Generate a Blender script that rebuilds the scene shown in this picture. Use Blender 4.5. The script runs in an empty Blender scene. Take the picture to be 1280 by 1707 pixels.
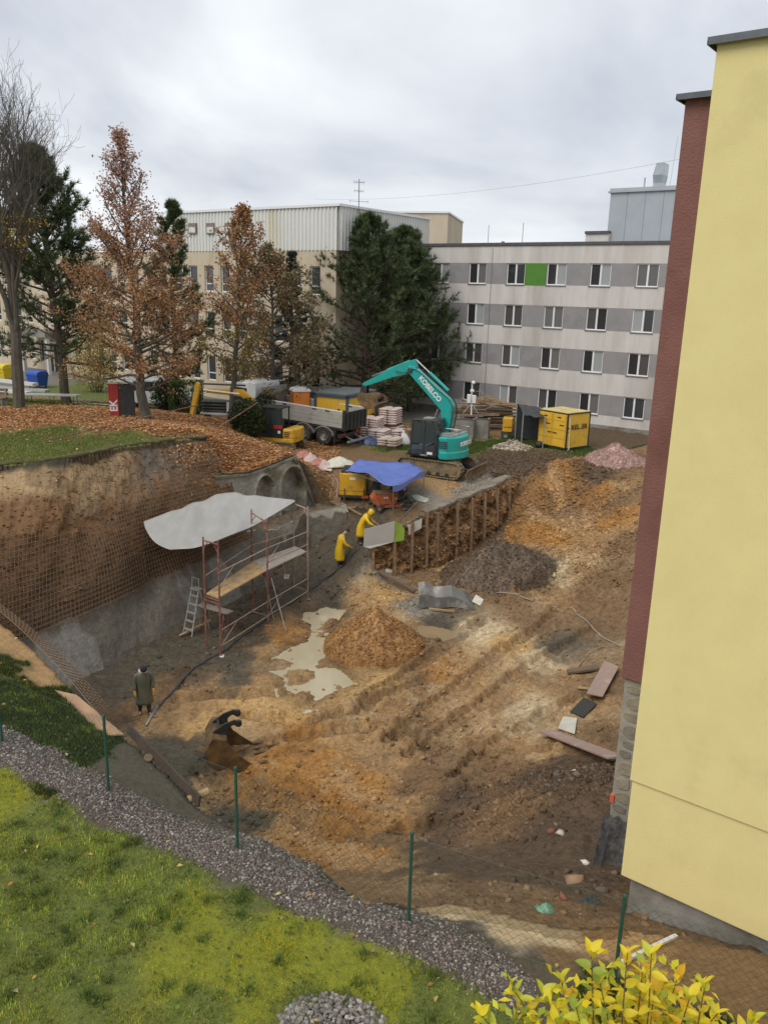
import bpy, math, random
import numpy as np
from mathutils import Vector, Matrix
R = math.radians
SC = bpy.context.scene
COL = SC.collection
random.seed(7)
RNG = np.random.default_rng(7)

# ------------------------------------------------------------------ camera
FPX, CXP, CYP = 1363.0, 640.0, 853.5
PITCH, ROLL = R(15.18), R(-1.53)
CAM = np.array([0, 0, 8.8])
_fw = np.array([0, math.cos(PITCH), -math.sin(PITCH)])
_ri = np.array([1.0, 0, 0])
_dn = np.cross(_fw, _ri)
RI = _ri * math.cos(ROLL) + _dn * math.sin(ROLL)
DN = -_ri * math.sin(ROLL) + _dn * math.cos(ROLL)
cam = bpy.data.cameras.new('camera')
cam.sensor_fit = 'VERTICAL'; cam.sensor_height = 36.0; cam.lens = FPX / 1707 * 36
cam.clip_start = 0.1; cam.clip_end = 3000
cam_o = bpy.data.objects.new('camera', cam); COL.objects.link(cam_o)
M = Matrix.Identity(4)
for i in range(3):
    M[i][0] = RI[i]; M[i][1] = -DN[i]; M[i][2] = -_fw[i]; M[i][3] = CAM[i]
cam_o.matrix_world = M
SC.camera = cam_o

# ------------------------------------------------------------------ sky and sun (overcast)
SUN_EL, SUN_AZ = 50.0, 222.0            # azimuth clockwise from +Y: behind the camera, to the left
w = bpy.data.worlds.new('World'); SC.world = w; w.use_nodes = True
nt = w.node_tree; nt.nodes.clear()
def N(t, **kw):
    n = nt.nodes.new(t)
    for k, v in kw.items(): setattr(n, k, v)
    return n
out = N('ShaderNodeOutputWorld'); bg = N('ShaderNodeBackground'); bg.inputs[1].default_value = 0.1
sky = N('ShaderNodeTexSky', sky_type='NISHITA'); sky.sun_disc = False
sky.sun_elevation = R(SUN_EL); sky.sun_rotation = R(SUN_AZ); sky.air_density = 1.0; sky.dust_density = 2.0
tc = N('ShaderNodeTexCoord'); sep = N('ShaderNodeSeparateXYZ'); nt.links.new(tc.outputs['Generated'], sep.inputs[0])
az_ = N('ShaderNodeMath', operation='ABSOLUTE'); nt.links.new(sep.outputs['Z'], az_.inputs[0])
zz = N('ShaderNodeMath', operation='ADD'); zz.inputs[1].default_value = 0.4; nt.links.new(az_.outputs[0], zz.inputs[0])
dx = N('ShaderNodeMath', operation='DIVIDE'); nt.links.new(sep.outputs['X'], dx.inputs[0]); nt.links.new(zz.outputs[0], dx.inputs[1])
dy = N('ShaderNodeMath', operation='DIVIDE'); nt.links.new(sep.outputs['Y'], dy.inputs[0]); nt.links.new(zz.outputs[0], dy.inputs[1])
cmb = N('ShaderNodeCombineXYZ'); nt.links.new(dx.outputs[0], cmb.inputs[0]); nt.links.new(dy.outputs[0], cmb.inputs[1])
n1 = N('ShaderNodeTexNoise'); n1.inputs['Scale'].default_value = 1.25; n1.inputs['Detail'].default_value = 6; n1.inputs['Roughness'].default_value = 0.5; n1.inputs['Distortion'].default_value = 0.35
nt.links.new(cmb.outputs[0], n1.inputs['Vector'])
cr = N('ShaderNodeValToRGB')
cr.color_ramp.elements[0].position = 0.36; cr.color_ramp.elements[0].color = (3.2, 3.4, 3.85, 1)
cr.color_ramp.elements[1].position = 0.64; cr.color_ramp.elements[1].color = (5.9, 6.05, 6.15, 1)
e = cr.color_ramp.elements.new(0.5); e.color = (4.5, 4.7, 5.0, 1)
nt.links.new(n1.outputs['Fac'], cr.inputs[0])
mx = N('ShaderNodeMix', data_type='RGBA'); mx.inputs[0].default_value = 0.96
nt.links.new(sky.outputs[0], mx.inputs[6]); nt.links.new(cr.outputs[0], mx.inputs[7])
nt.links.new(mx.outputs[2], bg.inputs[0]); nt.links.new(bg.outputs[0], out.inputs[0])
sl = bpy.data.lights.new('sun', 'SUN'); sl.energy = 1.05; sl.angle = R(40); sl.color = (1.0, 0.965, 0.91)
so = bpy.data.objects.new('sun', sl); COL.objects.link(so)
sd = Vector((math.sin(R(SUN_AZ)) * math.cos(R(SUN_EL)), math.cos(R(SUN_AZ)) * math.cos(R(SUN_EL)), math.sin(R(SUN_EL))))
so.rotation_euler = sd.to_track_quat('Z', 'Y').to_euler(); so.location = (-20, -20, 40)
SC.view_settings.view_transform = 'Standard'; SC.view_settings.look = 'None'
SC.view_settings.exposure = 0.84; SC.view_settings.gamma = 1.0; SC.view_settings.use_curve_mapping = False

# ------------------------------------------------------------------ pixel helpers (photo pixel -> place in the world)
def ray(px, py): return RI * (px - CXP) / FPX + DN * (py - CYP) / FPX + _fw
def P(px, py, z=0.0):
    d = ray(px, py); return CAM + d * (z - CAM[2]) / d[2]
def YD(px, py, y):
    d = ray(px, py); return CAM + d * y / d[1]
def PL(px, py, p, h):                      # ray meets the vertical plane through p along h
    d = ray(px, py); n = np.array([-h[1], h[0]])
    t = (n @ (np.asarray(p)[:2] - CAM[:2])) / (n @ d[:2]); return CAM + d * t

# ------------------------------------------------------------------ numpy noise
def _hash(ix, iy, s):
    h = (ix.astype(np.int64) * 374761393 + iy.astype(np.int64) * 668265263 + s * 1442695041) & 0xffffffff
    h = ((h ^ (h >> 13)) * 1274126177) & 0xffffffff
    return ((h ^ (h >> 16)) & 0xffff) / 65535.0
def vnoise(x, y, s=0):
    ix = np.floor(x); iy = np.floor(y); fx = x - ix; fy = y - iy
    fx = fx * fx * fx * (fx * (fx * 6 - 15) + 10); fy = fy * fy * fy * (fy * (fy * 6 - 15) + 10)
    a = _hash(ix, iy, s); b = _hash(ix + 1, iy, s); c = _hash(ix, iy + 1, s); d = _hash(ix + 1, iy + 1, s)
    return (a + (b - a) * fx) * (1 - fy) + (c + (d - c) * fx) * fy - 0.5
def fbm(x, y, o=4, s=0, rough=0.5):
    r = 0; a = 1.0; f = 1.0
    for k in range(o):
        r = r + a * vnoise(x * f + 17.3 * k, y * f - 9.1 * k, s + k); a *= rough; f *= 2.03
    return r
def sstep(a, b, x):
    t = np.clip((x - a) / (b - a), 0, 1); return t * t * (3 - 2 * t)

# ------------------------------------------------------------------ materials
MATS = {}
def pm(name, c1, c2=None, ns=3.0, rough=0.7, rough2=None, bump=0.15, bs=18.0, metal=0.0, dirt=None, da=0.0, ds=2.0, spec=0.5, coat=0.0, stretch=None, detail=5):
    """principled material: two colours mixed by noise, dirt patches on top, fine bump"""
    m = bpy.data.materials.new(name); m.use_nodes = True; t = m.node_tree; b = t.nodes['Principled BSDF']
    L = t.links.new
    co = t.nodes.new('ShaderNodeTexCoord'); mp = t.nodes.new('ShaderNodeMapping'); L(co.outputs['Object'], mp.inputs[0])
    if stretch: mp.inputs['Scale'].default_value = stretch
    c2 = c2 or tuple(c * 0.8 for c in c1)
    n = t.nodes.new('ShaderNodeTexNoise'); n.inputs['Scale'].default_value = ns; n.inputs['Detail'].default_value = detail; n.inputs['Roughness'].default_value = 0.6
    L(mp.outputs[0], n.inputs['Vector'])
    rp = t.nodes.new('ShaderNodeValToRGB'); rp.color_ramp.elements[0].position = 0.35; rp.color_ramp.elements[1].position = 0.65
    rp.color_ramp.elements[0].color = (*c1, 1); rp.color_ramp.elements[1].color = (*c2, 1); L(n.outputs['Fac'], rp.inputs[0])
    colout = rp.outputs[0]
    if dirt:
        n2 = t.nodes.new('ShaderNodeTexNoise'); n2.inputs['Scale'].default_value = ds; n2.inputs['Detail'].default_value = 8; n2.inputs['Roughness'].default_value = 0.65
        L(mp.outputs[0], n2.inputs['Vector'])
        r2 = t.nodes.new('ShaderNodeValToRGB'); r2.color_ramp.elements[0].position = max(0.02, 0.62 - da * 0.45); r2.color_ramp.elements[1].position = 0.78 - da * 0.25
        r2.color_ramp.elements[0].color = (0, 0, 0, 1); r2.color_ramp.elements[1].color = (1, 1, 1, 1); L(n2.outputs['Fac'], r2.inputs[0])
        mxx = t.nodes.new('ShaderNodeMix'); mxx.data_type = 'RGBA'; L(r2.outputs[0], mxx.inputs[0]); L(colout, mxx.inputs[6]); mxx.inputs[7].default_value = (*dirt, 1)
        colout = mxx.outputs[2]
    L(colout, b.inputs['Base Color'])
    b.inputs['Roughness'].default_value = rough; b.inputs['Metallic'].default_value = metal; b.inputs['Specular IOR Level'].default_value = spec
    if rough2 is not None:
        mr = t.nodes.new('ShaderNodeMapRange'); L(n.outputs['Fac'], mr.inputs[0]); mr.inputs[1].default_value = .3; mr.inputs[2].default_value = .7
        mr.inputs[3].default_value = rough; mr.inputs[4].default_value = rough2; L(mr.outputs[0], b.inputs['Roughness'])
    if coat: b.inputs['Coat Weight'].default_value = coat
    if bump:
        n3 = t.nodes.new('ShaderNodeTexNoise'); n3.inputs['Scale'].default_value = bs; n3.inputs['Detail'].default_value = 6; L(mp.outputs[0], n3.inputs['Vector'])
        bp = t.nodes.new('ShaderNodeBump'); bp.inputs['Strength'].default_value = bump; bp.inputs['Distance'].default_value = 0.03
        L(n3.outputs['Fac'], bp.inputs['Height']); L(bp.outputs[0], b.inputs['Normal'])
    MATS[name] = m; return m
def attr_mat(name, rough=0.9, wet=False, bump=0.6, bs=(2.5, 14.0, 55.0), trans=0.0, spec=0.3, vary=0.35, vs=9.0):
    """colour comes from the mesh's own 'Col' attribute, broken up by noise"""
    m = bpy.data.materials.new(name); m.use_nodes = True; t = m.node_tree; b = t.nodes['Principled BSDF']; L = t.links.new
    at = t.nodes.new('ShaderNodeAttribute'); at.attribute_name = 'Col'
    c = at.outputs['Color']
    geo = t.nodes.new('ShaderNodeNewGeometry')
    if vary:
        n = t.nodes.new('ShaderNodeTexNoise'); n.inputs['Scale'].default_value = vs; n.inputs['Detail'].default_value = 9; n.inputs['Roughness'].default_value = 0.7
        L(geo.outputs['Position'], n.inputs['Vector'])
        mr = t.nodes.new('ShaderNodeMapRange'); mr.inputs[1].default_value = .25; mr.inputs[2].default_value = .75; mr.inputs[3].default_value = 1 - vary; mr.inputs[4].default_value = 1 + vary
        n_b = t.nodes.new('ShaderNodeTexNoise'); n_b.inputs['Scale'].default_value = vs * 4.5; n_b.inputs['Detail'].default_value = 4; L(geo.outputs['Position'], n_b.inputs['Vector'])
        av = t.nodes.new('ShaderNodeMath'); av.operation = 'MULTIPLY_ADD'; av.inputs[1].default_value = .55; L(n_b.outputs['Fac'], av.inputs[0]); hv = t.nodes.new('ShaderNodeMath'); hv.operation = 'MULTIPLY_ADD'; hv.inputs[1].default_value = 1.0; hv.inputs[2].default_value = -.275; L(n.outputs['Fac'], hv.inputs[0]); L(hv.outputs[0], av.inputs[2]); L(av.outputs[0], mr.inputs[0])
        mu = t.nodes.new('ShaderNodeVectorMath'); mu.operation = 'SCALE'; L(c, mu.inputs[0]); L(mr.outputs[0], mu.inputs['Scale']); c = mu.outputs[0]
    L(c, b.inputs['Base Color']); b.inputs['Roughness'].default_value = rough; b.inputs['Specular IOR Level'].default_value = spec
    if wet:
        mr2 = t.nodes.new('ShaderNodeMapRange'); mr2.inputs[3].default_value = rough; mr2.inputs[4].default_value = 0.32; L(at.outputs['Alpha'], mr2.inputs[0])
        n5 = t.nodes.new('ShaderNodeTexNoise'); n5.inputs['Scale'].default_value = 3.0; n5.inputs['Detail'].default_value = 6; L(geo.outputs['Position'], n5.inputs['Vector'])
        ad = t.nodes.new('ShaderNodeMath'); ad.operation = 'MULTIPLY_ADD'; ad.inputs[1].default_value = 0.5; ad.inputs[2].default_value = -0.25; L(n5.outputs['Fac'], ad.inputs[0])
        a2 = t.nodes.new('ShaderNodeMath'); a2.operation = 'ADD'; a2.use_clamp = True; L(mr2.outputs[0], a2.inputs[0]); L(ad.outputs[0], a2.inputs[1]); L(a2.outputs[0], b.inputs['Roughness'])
    if bump:
        prev = None
        for k, s in enumerate(bs):
            n3 = t.nodes.new('ShaderNodeTexNoise'); n3.inputs['Scale'].default_value = s; n3.inputs['Detail'].default_value = 4; L(geo.outputs['Position'], n3.inputs['Vector'])
            bp = t.nodes.new('ShaderNodeBump'); bp.inputs['Strength'].default_value = bump; bp.inputs['Distance'].default_value = (0.12, 0.04, 0.015)[k % 3]
            L(n3.outputs['Fac'], bp.inputs['Height'])
            if prev: L(prev.outputs[0], bp.inputs['Normal'])
            prev = bp
        L(prev.outputs[0], b.inputs['Normal'])
    if trans:
        o = t.nodes['Material Output']; tr = t.nodes.new('ShaderNodeBsdfTranslucent'); L(c, tr.inputs[0]); ms = t.nodes.new('ShaderNodeMixShader'); ms.inputs[0].default_value = trans
        L(b.outputs[0], ms.inputs[1]); L(tr.outputs[0], ms.inputs[2]); L(ms.outputs[0], o.inputs[0])
    MATS[name] = m; return m
def glass_mat(name, col, rough=0.06):
    m = bpy.data.materials.new(name); m.use_nodes = True; b = m.node_tree.nodes['Principled BSDF']
    b.inputs['Base Color'].default_value = (*col, 1); b.inputs['Roughness'].default_value = rough; b.inputs['Specular IOR Level'].default_value = 0.8
    MATS[name] = m; return m

# ------------------------------------------------------------------ mesh helpers
class MB:
    def __init__(s): s.v = []; s.f = []
    def add(s, vs, fs):
        o = len(s.v); s.v += [tuple(map(float, p)) for p in vs]; s.f += [tuple(o + i for i in q) for q in fs]; return s
    def bb(s, x0, x1, y0, y1, z0, z1):
        return s.add([(x0,y0,z0),(x1,y0,z0),(x1,y1,z0),(x0,y1,z0),(x0,y0,z1),(x1,y0,z1),(x1,y1,z1),(x0,y1,z1)],
                     [(0,3,2,1),(4,5,6,7),(0,1,5,4),(1,2,6,5),(2,3,7,6),(3,0,4,7)])
    def obox(s, c, sz, ax=None):            # oriented box; ax = 3 unit axes
        c = np.asarray(c, float); ax = np.eye(3) if ax is None else np.asarray(ax); h = np.asarray(sz) / 2
        vs = [c + ax[0]*i*h[0] + ax[1]*j*h[1] + ax[2]*k*h[2] for k in (-1,1) for i, j in ((-1,-1),(1,-1),(1,1),(-1,1))]
        return s.add(vs, [(0,3,2,1),(4,5,6,7),(0,1,5,4),(1,2,6,5),(2,3,7,6),(3,0,4,7)])
    def beam(s, a, b, wd, ht, up=(0,0,1)):
        a = np.asarray(a, float); b = np.asarray(b, float); d = b - a; L = np.linalg.norm(d); d = d / L
        u = np.asarray(up, float); sd = np.cross(d, u)
        if np.linalg.norm(sd) < 1e-4: sd = np.cross(d, (1, 0, 0))
        sd = sd / np.linalg.norm(sd); u = np.cross(sd, d)
        return s.obox((a + b) / 2, (L, wd, ht), (d, sd, u))
    def tube(s, pts, r, n=6, cap=True):
        pts = [np.asarray(p, float) for p in pts]; k = len(pts)
        rs = r if hasattr(r, '__len__') else [r] * k
        vs = []; prev = None
        for i in range(k):
            d = pts[min(i+1, k-1)] - pts[max(i-1, 0)]; d = d / (np.linalg.norm(d) + 1e-9)
            if prev is None:
                u = np.cross(d, (0, 0, 1)) if abs(d[2]) < .95 else np.cross(d, (1, 0, 0))
            else: u = prev - d * (prev @ d)
            u = u / (np.linalg.norm(u) + 1e-9); prev = u; w_ = np.cross(d, u)
            for j in range(n):
                a = 2 * math.pi * j / n; vs.append(pts[i] + rs[i] * (math.cos(a) * u + math.sin(a) * w_))
        fs = [(i*n+j, i*n+(j+1) % n, (i+1)*n+(j+1) % n, (i+1)*n+j) for i in range(k-1) for j in range(n)]
        if cap: fs += [tuple(range(n-1, -1, -1)), tuple((k-1)*n+j for j in range(n))]
        return s.add(vs, fs)
    def prism(s, poly, d0, d1, ax='y'):     # poly in the plane across ax
        n = len(poly)
        def mk(p, d): return {'y': (p[0], d, p[1]), 'x': (d, p[0], p[1]), 'z': (p[0], p[1], d)}[ax]
        vs = [mk(p, d0) for p in poly] + [mk(p, d1) for p in poly]
        return s.add(vs, [tuple(range(n-1, -1, -1)), tuple(range(n, 2*n))] + [(i, (i+1) % n, n+(i+1) % n, n+i) for i in range(n)])
    def disc(s, c, r, wd, ax='y', n=20):
        poly = [(c[0] + r*math.cos(2*math.pi*i/n), c[2] + r*math.sin(2*math.pi*i/n)) if ax == 'y' else (c[1] + r*math.cos(2*math.pi*i/n), c[2] + r*math.sin(2*math.pi*i/n)) for i in range(n)]
        k = c[1] if ax == 'y' else c[0]
        return s.prism(poly, k - wd/2, k + wd/2, ax)
    def lathe(s, prof, c=(0,0,0), n=16, ax='z'):
        vs = []; k = len(prof)
        for r, h in prof:
            for j in range(n):
                a = 2*math.pi*j/n
                p = (r*math.cos(a), r*math.sin(a), h) if ax == 'z' else (r*math.cos(a), h, r*math.sin(a))
                vs.append((p[0]+c[0], p[1]+c[1], p[2]+c[2]))
        return s.add(vs, [(i*n+j, i*n+(j+1) % n, (i+1)*n+(j+1) % n, (i+1)*n+j) for i in range(k-1) for j in range(n)])
    def loft(s, rings, cap=True):           # rings: equal-length closed loops
        n = len(rings[0]); vs = [p for r_ in rings for p in r_]
        fs = [(i*n+j, i*n+(j+1) % n, (i+1)*n+(j+1) % n, (i+1)*n+j) for i in range(len(rings)-1) for j in range(n)]
        if cap: fs += [tuple(range(n-1, -1, -1)), tuple((len(rings)-1)*n+j for j in range(n))]
        return s.add(vs, fs)
    def grid(s, g):                          # g[i][j] points
        a, b = len(g), len(g[0]); vs = [p for r_ in g for p in r_]
        return s.add(vs, [(i*b+j, (i+1)*b+j, (i+1)*b+j+1, i*b+j+1) for i in range(a-1) for j in range(b-1)])
    def build(s, name, m, parent=None, bevel=0, smooth=False, seg=2, solid=0):
        me = bpy.data.meshes.new(name); me.from_pydata(s.v, [], s.f); me.update()
        if m: me.materials.append(MATS[m] if isinstance(m, str) else m)
        return link(name, me, parent, bevel, smooth, seg, solid)
def link(name, me, parent=None, bevel=0, smooth=False, seg=2, solid=0):
    o = bpy.data.objects.new(name, me); COL.objects.link(o)
    if parent is not None: o.parent = parent
    if solid:
        so_ = o.modifiers.new('solid', 'SOLIDIFY'); so_.thickness = solid; so_.offset = 0
    if bevel:
        b = o.modifiers.new('bevel', 'BEVEL'); b.width = bevel; b.segments = seg; b.limit_method = 'ANGLE'; b.angle_limit = R(35)
    if smooth:
        me.polygons.foreach_set('use_smooth', np.ones(len(me.polygons), dtype=bool))
    return o
def mesh_np(name, v, f, m, parent=None, col=None, smooth=False):
    me = bpy.data.meshes.new(name); v = np.asarray(v, np.float32); f = np.asarray(f, np.int32); k = f.shape[1]
    me.vertices.add(len(v)); me.vertices.foreach_set('co', v.ravel())
    me.loops.add(f.size); me.loops.foreach_set('vertex_index', f.ravel())
    me.polygons.add(len(f)); me.polygons.foreach_set('loop_start', np.arange(0, f.size, k, dtype=np.int32))
    if smooth: me.polygons.foreach_set('use_smooth', np.ones(len(f), dtype=bool))
    me.update(calc_edges=True); me.validate()
    if col is not None:
        a = me.color_attributes.new('Col', 'FLOAT_COLOR', 'POINT'); c = np.ones((len(v), 4), np.float32); c[:, :col.shape[1]] = col; a.data.foreach_set('color', c.ravel())
    me.materials.append(MATS[m] if isinstance(m, str) else m)
    o = bpy.data.objects.new(name, me); COL.objects.link(o)
    if parent is not None: o.parent = parent
    return o
def tag(o, label, cat, group=None, kind=None):
    if label: o['label'] = label
    if cat: o['category'] = cat
    if group: o['group'] = group
    if kind: o['kind'] = kind
    return o
def thing(name, loc, rz, label, cat, group=None):
    o = bpy.data.objects.new(name, None); COL.objects.link(o); o.empty_display_size = 0.2
    o.location = tuple(map(float, loc)); o.rotation_euler = (0, 0, rz); return tag(o, label, cat, group)
def struct(o): o['kind'] = 'structure'; return o
def lettering(txt, size, m, parent, mat4, depth=0.006, bold=0.0, name='lettering', sx=1.0):
    cu = bpy.data.curves.new('t', 'FONT'); cu.body = txt; cu.size = size; cu.extrude = depth; cu.align_x = 'CENTER'; cu.align_y = 'CENTER'; cu.offset = bold
    to = bpy.data.objects.new('t', cu); COL.objects.link(to)
    dg = bpy.context.evaluated_depsgraph_get(); me = bpy.data.meshes.new_from_object(to.evaluated_get(dg)); bpy.data.objects.remove(to)
    me.name = name; me.materials.clear(); me.materials.append(MATS[m])
    for v in me.vertices: v.co.x *= sx
    o = bpy.data.objects.new(name, me); COL.objects.link(o); o.parent = parent; o.matrix_local = mat4; return o
def frame4(o, x, y):                         # matrix with origin o, text along x, up y
    x = Vector(x).normalized(); y = Vector(y); y = (y - x * y.dot(x)).normalized(); z = x.cross(y)
    m = Matrix.Identity(4)
    for i in range(3): m[i][0] = x[i]; m[i][1] = y[i]; m[i][2] = z[i]; m[i][3] = o[i]
    return m
def spline(pts, n=8):
    pts = [np.asarray(p, float) for p in pts]; q = [2*pts[0]-pts[1]] + pts + [2*pts[-1]-pts[-2]]; r = []
    for i in range(1, len(q)-2):
        for k in range(n):
            t = k / n
            r.append(.5*((2*q[i]) + (-q[i-1]+q[i+1])*t + (2*q[i-1]-5*q[i]+4*q[i+1]-q[i+2])*t*t + (-q[i-1]+3*q[i]-3*q[i+1]+q[i+2])*t**3))
    r.append(pts[-1]); return r
# ------------------------------------------------------------------ terrain control
def rbf_fit(pts, smooth=0.02, c=0.6):
    p = np.array([q[:2] for q in pts]); z = np.array([q[2] for q in pts]); n = len(p)
    d = np.sqrt(((p[:, None] - p[None]) ** 2).sum(-1) + c * c)
    A = np.zeros((n + 3, n + 3)); A[:n, :n] = d - np.eye(n) * smooth; A[:n, n] = 1; A[:n, n+1:] = p; A[n, :n] = 1; A[n+1:, :n] = p.T
    wv = np.linalg.solve(A, np.concatenate([z, np.zeros(3)]))
    def ev(x, y):
        r = wv[n] + wv[n+1] * x + wv[n+2] * y
        for i in range(n): r = r + wv[i] * np.sqrt((x - p[i, 0]) ** 2 + (y - p[i, 1]) ** 2 + c * c)
        return r
    return ev
def PW3(l): return [tuple(P(a, b, z)) for a, b, z in l]
def pdist(x, y, poly):                      # distance to open polyline, and arclength of the nearest point
    best = np.full(x.shape, 1e9); arc = np.zeros(x.shape); s0 = 0.0
    for (ax, ay), (bx, by) in zip(poly[:-1], poly[1:]):
        ex, ey = bx - ax, by - ay; L2 = ex*ex + ey*ey; L = math.sqrt(L2)
        t = np.clip(((x - ax)*ex + (y - ay)*ey) / L2, 0, 1)
        d = np.hypot(x - ax - t*ex, y - ay - t*ey); m = d < best
        best = np.where(m, d, best); arc = np.where(m, s0 + t*L, arc); s0 += L
    return best, arc
def inpoly(x, y, poly):
    r = np.zeros(x.shape, bool); n = len(poly); j = n - 1
    for i in range(n):
        xi, yi = poly[i]; xj, yj = poly[j]
        c = ((yi > y) != (yj > y)) & (x < (xj - xi) * (y - yi) / (yj - yi + 1e-12) + xi); r ^= c; j = i
    return r

LB = PW3([(130,1140,-4.2),(200,1100,-4.1),(330,1030,-3.9),(440,966,-3.65),(520,910,-3.2),(588,872,-2.2)])   # foot of the left wall
_d = np.array(LB[0]) - np.array(LB[2]); _d /= np.linalg.norm(_d)
LB0 = tuple(np.array(LB[0]) + _d * 7.0)
PILES = [(617,915,-2.15,943),(652,882,-1.3,950),(676,875,-1.2,948),(705,858,-.95,940),(721,852,-.85,942),(753,838,-.7,927),(777,829,-.62,916),(800,820,-.55,898),(820,813,-.5,885),(840,800,-.42,858),(860,793,-.35,828)]
PT = [P(a, b, z) for a, b, z, c in PILES]                        # pile tops
PB = [YD(PILES[i][0], PILES[i][3], PT[i][1])[2] for i in range(len(PILES))]   # ground level at the pile feet
NE = PW3([(-120,950,1.2),(0,1035,.8),(60,1085,.7),(120,1150,.7),(172,1200,.7),(210,1232,.75),(330,1342,.95),(400,1385,1.1),(500,1428,1.2),(600,1466,1.2),(680,1497,1.1),(760,1502,.9),(850,1530,.85),(960,1552,.8),(1012,1545,.7)])
RAMP = PW3([(588,872,-2.2)])[0]
END = np.array([9.2, 43.6])
UP_EDGE = [tuple(PT[i][:2]) for i in range(len(PT))]
PIT = [LB0[:2]] + [p[:2] for p in LB] + UP_EDGE + [tuple(END), (16, 49.5), (40, 66), (40, 5), (6.5, 8)] + [p[:2] for p in NE[::-1]]
OPEN1 = [LB[-1][:2], UP_EDGE[0]]
OPEN2 = [UP_EDGE[-1], tuple(END), (16, 49.5), (40, 66)]
OPEN3 = [p[:2] for p in NE[9:]]

pit_c = PW3([(130,1140,-4.2),(200,1100,-4.1),(330,1030,-3.9),(440,966,-3.65),(520,910,-3.2),(588,872,-2.2),
  (240,1187,-4.2),(180,1190,-4.25),(300,1130,-4.1),(400,1080,-3.95),(480,1020,-3.75),(565,942,-3.2),(600,915,-2.55),(606,895,-2.15),
  (520,1100,-4.05),(470,1110,-4.05),(560,1020,-3.85),(620,1100,-3.95),(640,970,-3.5),(700,985,-3.5),(745,1010,-3.55),(800,1010,-3.5),(900,1030,-3.4),(1000,1040,-3.0),
  (680,1120,-3.95),(780,1100,-3.8),(880,1100,-3.6),(960,1120,-3.3),(1010,1100,-2.9),
  (350,1260,-3.9),(430,1240,-3.9),(520,1180,-4.0),(520,1260,-3.9),(620,1200,-3.95),(720,1200,-3.85),(820,1200,-3.6),(900,1230,-3.2),(980,1210,-2.7),
  (360,1330,-3.9),(420,1330,-3.8),(440,1400,-3.6),(520,1340,-3.7),(600,1320,-3.7),(640,1400,-3.1),(690,1360,-3.2),(560,1430,-3.1),(760,1320,-3.1),(850,1320,-2.6),(940,1300,-2.0),(1000,1300,-1.6),
  (680,1440,-1.9),(760,1400,-2.1),(850,1400,-1.7),(930,1380,-1.2),(760,1460,-.5),(850,1465,-.35),(940,1450,-.5),(1000,1430,-.7),(990,1480,.0),(1030,1500,.2),
  (700,1480,.5),(760,1485,.5),(850,1500,.5),(950,1520,.6),(1010,1530,.6),
  (720,960,-3.3),(860,1000,-3.4),(940,970,-2.95),(960,930,-2.5),(1010,960,-2.2),(1040,900,-1.5),(1000,880,-1.75),(1050,850,-.9),(1060,800,-.3),(950,842,-1.8),(1000,838,-1.4),(960,812,-1.0),(1000,814,-.85),(920,812,-1.0),(900,785,-.2),(930,782,-.12),(1000,780,-.1),(1060,770,0),(885,818,-1.15),(900,848,-1.9),(862,872,-2.4),(900,920,-2.55)])
pit_c += [(PT[i][0], PT[i][1], PB[i]) for i in range(len(PT))]
pit_c += [(12, 46, 0), (16, 50, 0), (22, 52, 0), (30, 58, 0), (14, 38, -.2), (12, 30, -1.0), (10, 22, -1.5), (8, 16, -1.5)]
up_c = PW3([(-100,790,2.5),(0,775,2.5),(100,765,2.5),(200,745,2.5),(280,735,2.4),(345,728,2.3),(0,720,2.5),(120,700,2.45),(32,680,2.4),(150,680,2.3),(243,700,2.3),(320,696,1.95),(385,706,1.4),(400,740,1.6),(420,765,1.05),(450,748,1.15),(480,757,1.05),(400,775,1.0),
  (0,650,.9),(100,652,.8),(180,668,1.0),(220,680,1.4),(300,660,.5),(350,682,.6),(60,632,.8),(150,640,.8),
  (500,745,.15),(540,752,0),(600,760,-.05),(470,742,.35),(430,722,.8),(515,775,.15),(560,780,0),(640,775,-.1),(700,775,-.2),(760,805,-.4),(830,785,-.25),
  (560,803,-.6),(545,835,-1.35),(590,840,-1.2),(640,850,-1.05),(530,800,-.3),(540,815,-.8),(575,815,-.8),(600,815,-.8),(575,842,-1.3),(680,840,-.8),(690,815,-.55),(606,868,-1.7),
  (640,748,0),(700,720,0),(760,735,0),(850,740,0),(920,755,0),(1000,740,0),(1076,727,0),(975,712,0),(800,700,0),(740,680,0),(600,700,.1),(520,690,.2),(420,690,.5),(640,680,.1)])
up_c += [tuple(p) for p in PT] + [(tuple(LB[-1])[0], tuple(LB[-1])[1], -1.6)]
up_c += [(-30, 60, .9), (-20, 70, .8), (0, 75, 0), (20, 65, 0), (-34, 40, 2.4), (-26, 28, 2.5), (-18, 20, 2.2), (9.2, 43.6, -.3), (16, 49.5, 0)]
near_c = [p for p in NE] + PW3([(0,1110,1.0),(100,1170,.95),(172,1240,1.0),(250,1300,1.1),(182,1318,1.4),(396,1412,1.4),(681,1534,1.4),(1022,1650,1.3),(0,1250,1.5),(0,1400,1.55),(200,1450,1.5),(0,1700,1.6),(300,1700,1.55),(600,1700,1.5),(850,1640,1.4),(900,1700,1.4),(1100,1600,1.0),(1200,1640,1.1),(1280,1700,1.2),(500,1500,1.45),(760,1580,1.4)]) + [(-14, 12, 1.9), (-20, 16, 2.3), (0, 0, 1.6), (12, 2, 1.3), (-12, 0, 1.8)]
up_c += [(-6.35, 35.9, .72), (-5.4, 36.9, .75), (-4.5, 37.95, 1.05)]
f_pit, f_up, f_near = rbf_fit(pit_c), rbf_fit(up_c), rbf_fit(near_c)

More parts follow.
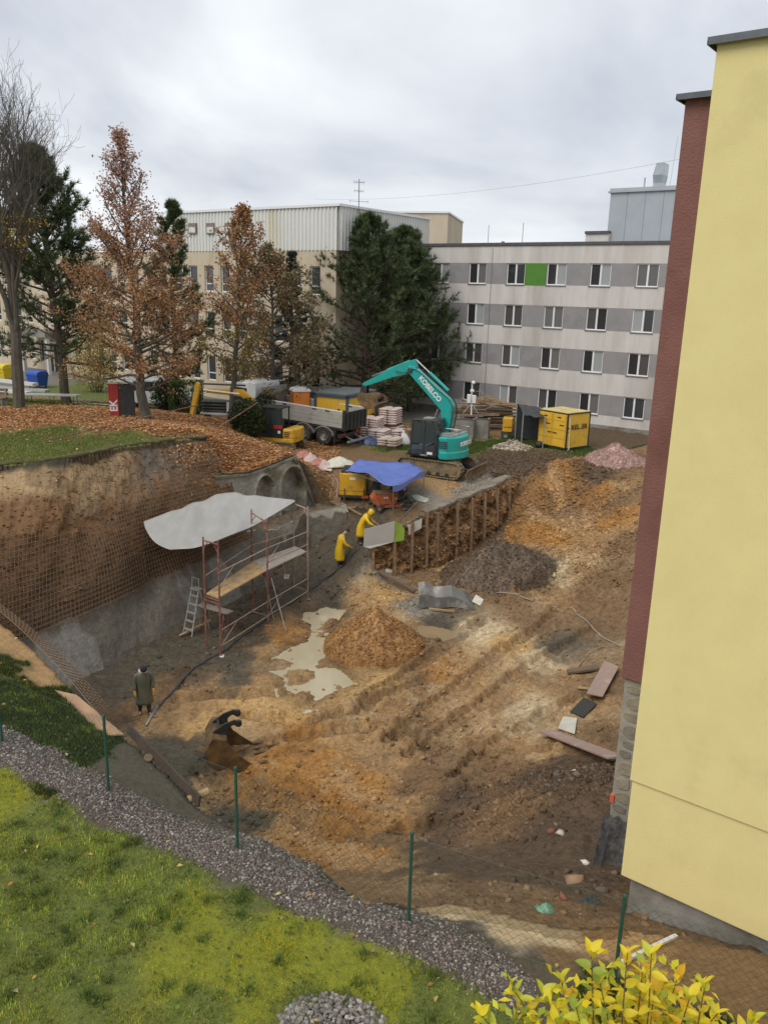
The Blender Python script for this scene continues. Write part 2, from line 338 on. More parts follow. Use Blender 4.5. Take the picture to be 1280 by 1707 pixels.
GX0, GX1, GY0, GY1, GS = -26.0, 20.0, 1.5, 56.0, 0.08
gx = np.arange(GX0, GX1 + 1e-6, GS); gy = np.arange(GY0, GY1 + 1e-6, GS)
XX, YY = np.meshgrid(gx, gy)
inp = inpoly(XX, YY, PIT)
hp, hu, hn = f_pit(XX, YY), f_up(XX, YY), f_near(XX, YY)
wn = 1 - sstep(18.5, 24, YY)                                     # near lawn hands over to the bank far off to the left
wn = np.where(XX > -7, 1.0 * (YY < 24), wn)
ho = hn * wn + hu * (1 - wn)
# --- pit relief
wx = XX + 0.5 * fbm(XX * .8, YY * .8, 3, 31); wy = YY + 0.5 * fbm(XX * .8 + 40, YY * .8, 3, 37)
hp = hp + 0.15 * fbm(XX * .5, YY * .5, 3, 3) + 0.075 * fbm(wx * 1.8, wy * 1.8, 4, 11)
cl = fbm(XX * 3.3, YY * 3.3, 3, 21)
hp = hp + 0.09 * np.maximum(cl, 0.0) * (0.25 + sstep(-.15, .25, fbm(XX * .4, YY * .4, 2, 77)))
al_ = XX * .42 + YY * .91; ac_ = XX * .91 - YY * .42
hp = hp + .075 * fbm(al_ * .45, ac_ * 4.0, 3, 251) * sstep(-.25, .2, fbm(XX * .35, YY * .35, 2, 255))      # scrape marks left by the bucket and tracks
def cone(h, c, rad, height, sx=1.0, ang=0.0, s=0, rag=.25):
    dx_, dy_ = XX - c[0], YY - c[1]; ca, sa = math.cos(ang), math.sin(ang)
    u = (dx_ * ca + dy_ * sa) / sx; v_ = -dx_ * sa + dy_ * ca
    r = np.hypot(u, v_) / rad + rag * fbm(XX * 1.1, YY * 1.1, 3, s)
    k = np.clip(1 - r, 0, 1); return h + height * (k ** 0.95) * (1 + .12 * fbm(XX * 4, YY * 4, 3, s + 5))
mA = P(618, 1085, -3.95); 
mB = P(822, 965, -3.3); hp = cone(hp, mB, 3.0, .35, 1.3, .5, 61, .15)
mC = P(885, 870, -2.0); hp = cone(hp, mC, 2.2, .35, 1.3, .9, 71, .15)
mD = P(960, 1345, -2.0); hp = cone(hp, mD, 1.6, .5, 1.2, .2, 81, .4)
mE = P(640, 1160, -3.95); hp = cone(hp, mE, 1.2, .28, 1.5, .2, 91, .4)
mG = P(880, 1000, -3.4); hp = cone(hp, mG, 1.3, .4, 1.8, .9, 95, .4)
# hollow under the bank near the fence, and the trench beside the foundation
hl = P(705, 1372, -3.0); rr = np.hypot((XX - hl[0]) / .9, (YY - hl[1]) / .5) + .4 * fbm(XX * 2, YY * 2, 3, 333); hp = hp - .8 * sstep(1.0, .55, rr)
# --- tyre and track ruts
RUTS = [[(690,1260),(780,1190),(880,1115),(990,1030)], [(650,1235),(740,1165),(840,1085),(940,1010)], [(600,1190),(700,1110),(800,1040)], [(420,1195),(520,1205),(640,1170),(720,1130)], [(300,1165),(420,1160),(520,1150)],
        [(400,1260),(500,1225),(640,1215),(800,1250),(900,1260)], [(340,1290),(450,1330),(560,1400)], [(380,1280),(480,1310),(600,1370)], [(760,1300),(840,1230),(960,1170)], [(870,1000),(960,930),(1040,870)], [(930,1010),(1000,960),(1050,900)]]
ruts_w = []
for rt in RUTS:
    pl = [tuple(P(a, b, f_pit(*P(a, b, -3.5)[:2]))[:2]) for a, b in rt]; ruts_w.append(pl)
    x0, x1 = min(p[0] for p in pl) - 1, max(p[0] for p in pl) + 1; y0, y1 = min(p[1] for p in pl) - 1, max(p[1] for p in pl) + 1
    i0, i1 = np.searchsorted(gy, [y0, y1]); j0, j1 = np.searchsorted(gx, [x0, x1])
    xs, ys = XX[i0:i1, j0:j1], YY[i0:i1, j0:j1]
    d, a = pdist(xs + .12 * fbm(xs * 1.5, ys * 1.5, 2, 5), ys + .12 * fbm(xs * 1.5, ys * 1.5, 2, 6), pl)
    hp[i0:i1, j0:j1] += np.where(d < .3, -.15 + .045 * np.sin(a * 2 * math.pi / .36), .11 * np.exp(-((d - .42) / .13) ** 2))
# --- puddle hollow
PUD_Z = -4.02
PUDS = [[(455,1098),(480,1080),(515,1070),(520,1050),(500,1040),(508,1022),(545,1012),(578,1018),(560,1040),(545,1060),(540,1085),(552,1105),(575,1125),(590,1140),(560,1150),(535,1165),(500,1172),(478,1160),(470,1130),(450,1118)]]
PUDW = [[tuple(P(a, b, PUD_Z)[:2]) for a, b in pd] for pd in PUDS]
PUDW.append([tuple(P(a, b, -3.62)[:2]) for a, b in [(700,1035),(740,1040),(765,1052),(740,1062),(705,1055),(690,1045)]])
PZ = [PUD_Z, None]
for k, pd in enumerate(PUDW):
    pin = inpoly(wx * .35 + XX * .65, wy * .35 + YY * .65, pd)
    d, _ = pdist(XX, YY, pd + [pd[0]])
    if PZ[k] is None: PZ[k] = float(np.median(hp[pin])) - .02
    near_ = np.where(pin, 0, np.clip(d / 0.9, 0, 1))
    lvl = PZ[k] + np.where(pin, -.05 - .05 * np.clip(d, 0, .5) + .5 * np.maximum(0, fbm(XX * 1.1, YY * 1.1, 4, 8) - .04), .035 + .05 * fbm(XX * 3, YY * 3, 3, 9))
    hp = np.where(near_ < 1, lvl * (1 - sstep(0, 1, near_)) + hp * sstep(0, 1, near_), hp)
ho = ho + np.where(YY > 26, .035 * fbm(XX * 1.6, YY * 1.6, 4, 41) + .10 * sstep(4, 7, XX) * fbm(XX * 2.2, YY * 2.2, 4, 43), .05 * fbm(XX * 1.3, YY * 1.3, 4, 45))
HH = np.where(inp, hp, ho)
for opn, wd in ((OPEN1, .8), (OPEN2, 1.5), (OPEN3, .6)):
    d, _ = pdist(XX, YY, opn)
    t = np.where(inp, .5 + .5 * np.clip(d / wd, 0, 1), .5 - .5 * np.clip(d / wd, 0, 1))
    HH = np.where(d < wd, hp * t + ho * (1 - t), HH)
def H(x, y):
    fx = np.clip((np.asarray(x, float) - GX0) / GS, 0, len(gx) - 1.001); fy = np.clip((np.asarray(y, float) - GY0) / GS, 0, len(gy) - 1.001)
    i = np.floor(fy).astype(int); j = np.floor(fx).astype(int); u = fx - j; v_ = fy - i
    return (HH[i, j] * (1 - u) + HH[i, j+1] * u) * (1 - v_) + (HH[i+1, j] * (1 - u) + HH[i+1, j+1] * u) * v_
def G(px, py):                                # where the ray through a photo pixel first meets the ground
    d = ray(px, py); t = np.arange(4, 75, .04); q = CAM[None] + d[None] * (t / np.linalg.norm(d))[:, None]
    k = np.argmax(q[:, 2] < H(q[:, 0], q[:, 1])); return q[k]
def GZ(x, y): return float(H(x, y)) if y < 55.5 else float(f_up(x, y)) - .12
def on(x, y, dz=0.0): return np.array([x, y, float(H(x, y)) + dz])

# ------------------------------------------------------------------ soil colours
OR, YE, PA, BR, DB, GM, DG = (.37,.185,.052), (.50,.315,.125), (.54,.42,.25), (.20,.12,.056), (.105,.069,.04), (.096,.079,.054), (.085,.074,.056)
TA, LG, GRASS, MOSS, LEAFB, ASPH = (.365,.225,.10), (.24,.215,.17), (.115,.135,.03), (.18,.19,.02), (.22,.10,.04), (.175,.16,.145)
pit_k = [(150,1150,GM,.6),(200,1150,GM,.5),(330,1110,GM,.6),(360,1075,GM,.6),(420,1030,GM,.6),(480,990,GM,.6),(540,950,GM,.6),(610,945,GM,.5),(260,1110,GM,.6),(220,1120,GM,.7),(300,1090,GM,.7),(380,1050,GM,.6),(440,1010,GM,.6),(520,960,GM,.6),(570,930,GM,.6),(600,960,GM,.5),(630,965,LG,.5),(180,1200,DB,.3),(250,1160,BR,.4),(300,1120,DB,.5),(270,1190,TA,.3),(330,1170,TA,.2),(400,1130,GM,.4),
  (340,1200,YE,.2),(420,1170,YE,.2),(480,1190,YE,.2),(440,1140,TA,.3),(400,1100,GM,.5),(470,1060,OR,.3),(450,1085,TA,.5),(420,1060,GM,.6),(520,1040,TA,.5),(590,1000,TA,.3),(640,990,YE,.2),(560,990,GM,.4),
  (600,1050,TA,.3),(640,1050,TA,.3),(570,1090,TA,.4),(660,1100,BR,.3),(700,1060,TA,.3),(620,1020,TA,.3),(720,1080,BR,.4),(740,1030,GM,.5),(700,1010,LG,.5),
  (800,1060,PA,.2),(850,1080,YE,.2),(820,1100,TA,.2),(880,1040,BR,.4),(930,1080,GM,.4),(770,1090,TA,.3),(900,1110,PA,.2),(860,1130,TA,.3),(720,1120,OR,.2),(740,1150,TA,.3),(690,1140,BR,.3),(650,1140,YE,.2),
  (600,1150,YE,.3),(560,1190,TA,.3),(620,1200,TA,.3),(500,1220,OR,.2),(560,1230,TA,.3),(440,1230,TA,.2),(460,1270,OR,.1),(540,1260,OR,.1),(620,1250,TA,.2),(700,1220,BR,.3),(660,1270,TA,.2),(760,1200,TA,.3),(820,1170,TA,.3),(880,1190,PA,.2),(820,1230,TA,.3),(900,1250,TA,.2),(760,1260,BR,.3),(960,1180,TA,.3),(1000,1150,BR,.3),(940,1140,TA,.2),
  (400,1290,OR,.1),(360,1310,TA,.2),(320,1280,GM,.4),(290,1240,GM,.4),(300,1300,GM,.4),(460,1330,OR,.1),(540,1320,OR,.1),(600,1310,OR,.1),(500,1380,OR,.1),(420,1370,GM,.3),(440,1410,TA,.2),(560,1400,OR,.1),(620,1370,OR,.1),(660,1340,TA,.1),(600,1430,OR,.1),(640,1450,TA,.1),(380,1370,GM,.4),
  (700,1300,BR,.3),(760,1330,DB,.3),(720,1380,DB,.3),(780,1280,BR,.3),(840,1290,BR,.3),(900,1300,DB,.3),(860,1350,BR,.3),(940,1330,DB,.3),(980,1300,DB,.3),(800,1380,BR,.3),(860,1420,DB,.3),(930,1400,DB,.3),(1000,1400,DB,.3),(980,1460,DB,.3),(760,1440,DB,.3),(700,1420,DB,.3),(820,1455,DB,.2),(900,1470,DB,.2),(660,1400,BR,.2),(990,1250,BR,.3),(960,1270,DB,.3),
  (700,1480,TA,.0),(760,1488,BR,.0),(840,1504,BR,.0),(920,1522,BR,.0),(980,1540,BR,.0),(1020,1530,BR,.0),(680,1450,DB,.1),(740,1460,DB,.2),(800,1478,DB,.2),(870,1490,DB,.2),(950,1505,DB,.2),(620,1455,BR,.1),
  (650,950,BR,.3),(700,960,BR,.3),(750,945,TA,.2),(800,930,DB,.3),(830,915,DB,.2),(860,950,DB,.3),(800,970,DB,.3),(880,980,DB,.3),(900,950,GM,.3),(770,975,BR,.3),(850,1000,BR,.3),(820,890,DB,.3),
  (840,860,OR,.1),(880,830,OR,.1),(900,870,OR,.1),(870,850,OR,.1),(890,900,OR,.1),(920,880,OR,.1),(860,895,OR,.1),(930,850,OR,.1),(960,830,BR,.3),(980,815,DB,.3),(1000,825,DB,.3),(1030,845,BR,.3),(930,815,BR,.3),(920,900,OR,.1),(960,880,TA,.2),(950,920,TA,.2),(930,960,PA,.2),(980,940,TA,.2),(1000,900,TA,.2),(1030,870,OR,.2),(1040,920,BR,.2),(1020,960,BR,.3),(980,1000,BR,.3),(1020,1020,BR,.3),(930,1000,TA,.3),(1040,830,TA,.2),(1050,800,BR,.3),(1000,800,OR,.1),(900,810,OR,.1),(870,805,BR,.2),(940,795,BR,.3),(1000,780,DB,.4),(1050,770,BR,.3),(900,785,DB,.4)]
up_k = [(100,720,GRASS,0),(0,740,GRASS,0),(60,755,GRASS,0),(160,745,GRASS,0),(220,735,GRASS,0),(0,700,LEAFB,0),(100,695,LEAFB,0),(200,710,LEAFB,0),(280,715,LEAFB,0),(340,720,LEAFB,0),(400,740,LEAFB,0),(440,760,LEAFB,0),(300,705,LEAFB,0),(480,765,TA,0),(440,725,LEAFB,0),(20,675,GRASS,0),(120,675,GRASS,0),
  (100,655,ASPH,.2),(0,650,GRASS,0),(250,660,ASPH,.2),(170,665,ASPH,.2),(300,670,GRASS,0),(400,690,ASPH,.2),(360,690,ASPH,.2),(120,640,GRASS,0),(200,640,GRASS,0),(300,650,ASPH,.2),
  (520,760,BR,.5),(560,770,BR,.5),(620,765,BR,.5),(490,745,BR,.4),(600,755,BR,.4),(660,765,BR,.4),(640,790,TA,.4),(700,800,TA,.5),(740,815,TA,.5),(680,820,LG,.5),(780,815,LG,.5),(820,800,LG,.5),(700,830,LG,.4),
  (600,850,GM,.5),(640,860,GM,.5),(560,850,GM,.4),(540,820,BR,.2),(560,800,BR,.2),(530,790,BR,.2),(580,865,GM,.4),(680,850,BR,.3),
  (640,745,GRASS,0),(700,750,GRASS,0),(680,735,BR,.1),(600,735,BR,.3),(700,715,BR,.2),(720,700,TA,.2),(740,690,GRASS,0),(780,745,GRASS,0),(850,740,GRASS,0),(830,760,DB,.5),(800,770,DB,.5),(870,765,DB,.5),(930,765,DB,.4),(980,755,GRASS,0),(960,745,GRASS,0),(1000,740,DB,.2),(1040,735,DB,.2),(900,770,DB,.5),(840,785,DB,.5),(800,720,BR,.2),(850,715,BR,.2),(760,680,LG,.1),(1060,735,DB,.2),(990,720,DB,.2),(700,680,TA,.1),(620,700,LEAFB,0),(540,690,ASPH,.2),(450,690,ASPH,.2),(600,680,GRASS,0)]
DKG = (.045,.058,.018); GRV = (.10,.088,.08)
near_k = [(0,1110,DKG,0),(60,1150,DKG,0),(120,1200,DKG,0),(160,1250,DKG,0),(20,1060,TA,0),(60,1095,TA,0),(100,1130,TA,0),(0,1040,TA,0),(230,1270,GM,.2),(280,1310,GM,.2),(200,1245,GM,.2),(330,1350,GM,0),
  (0,1230,GRV,0),(100,1290,GRV,0),(200,1340,GRV,0),(300,1390,GRV,0),(400,1430,GRV,0),(500,1480,GRV,0),(600,1530,GRV,0),(700,1560,GRV,0),(800,1600,GRV,0),(880,1630,GRV,0),(40,1215,GRV,0),(150,1275,GRV,0),(250,1325,GRV,0),(350,1375,GRV,0),(450,1420,GRV,0),(550,1460,GRV,0),(650,1500,GRV,0),(760,1540,GRV,0),
  (0,1330,MOSS,0),(60,1390,GRASS,0),(150,1420,GRASS,0),(260,1470,GRASS,0),(360,1520,MOSS,0),(460,1560,MOSS,0),(560,1610,MOSS,0),(660,1650,MOSS,0),(0,1450,GRASS,0),(100,1550,GRASS,0),(200,1600,GRASS,0),(300,1600,MOSS,0),(420,1640,MOSS,0),(500,1690,GRASS,0),(100,1690,GRASS,0),(0,1700,GRASS,0),(300,1700,GRASS,0),(700,1690,GRASS,0),(620,1660,MOSS,0),(760,1660,GRASS,0),(500,1545,MOSS,0),(600,1600,MOSS,0),(300,1450,GRASS,0),(200,1400,GRASS,0),(100,1350,GRASS,0),(400,1500,GRASS,0),(700,1640,GRASS,0),(30,1320,MOSS,0),
  (760,1515,PA,0),(850,1545,PA,0),(940,1570,PA,0),(1000,1570,TA,0),(1080,1590,TA,0),(1150,1620,BR,0),(1250,1660,BR,0),(1100,1640,BR,0),(960,1610,BR,0),(1020,1650,DKG,0),(1150,1690,DKG,0)]
def colour_field(x, y, ks, zfun, z0, pw=4, seed=0, warp=.45):
    px_ = []
    for a, b, c, wt in ks:
        q = P(a, b, z0)
        for _ in range(4): q = P(a, b, float(zfun(q[0], q[1])))
        px_.append((q[0], q[1], *c, wt))
    X = x + warp * fbm(x * 1.2, y * 1.2, 4, 100 + seed, .6); Y = y + warp * 1.5 * fbm(x * 1.2 + 50, y * 1.2, 4, 120 + seed, .6); X = X + .4 * warp * fbm(x * 5, y * 5, 2, 130 + seed, .7); Y = Y + .5 * warp * fbm(x * 5 + 20, y * 5, 2, 133 + seed, .7)
    acc = np.zeros(x.shape + (4,)); ws = np.zeros(x.shape)
    for q in px_:
        wv = 1.0 / ((X - q[0]) ** 2 + ((Y - q[1]) * .75) ** 2 + .02) ** (pw / 2); ws += wv
        for k in range(4): acc[..., k] += wv * q[2 + k]
    return acc / ws[..., None]
cp = colour_field(XX, YY, pit_k, f_pit, -3.5); cu_ = colour_field(XX, YY, up_k, f_up, 0, seed=3, warp=.7); cn = colour_field(XX, YY, near_k, f_near, 1.3, pw=7, seed=6, warp=.3)
GPOLY = [tuple(P(a, b, 1.35)[:2]) for a, b in ((-200,1110),(0,1208),(100,1258),(200,1312),(330,1350),(400,1374),(500,1416),(600,1456),(680,1486),(740,1512),(800,1556),(850,1600),(880,1640),(900,1720),(870,1720),(820,1680),(760,1642),(640,1592),(560,1552),(400,1482),(230,1410),(100,1342),(0,1295),(-200,1195))]
NEARP = [tuple(P(a, b, 1.4)[:2]) for a, b in ((-300,1170),(-200,1215),(0,1310),(100,1355),(230,1420),(400,1490),(560,1560),(640,1600),(760,1650),(820,1690),(870,1760),(870,2600),(-300,2600))]
gj = inpoly(XX + .10 * fbm(XX * 2.5, YY * 2.5, 3, 151), YY + .12 * fbm(XX * 2.5 + 9, YY * 2.5, 3, 153), GPOLY)
isg = (np.abs(cn[..., 0] - GRV[0]) < .04) & (cn[..., 1] < cn[..., 0] * .98) & ~gj
cn[..., :3] = np.where(isg[..., None], np.where((~inpoly(XX, YY, NEARP))[..., None], np.where((XX < -4.6)[..., None], np.array(DKG), np.array(GM)), np.array(GRASS)), cn[..., :3]); cn[gj, :3] = np.array(GRV)
co_ = cn * wn[..., None] + cu_ * (1 - wn[..., None])
CC = np.where(inp[..., None], cp, co_)
# streaks and patches of the other soils, dragged along by the machines
st = fbm(XX * .9 + YY * .5, YY * .25 - XX * .4, 4, 201); st2 = fbm(wx * 2.6, wy * 2.6, 4, 207)
k1 = (sstep(.16, .42, st + .5 * st2) * .3 * inp * sstep(.14, .3, CC[..., 0]))[..., None]; CC[..., :3] = CC[..., :3] * (1 - k1) + np.array(PA) * k1 * .9 + CC[..., :3] * k1 * .1
k2 = (sstep(.14, .40, -st + .6 * st2) * .3 * inp)[..., None]; CC[..., :3] = CC[..., :3] * (1 - k2) + np.array(DB) * k2
k3 = (sstep(.12, .4, fbm(XX * 6, YY * 6, 3, 231)) * .35 * inp)[..., None]; CC[..., :3] *= 1 - k3 * .6
for pl in ruts_w:                                # churned earth in the ruts is wetter and darker clay
    d, _ = pdist(XX, YY, pl); k = (np.exp(-(d / .28) ** 2) * .55 * inp * (.4 + .8 * sstep(-.2, .3, st2)))[..., None]; CC[..., :3] = CC[..., :3] * (1 - k) + np.array(BR) * .8 * k; CC[..., 3:] = np.maximum(CC[..., 3:], k * .7)
for pd in PUDW:                                    # wet margin round the water
    d, _ = pdist(XX, YY, pd + [pd[0]]); k = (np.exp(-(d / .4) ** 2) * inp)[..., None]; CC[..., :3] *= 1 - .35 * k; CC[..., 3:] = np.maximum(CC[..., 3:], k)
attr_mat('soil', rough=.92, wet=True, bump=.95, vary=.5, vs=7.0)
attr_mat('turf_soil', rough=.95, bump=.5, vary=.35, vs=11.0, bs=(4., 20., 70.))
def cells(mask):
    ny, nx = XX.shape; m = mask[:-1, :-1] & mask[1:, :-1] & mask[:-1, 1:] & mask[1:, 1:]
    ii, jj = np.nonzero(m); a = ii * nx + jj; return np.stack([a, a + 1, a + nx + 1, a + nx], 1)
def sub(name, mask, m, skirt=0):
    f = cells(mask); used, inv = np.unique(f, return_inverse=True)
    v = np.stack([XX.ravel(), YY.ravel(), HH.ravel()], 1)[used]; q = inv.reshape(f.shape); c = CC.reshape(-1, 4)[used]
    if skirt:                                # raw earth face under the cut edge
        e = np.concatenate([q[:, [0, 1]], q[:, [1, 2]], q[:, [2, 3]], q[:, [3, 0]]]); key = np.sort(e, 1); _, ix, ct = np.unique(key, axis=0, return_index=True, return_counts=True); e = e[ix[ct == 1]]
        n0 = len(v); lo_ = v[e.ravel()] - np.array([0, 0, skirt]); v = np.concatenate([v, v[e.ravel()] - np.array([0, 0, .01]), lo_]); k = len(e) * 2; i0 = n0 + np.arange(len(e)) * 2
        q = np.concatenate([q, np.stack([i0 + 1, i0, i0 + k, i0 + k + 1], 1)]); sc_ = np.ones((2 * k, 4)) * np.array([.14, .10, .06, .1]); c = np.concatenate([c, sc_])
    return struct(mesh_np(name, v, q, m, col=c, smooth=True))
dW, _ = pdist(XX, YY, [LB0[:2]] + [p[:2] for p in LB]); dPW, _ = pdist(XX, YY, UP_EDGE)
dNE, _ = pdist(XX, YY, [p[:2] for p in NE[:10]])
dO1, _ = pdist(XX, YY, OPEN1); dO2, _ = pdist(XX, YY, OPEN2); dO3, _ = pdist(XX, YY, OPEN3); opn = (dO1 < .35) | (dO2 < .35) | (dO3 < .35)
grow = inp | opn | ((~inp) & (YY > 10) & ((dW < .25) | (dPW < .15)))
HHs = HH.copy(); HH = np.where(inp, HH, np.where(grow & ~opn, hp, HH))
sub('excavation_floor', grow, 'soil'); HH = HHs
is_near = (~inp) & (wn > .5)
def dilate(m):
    r = m.copy(); r[1:] |= m[:-1]; r[:-1] |= m[1:]; q = r.copy(); q[:, 1:] |= r[:, :-1]; q[:, :-1] |= r[:, 1:]; return q
sub('lawn_ground', dilate(is_near), 'turf_soil')
# ------------------------------------------------------------------ left wall: soil batter, rebar mats, sprayed concrete at its foot
LT = PW3([(-150,800,2.5),(0,776,2.5),(60,772,2.5),(100,766,2.5),(150,756,2.5),(200,745,2.5),(280,735,2.4),(345,729,2.3)])
LBW = [LB0] + LB[:4]
def resamp(pl, n):
    pl = np.array(pl, float); s = np.concatenate([[0], np.cumsum(np.linalg.norm(np.diff(pl[:, :2], axis=0), axis=1))]); t = np.linspace(0, s[-1], n)
    return np.stack([np.interp(t, s, pl[:, k]) for k in range(3)], 1), t
NU, NV = 260, 110
_lt = np.array(LT); bL, sB = resamp(LBW, NU)
# match the top line to the foot line by distance along the wall
wd_ = (bL[-1] - bL[0])[:2]; wd_ = wd_ / np.linalg.norm(wd_); wn_ = np.array([wd_[1], -wd_[0]])      # wn_ points into the pit
tt = np.array([(p[:2] - bL[0][:2]) @ wd_ for p in _lt]); tb = np.array([(p[:2] - bL[0][:2]) @ wd_ for p in bL])
tq = tt[0] + (tb - tb[0]) / (tb[-1] - tb[0]) * (tt[-1] - tt[0])
tL = np.stack([np.interp(tq, tt, _lt[:, k]) for k in range(3)], 1)
def wallpt(u, v, off=0.0, noise=True):        # u,v arrays 0..1 ; v=0 foot
    iu = u * (NU - 1); i = np.clip(np.floor(iu).astype(int), 0, NU - 2); fr = (iu - i)[..., None]
    b = bL[i] * (1 - fr) + bL[i+1] * fr; t = tL[i] * (1 - fr) + tL[i+1] * fr
    hz = np.where(v < .72, v * .82, .59 + (v - .72) / .28 * .41)[..., None]
    p = np.empty(u.shape + (3,)); p[..., :2] = b[..., :2] * (1 - hz) + t[..., :2] * hz; p[..., 2] = b[..., 2] * (1 - v) + t[..., 2] * v
    s_ = u * sB[-1]; hgt = v * 6.5
    nn = np.zeros(u.shape)
    if noise:
        rough_ = sstep(.29, .38, v)
        nn = .34 * fbm(s_ * .35, hgt * .35, 3, 301) + rough_ * (.16 * fbm(s_ * 1.3, hgt * 1.6, 4, 305) + .07 * np.abs(fbm(s_ * 4, hgt * 6, 3, 309))) * np.clip((1 - v) * 12, 0, 1) + .03 * fbm(s_ * 2, hgt * 2, 3, 311)
    else: nn = .34 * fbm(s_ * .35, hgt * .35, 3, 301)
    p[..., :2] += wn_ * (nn + off)[..., None]; p[..., 2] += (nn + off) * .3 * (v > .02)
    return p
uu, vv = np.meshgrid(np.linspace(0, 1, NU * 2), np.linspace(-.03, 1, NV))
WV = wallpt(uu, vv)
sW = uu * sB[-1]; hW = vv * 6.6
edge = .285 + .02 * fbm(sW * .7, hW * 0, 3, 320) + .012 * fbm(sW * 6, hW * 0, 2, 322)      # top of the sprayed concrete
lo = np.array([.105,.064,.034]); mid = np.array([.175,.094,.04]); top = np.array([.38,.26,.135]); dk = np.array([.15,.095,.05]); gry = np.array([.125,.105,.08])
n1_ = fbm(sW * .5, hW * .8, 4, 330); n2_ = fbm(sW * 2.2, hW * 2.2, 4, 333)
wc = lo + (mid - lo) * sstep(.36, .6, vv + .25 * n1_)[..., None]
k = sstep(.76, .93, vv + .22 * n1_ + .06 * n2_)[..., None] * (1 - .8 * sstep(.56, .7, uu + .08 * n2_))[..., None]; wc = wc * (1 - k) + top * k
k = (sstep(.60, .74, uu + .1 * n1_) * sstep(.72, .88, vv + .1 * n2_))[..., None]; wc = wc * (1 - k) + gry * k
k = (sstep(.05, .35, n1_ + .6 * n2_) * .55)[..., None]; wc = wc * (1 - k) + dk * k
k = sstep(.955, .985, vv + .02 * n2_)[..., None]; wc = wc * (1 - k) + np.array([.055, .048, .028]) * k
cc_ = np.array([.175, .158, .125]) * (1 + .35 * fbm(sW * .45, hW * .15, 3, 340)[..., None] + .15 * n2_[..., None]) + .09 * sstep(.18, .3, fbm(sW * .8 + hW * .15, hW * .25, 3, 345))[..., None]
k = sstep(edge + .006, edge - .006, vv)[..., None]; wc = wc * (1 - k) + cc_ * k
wet_ = .25 + .3 * k
attr_mat('wall_soil', rough=.9, wet=True, bump=.6, vary=.35, vs=6.0)
fgrid = lambda a, b: np.stack([(q := (np.arange(a - 1)[:, None] * b + np.arange(b - 1)[None])).ravel(), q.ravel() + 1, q.ravel() + b + 1, q.ravel() + b], 1)
wall = mesh_np('excavated_wall', WV.reshape(-1, 3), fgrid(NV, NU * 2), 'wall_soil', col=np.concatenate([wc, wet_], -1).reshape(-1, 4), smooth=True)
tag(wall, 'tall brown soil wall on the left of the pit, sprayed grey at its foot', 'soil wall')

# rebar mats pinned on it
pm('rebar', (.215,.145,.085), (.16,.10,.055), ns=6, rough=.8, bump=0)
def bars(name, u0, u1, vlo, vhi, su, sv, label, off=.13, rad=.0095, parent=None):
    mb = MB(); L = sB[-1]
    for u in np.arange(u0, u1, su / L):
        a, b = vlo(u), vhi(u)
        if b - a < .03: continue
        pts = wallpt(np.full(14, u), np.linspace(a, b, 14), off, False); mb.tube(pts, rad, 4, False)
    for v in np.arange(.2, .97, sv / 6.9):
        us = np.arange(u0, u1, .35 / L); ok = np.array([vlo(u) <= v <= vhi(u) for u in us])
        i = 0
        while i < len(us):
            if ok[i]:
                j = i
                while j + 1 < len(us) and ok[j+1]: j += 1
                if j - i > 1: mb.tube(wallpt(us[i:j+1], np.full(j - i + 1, v), off + .018, False), rad, 4, False)
                i = j + 1
            else: i += 1
    return mb
vlo = lambda u: .27 + .01 * math.sin(u * 40)
vhi = lambda u: .70 + .05 * math.sin(u * 9) if u < .55 else (.70 + (u - .55) / .45 * .22)
mb = bars('rebar_mat', .1, .995, vlo, vhi, .155, .155, '')
tag(mb.build('rebar_mat', 'rebar'), 'rusty steel mesh pinned over the tall brown soil wall', 'rebar mesh')
mb = bars('rebar_mat', .1, .62, lambda u: .275, lambda u: .42 + .05 * math.sin(u * 14), .17, .15, '', off=.17)
tag(mb.build('rebar_mat', 'rebar'), 'second rusty steel mat overlapping the mesh just above the sprayed concrete', 'rebar mesh')

# the end of that wall, turning back towards the arches
cap = np.stack([WV[:, -1] + np.array([-wn_[0], -wn_[1], 0]) * t + np.array([wd_[0], wd_[1], 0]) * .1 * math.sin(t * 3) for t in np.linspace(0, 3.4, 30)], 1)
ccap = np.ones((NV, 30, 4)); ccap[..., :3] = np.array([.17, .14, .10]) * (1 + .6 * fbm(cap[..., 1] * 1.2, cap[..., 2] * 1.2, 4, 350))[..., None]; ccap[..., 3] = .2
capo = mesh_np('wall_return', cap.reshape(-1, 3), fgrid(NV, 30), 'wall_soil', wall, col=ccap.reshape(-1, 4), smooth=True)
# ------------------------------------------------------------------ lower sprayed-concrete wall, ledge and old concrete arches
B_end, T_end = np.array(LB[3]), np.array(LT[-1])
A0 = T_end + .45 * (B_end - T_end); A1 = P(525, 850, -1.7); ha = (A1 - A0)[:2] / np.linalg.norm((A1 - A0)[:2])
lb2, s2 = resamp([tuple(np.array(LB[3]) + (np.array(LB[2]) - np.array(LB[3])) * .12)] + LB[3:], 90)
topz = np.interp(s2 / s2[-1], [0, .35, .6, .8, 1], [-1.75, -1.75, -1.7, -1.55, -1.35]) + .22 * fbm(s2 * 1.1, s2 * 0, 3, 401)
d2_ = (lb2[-1] - lb2[0])[:2]; d2_ = d2_ / np.linalg.norm(d2_); n2d = np.array([d2_[1], -d2_[0]])
g = []
vs2 = np.linspace(-.05, 1, 30)
V2 = np.zeros((30, 90, 3)); C2 = np.zeros((30, 90, 4))
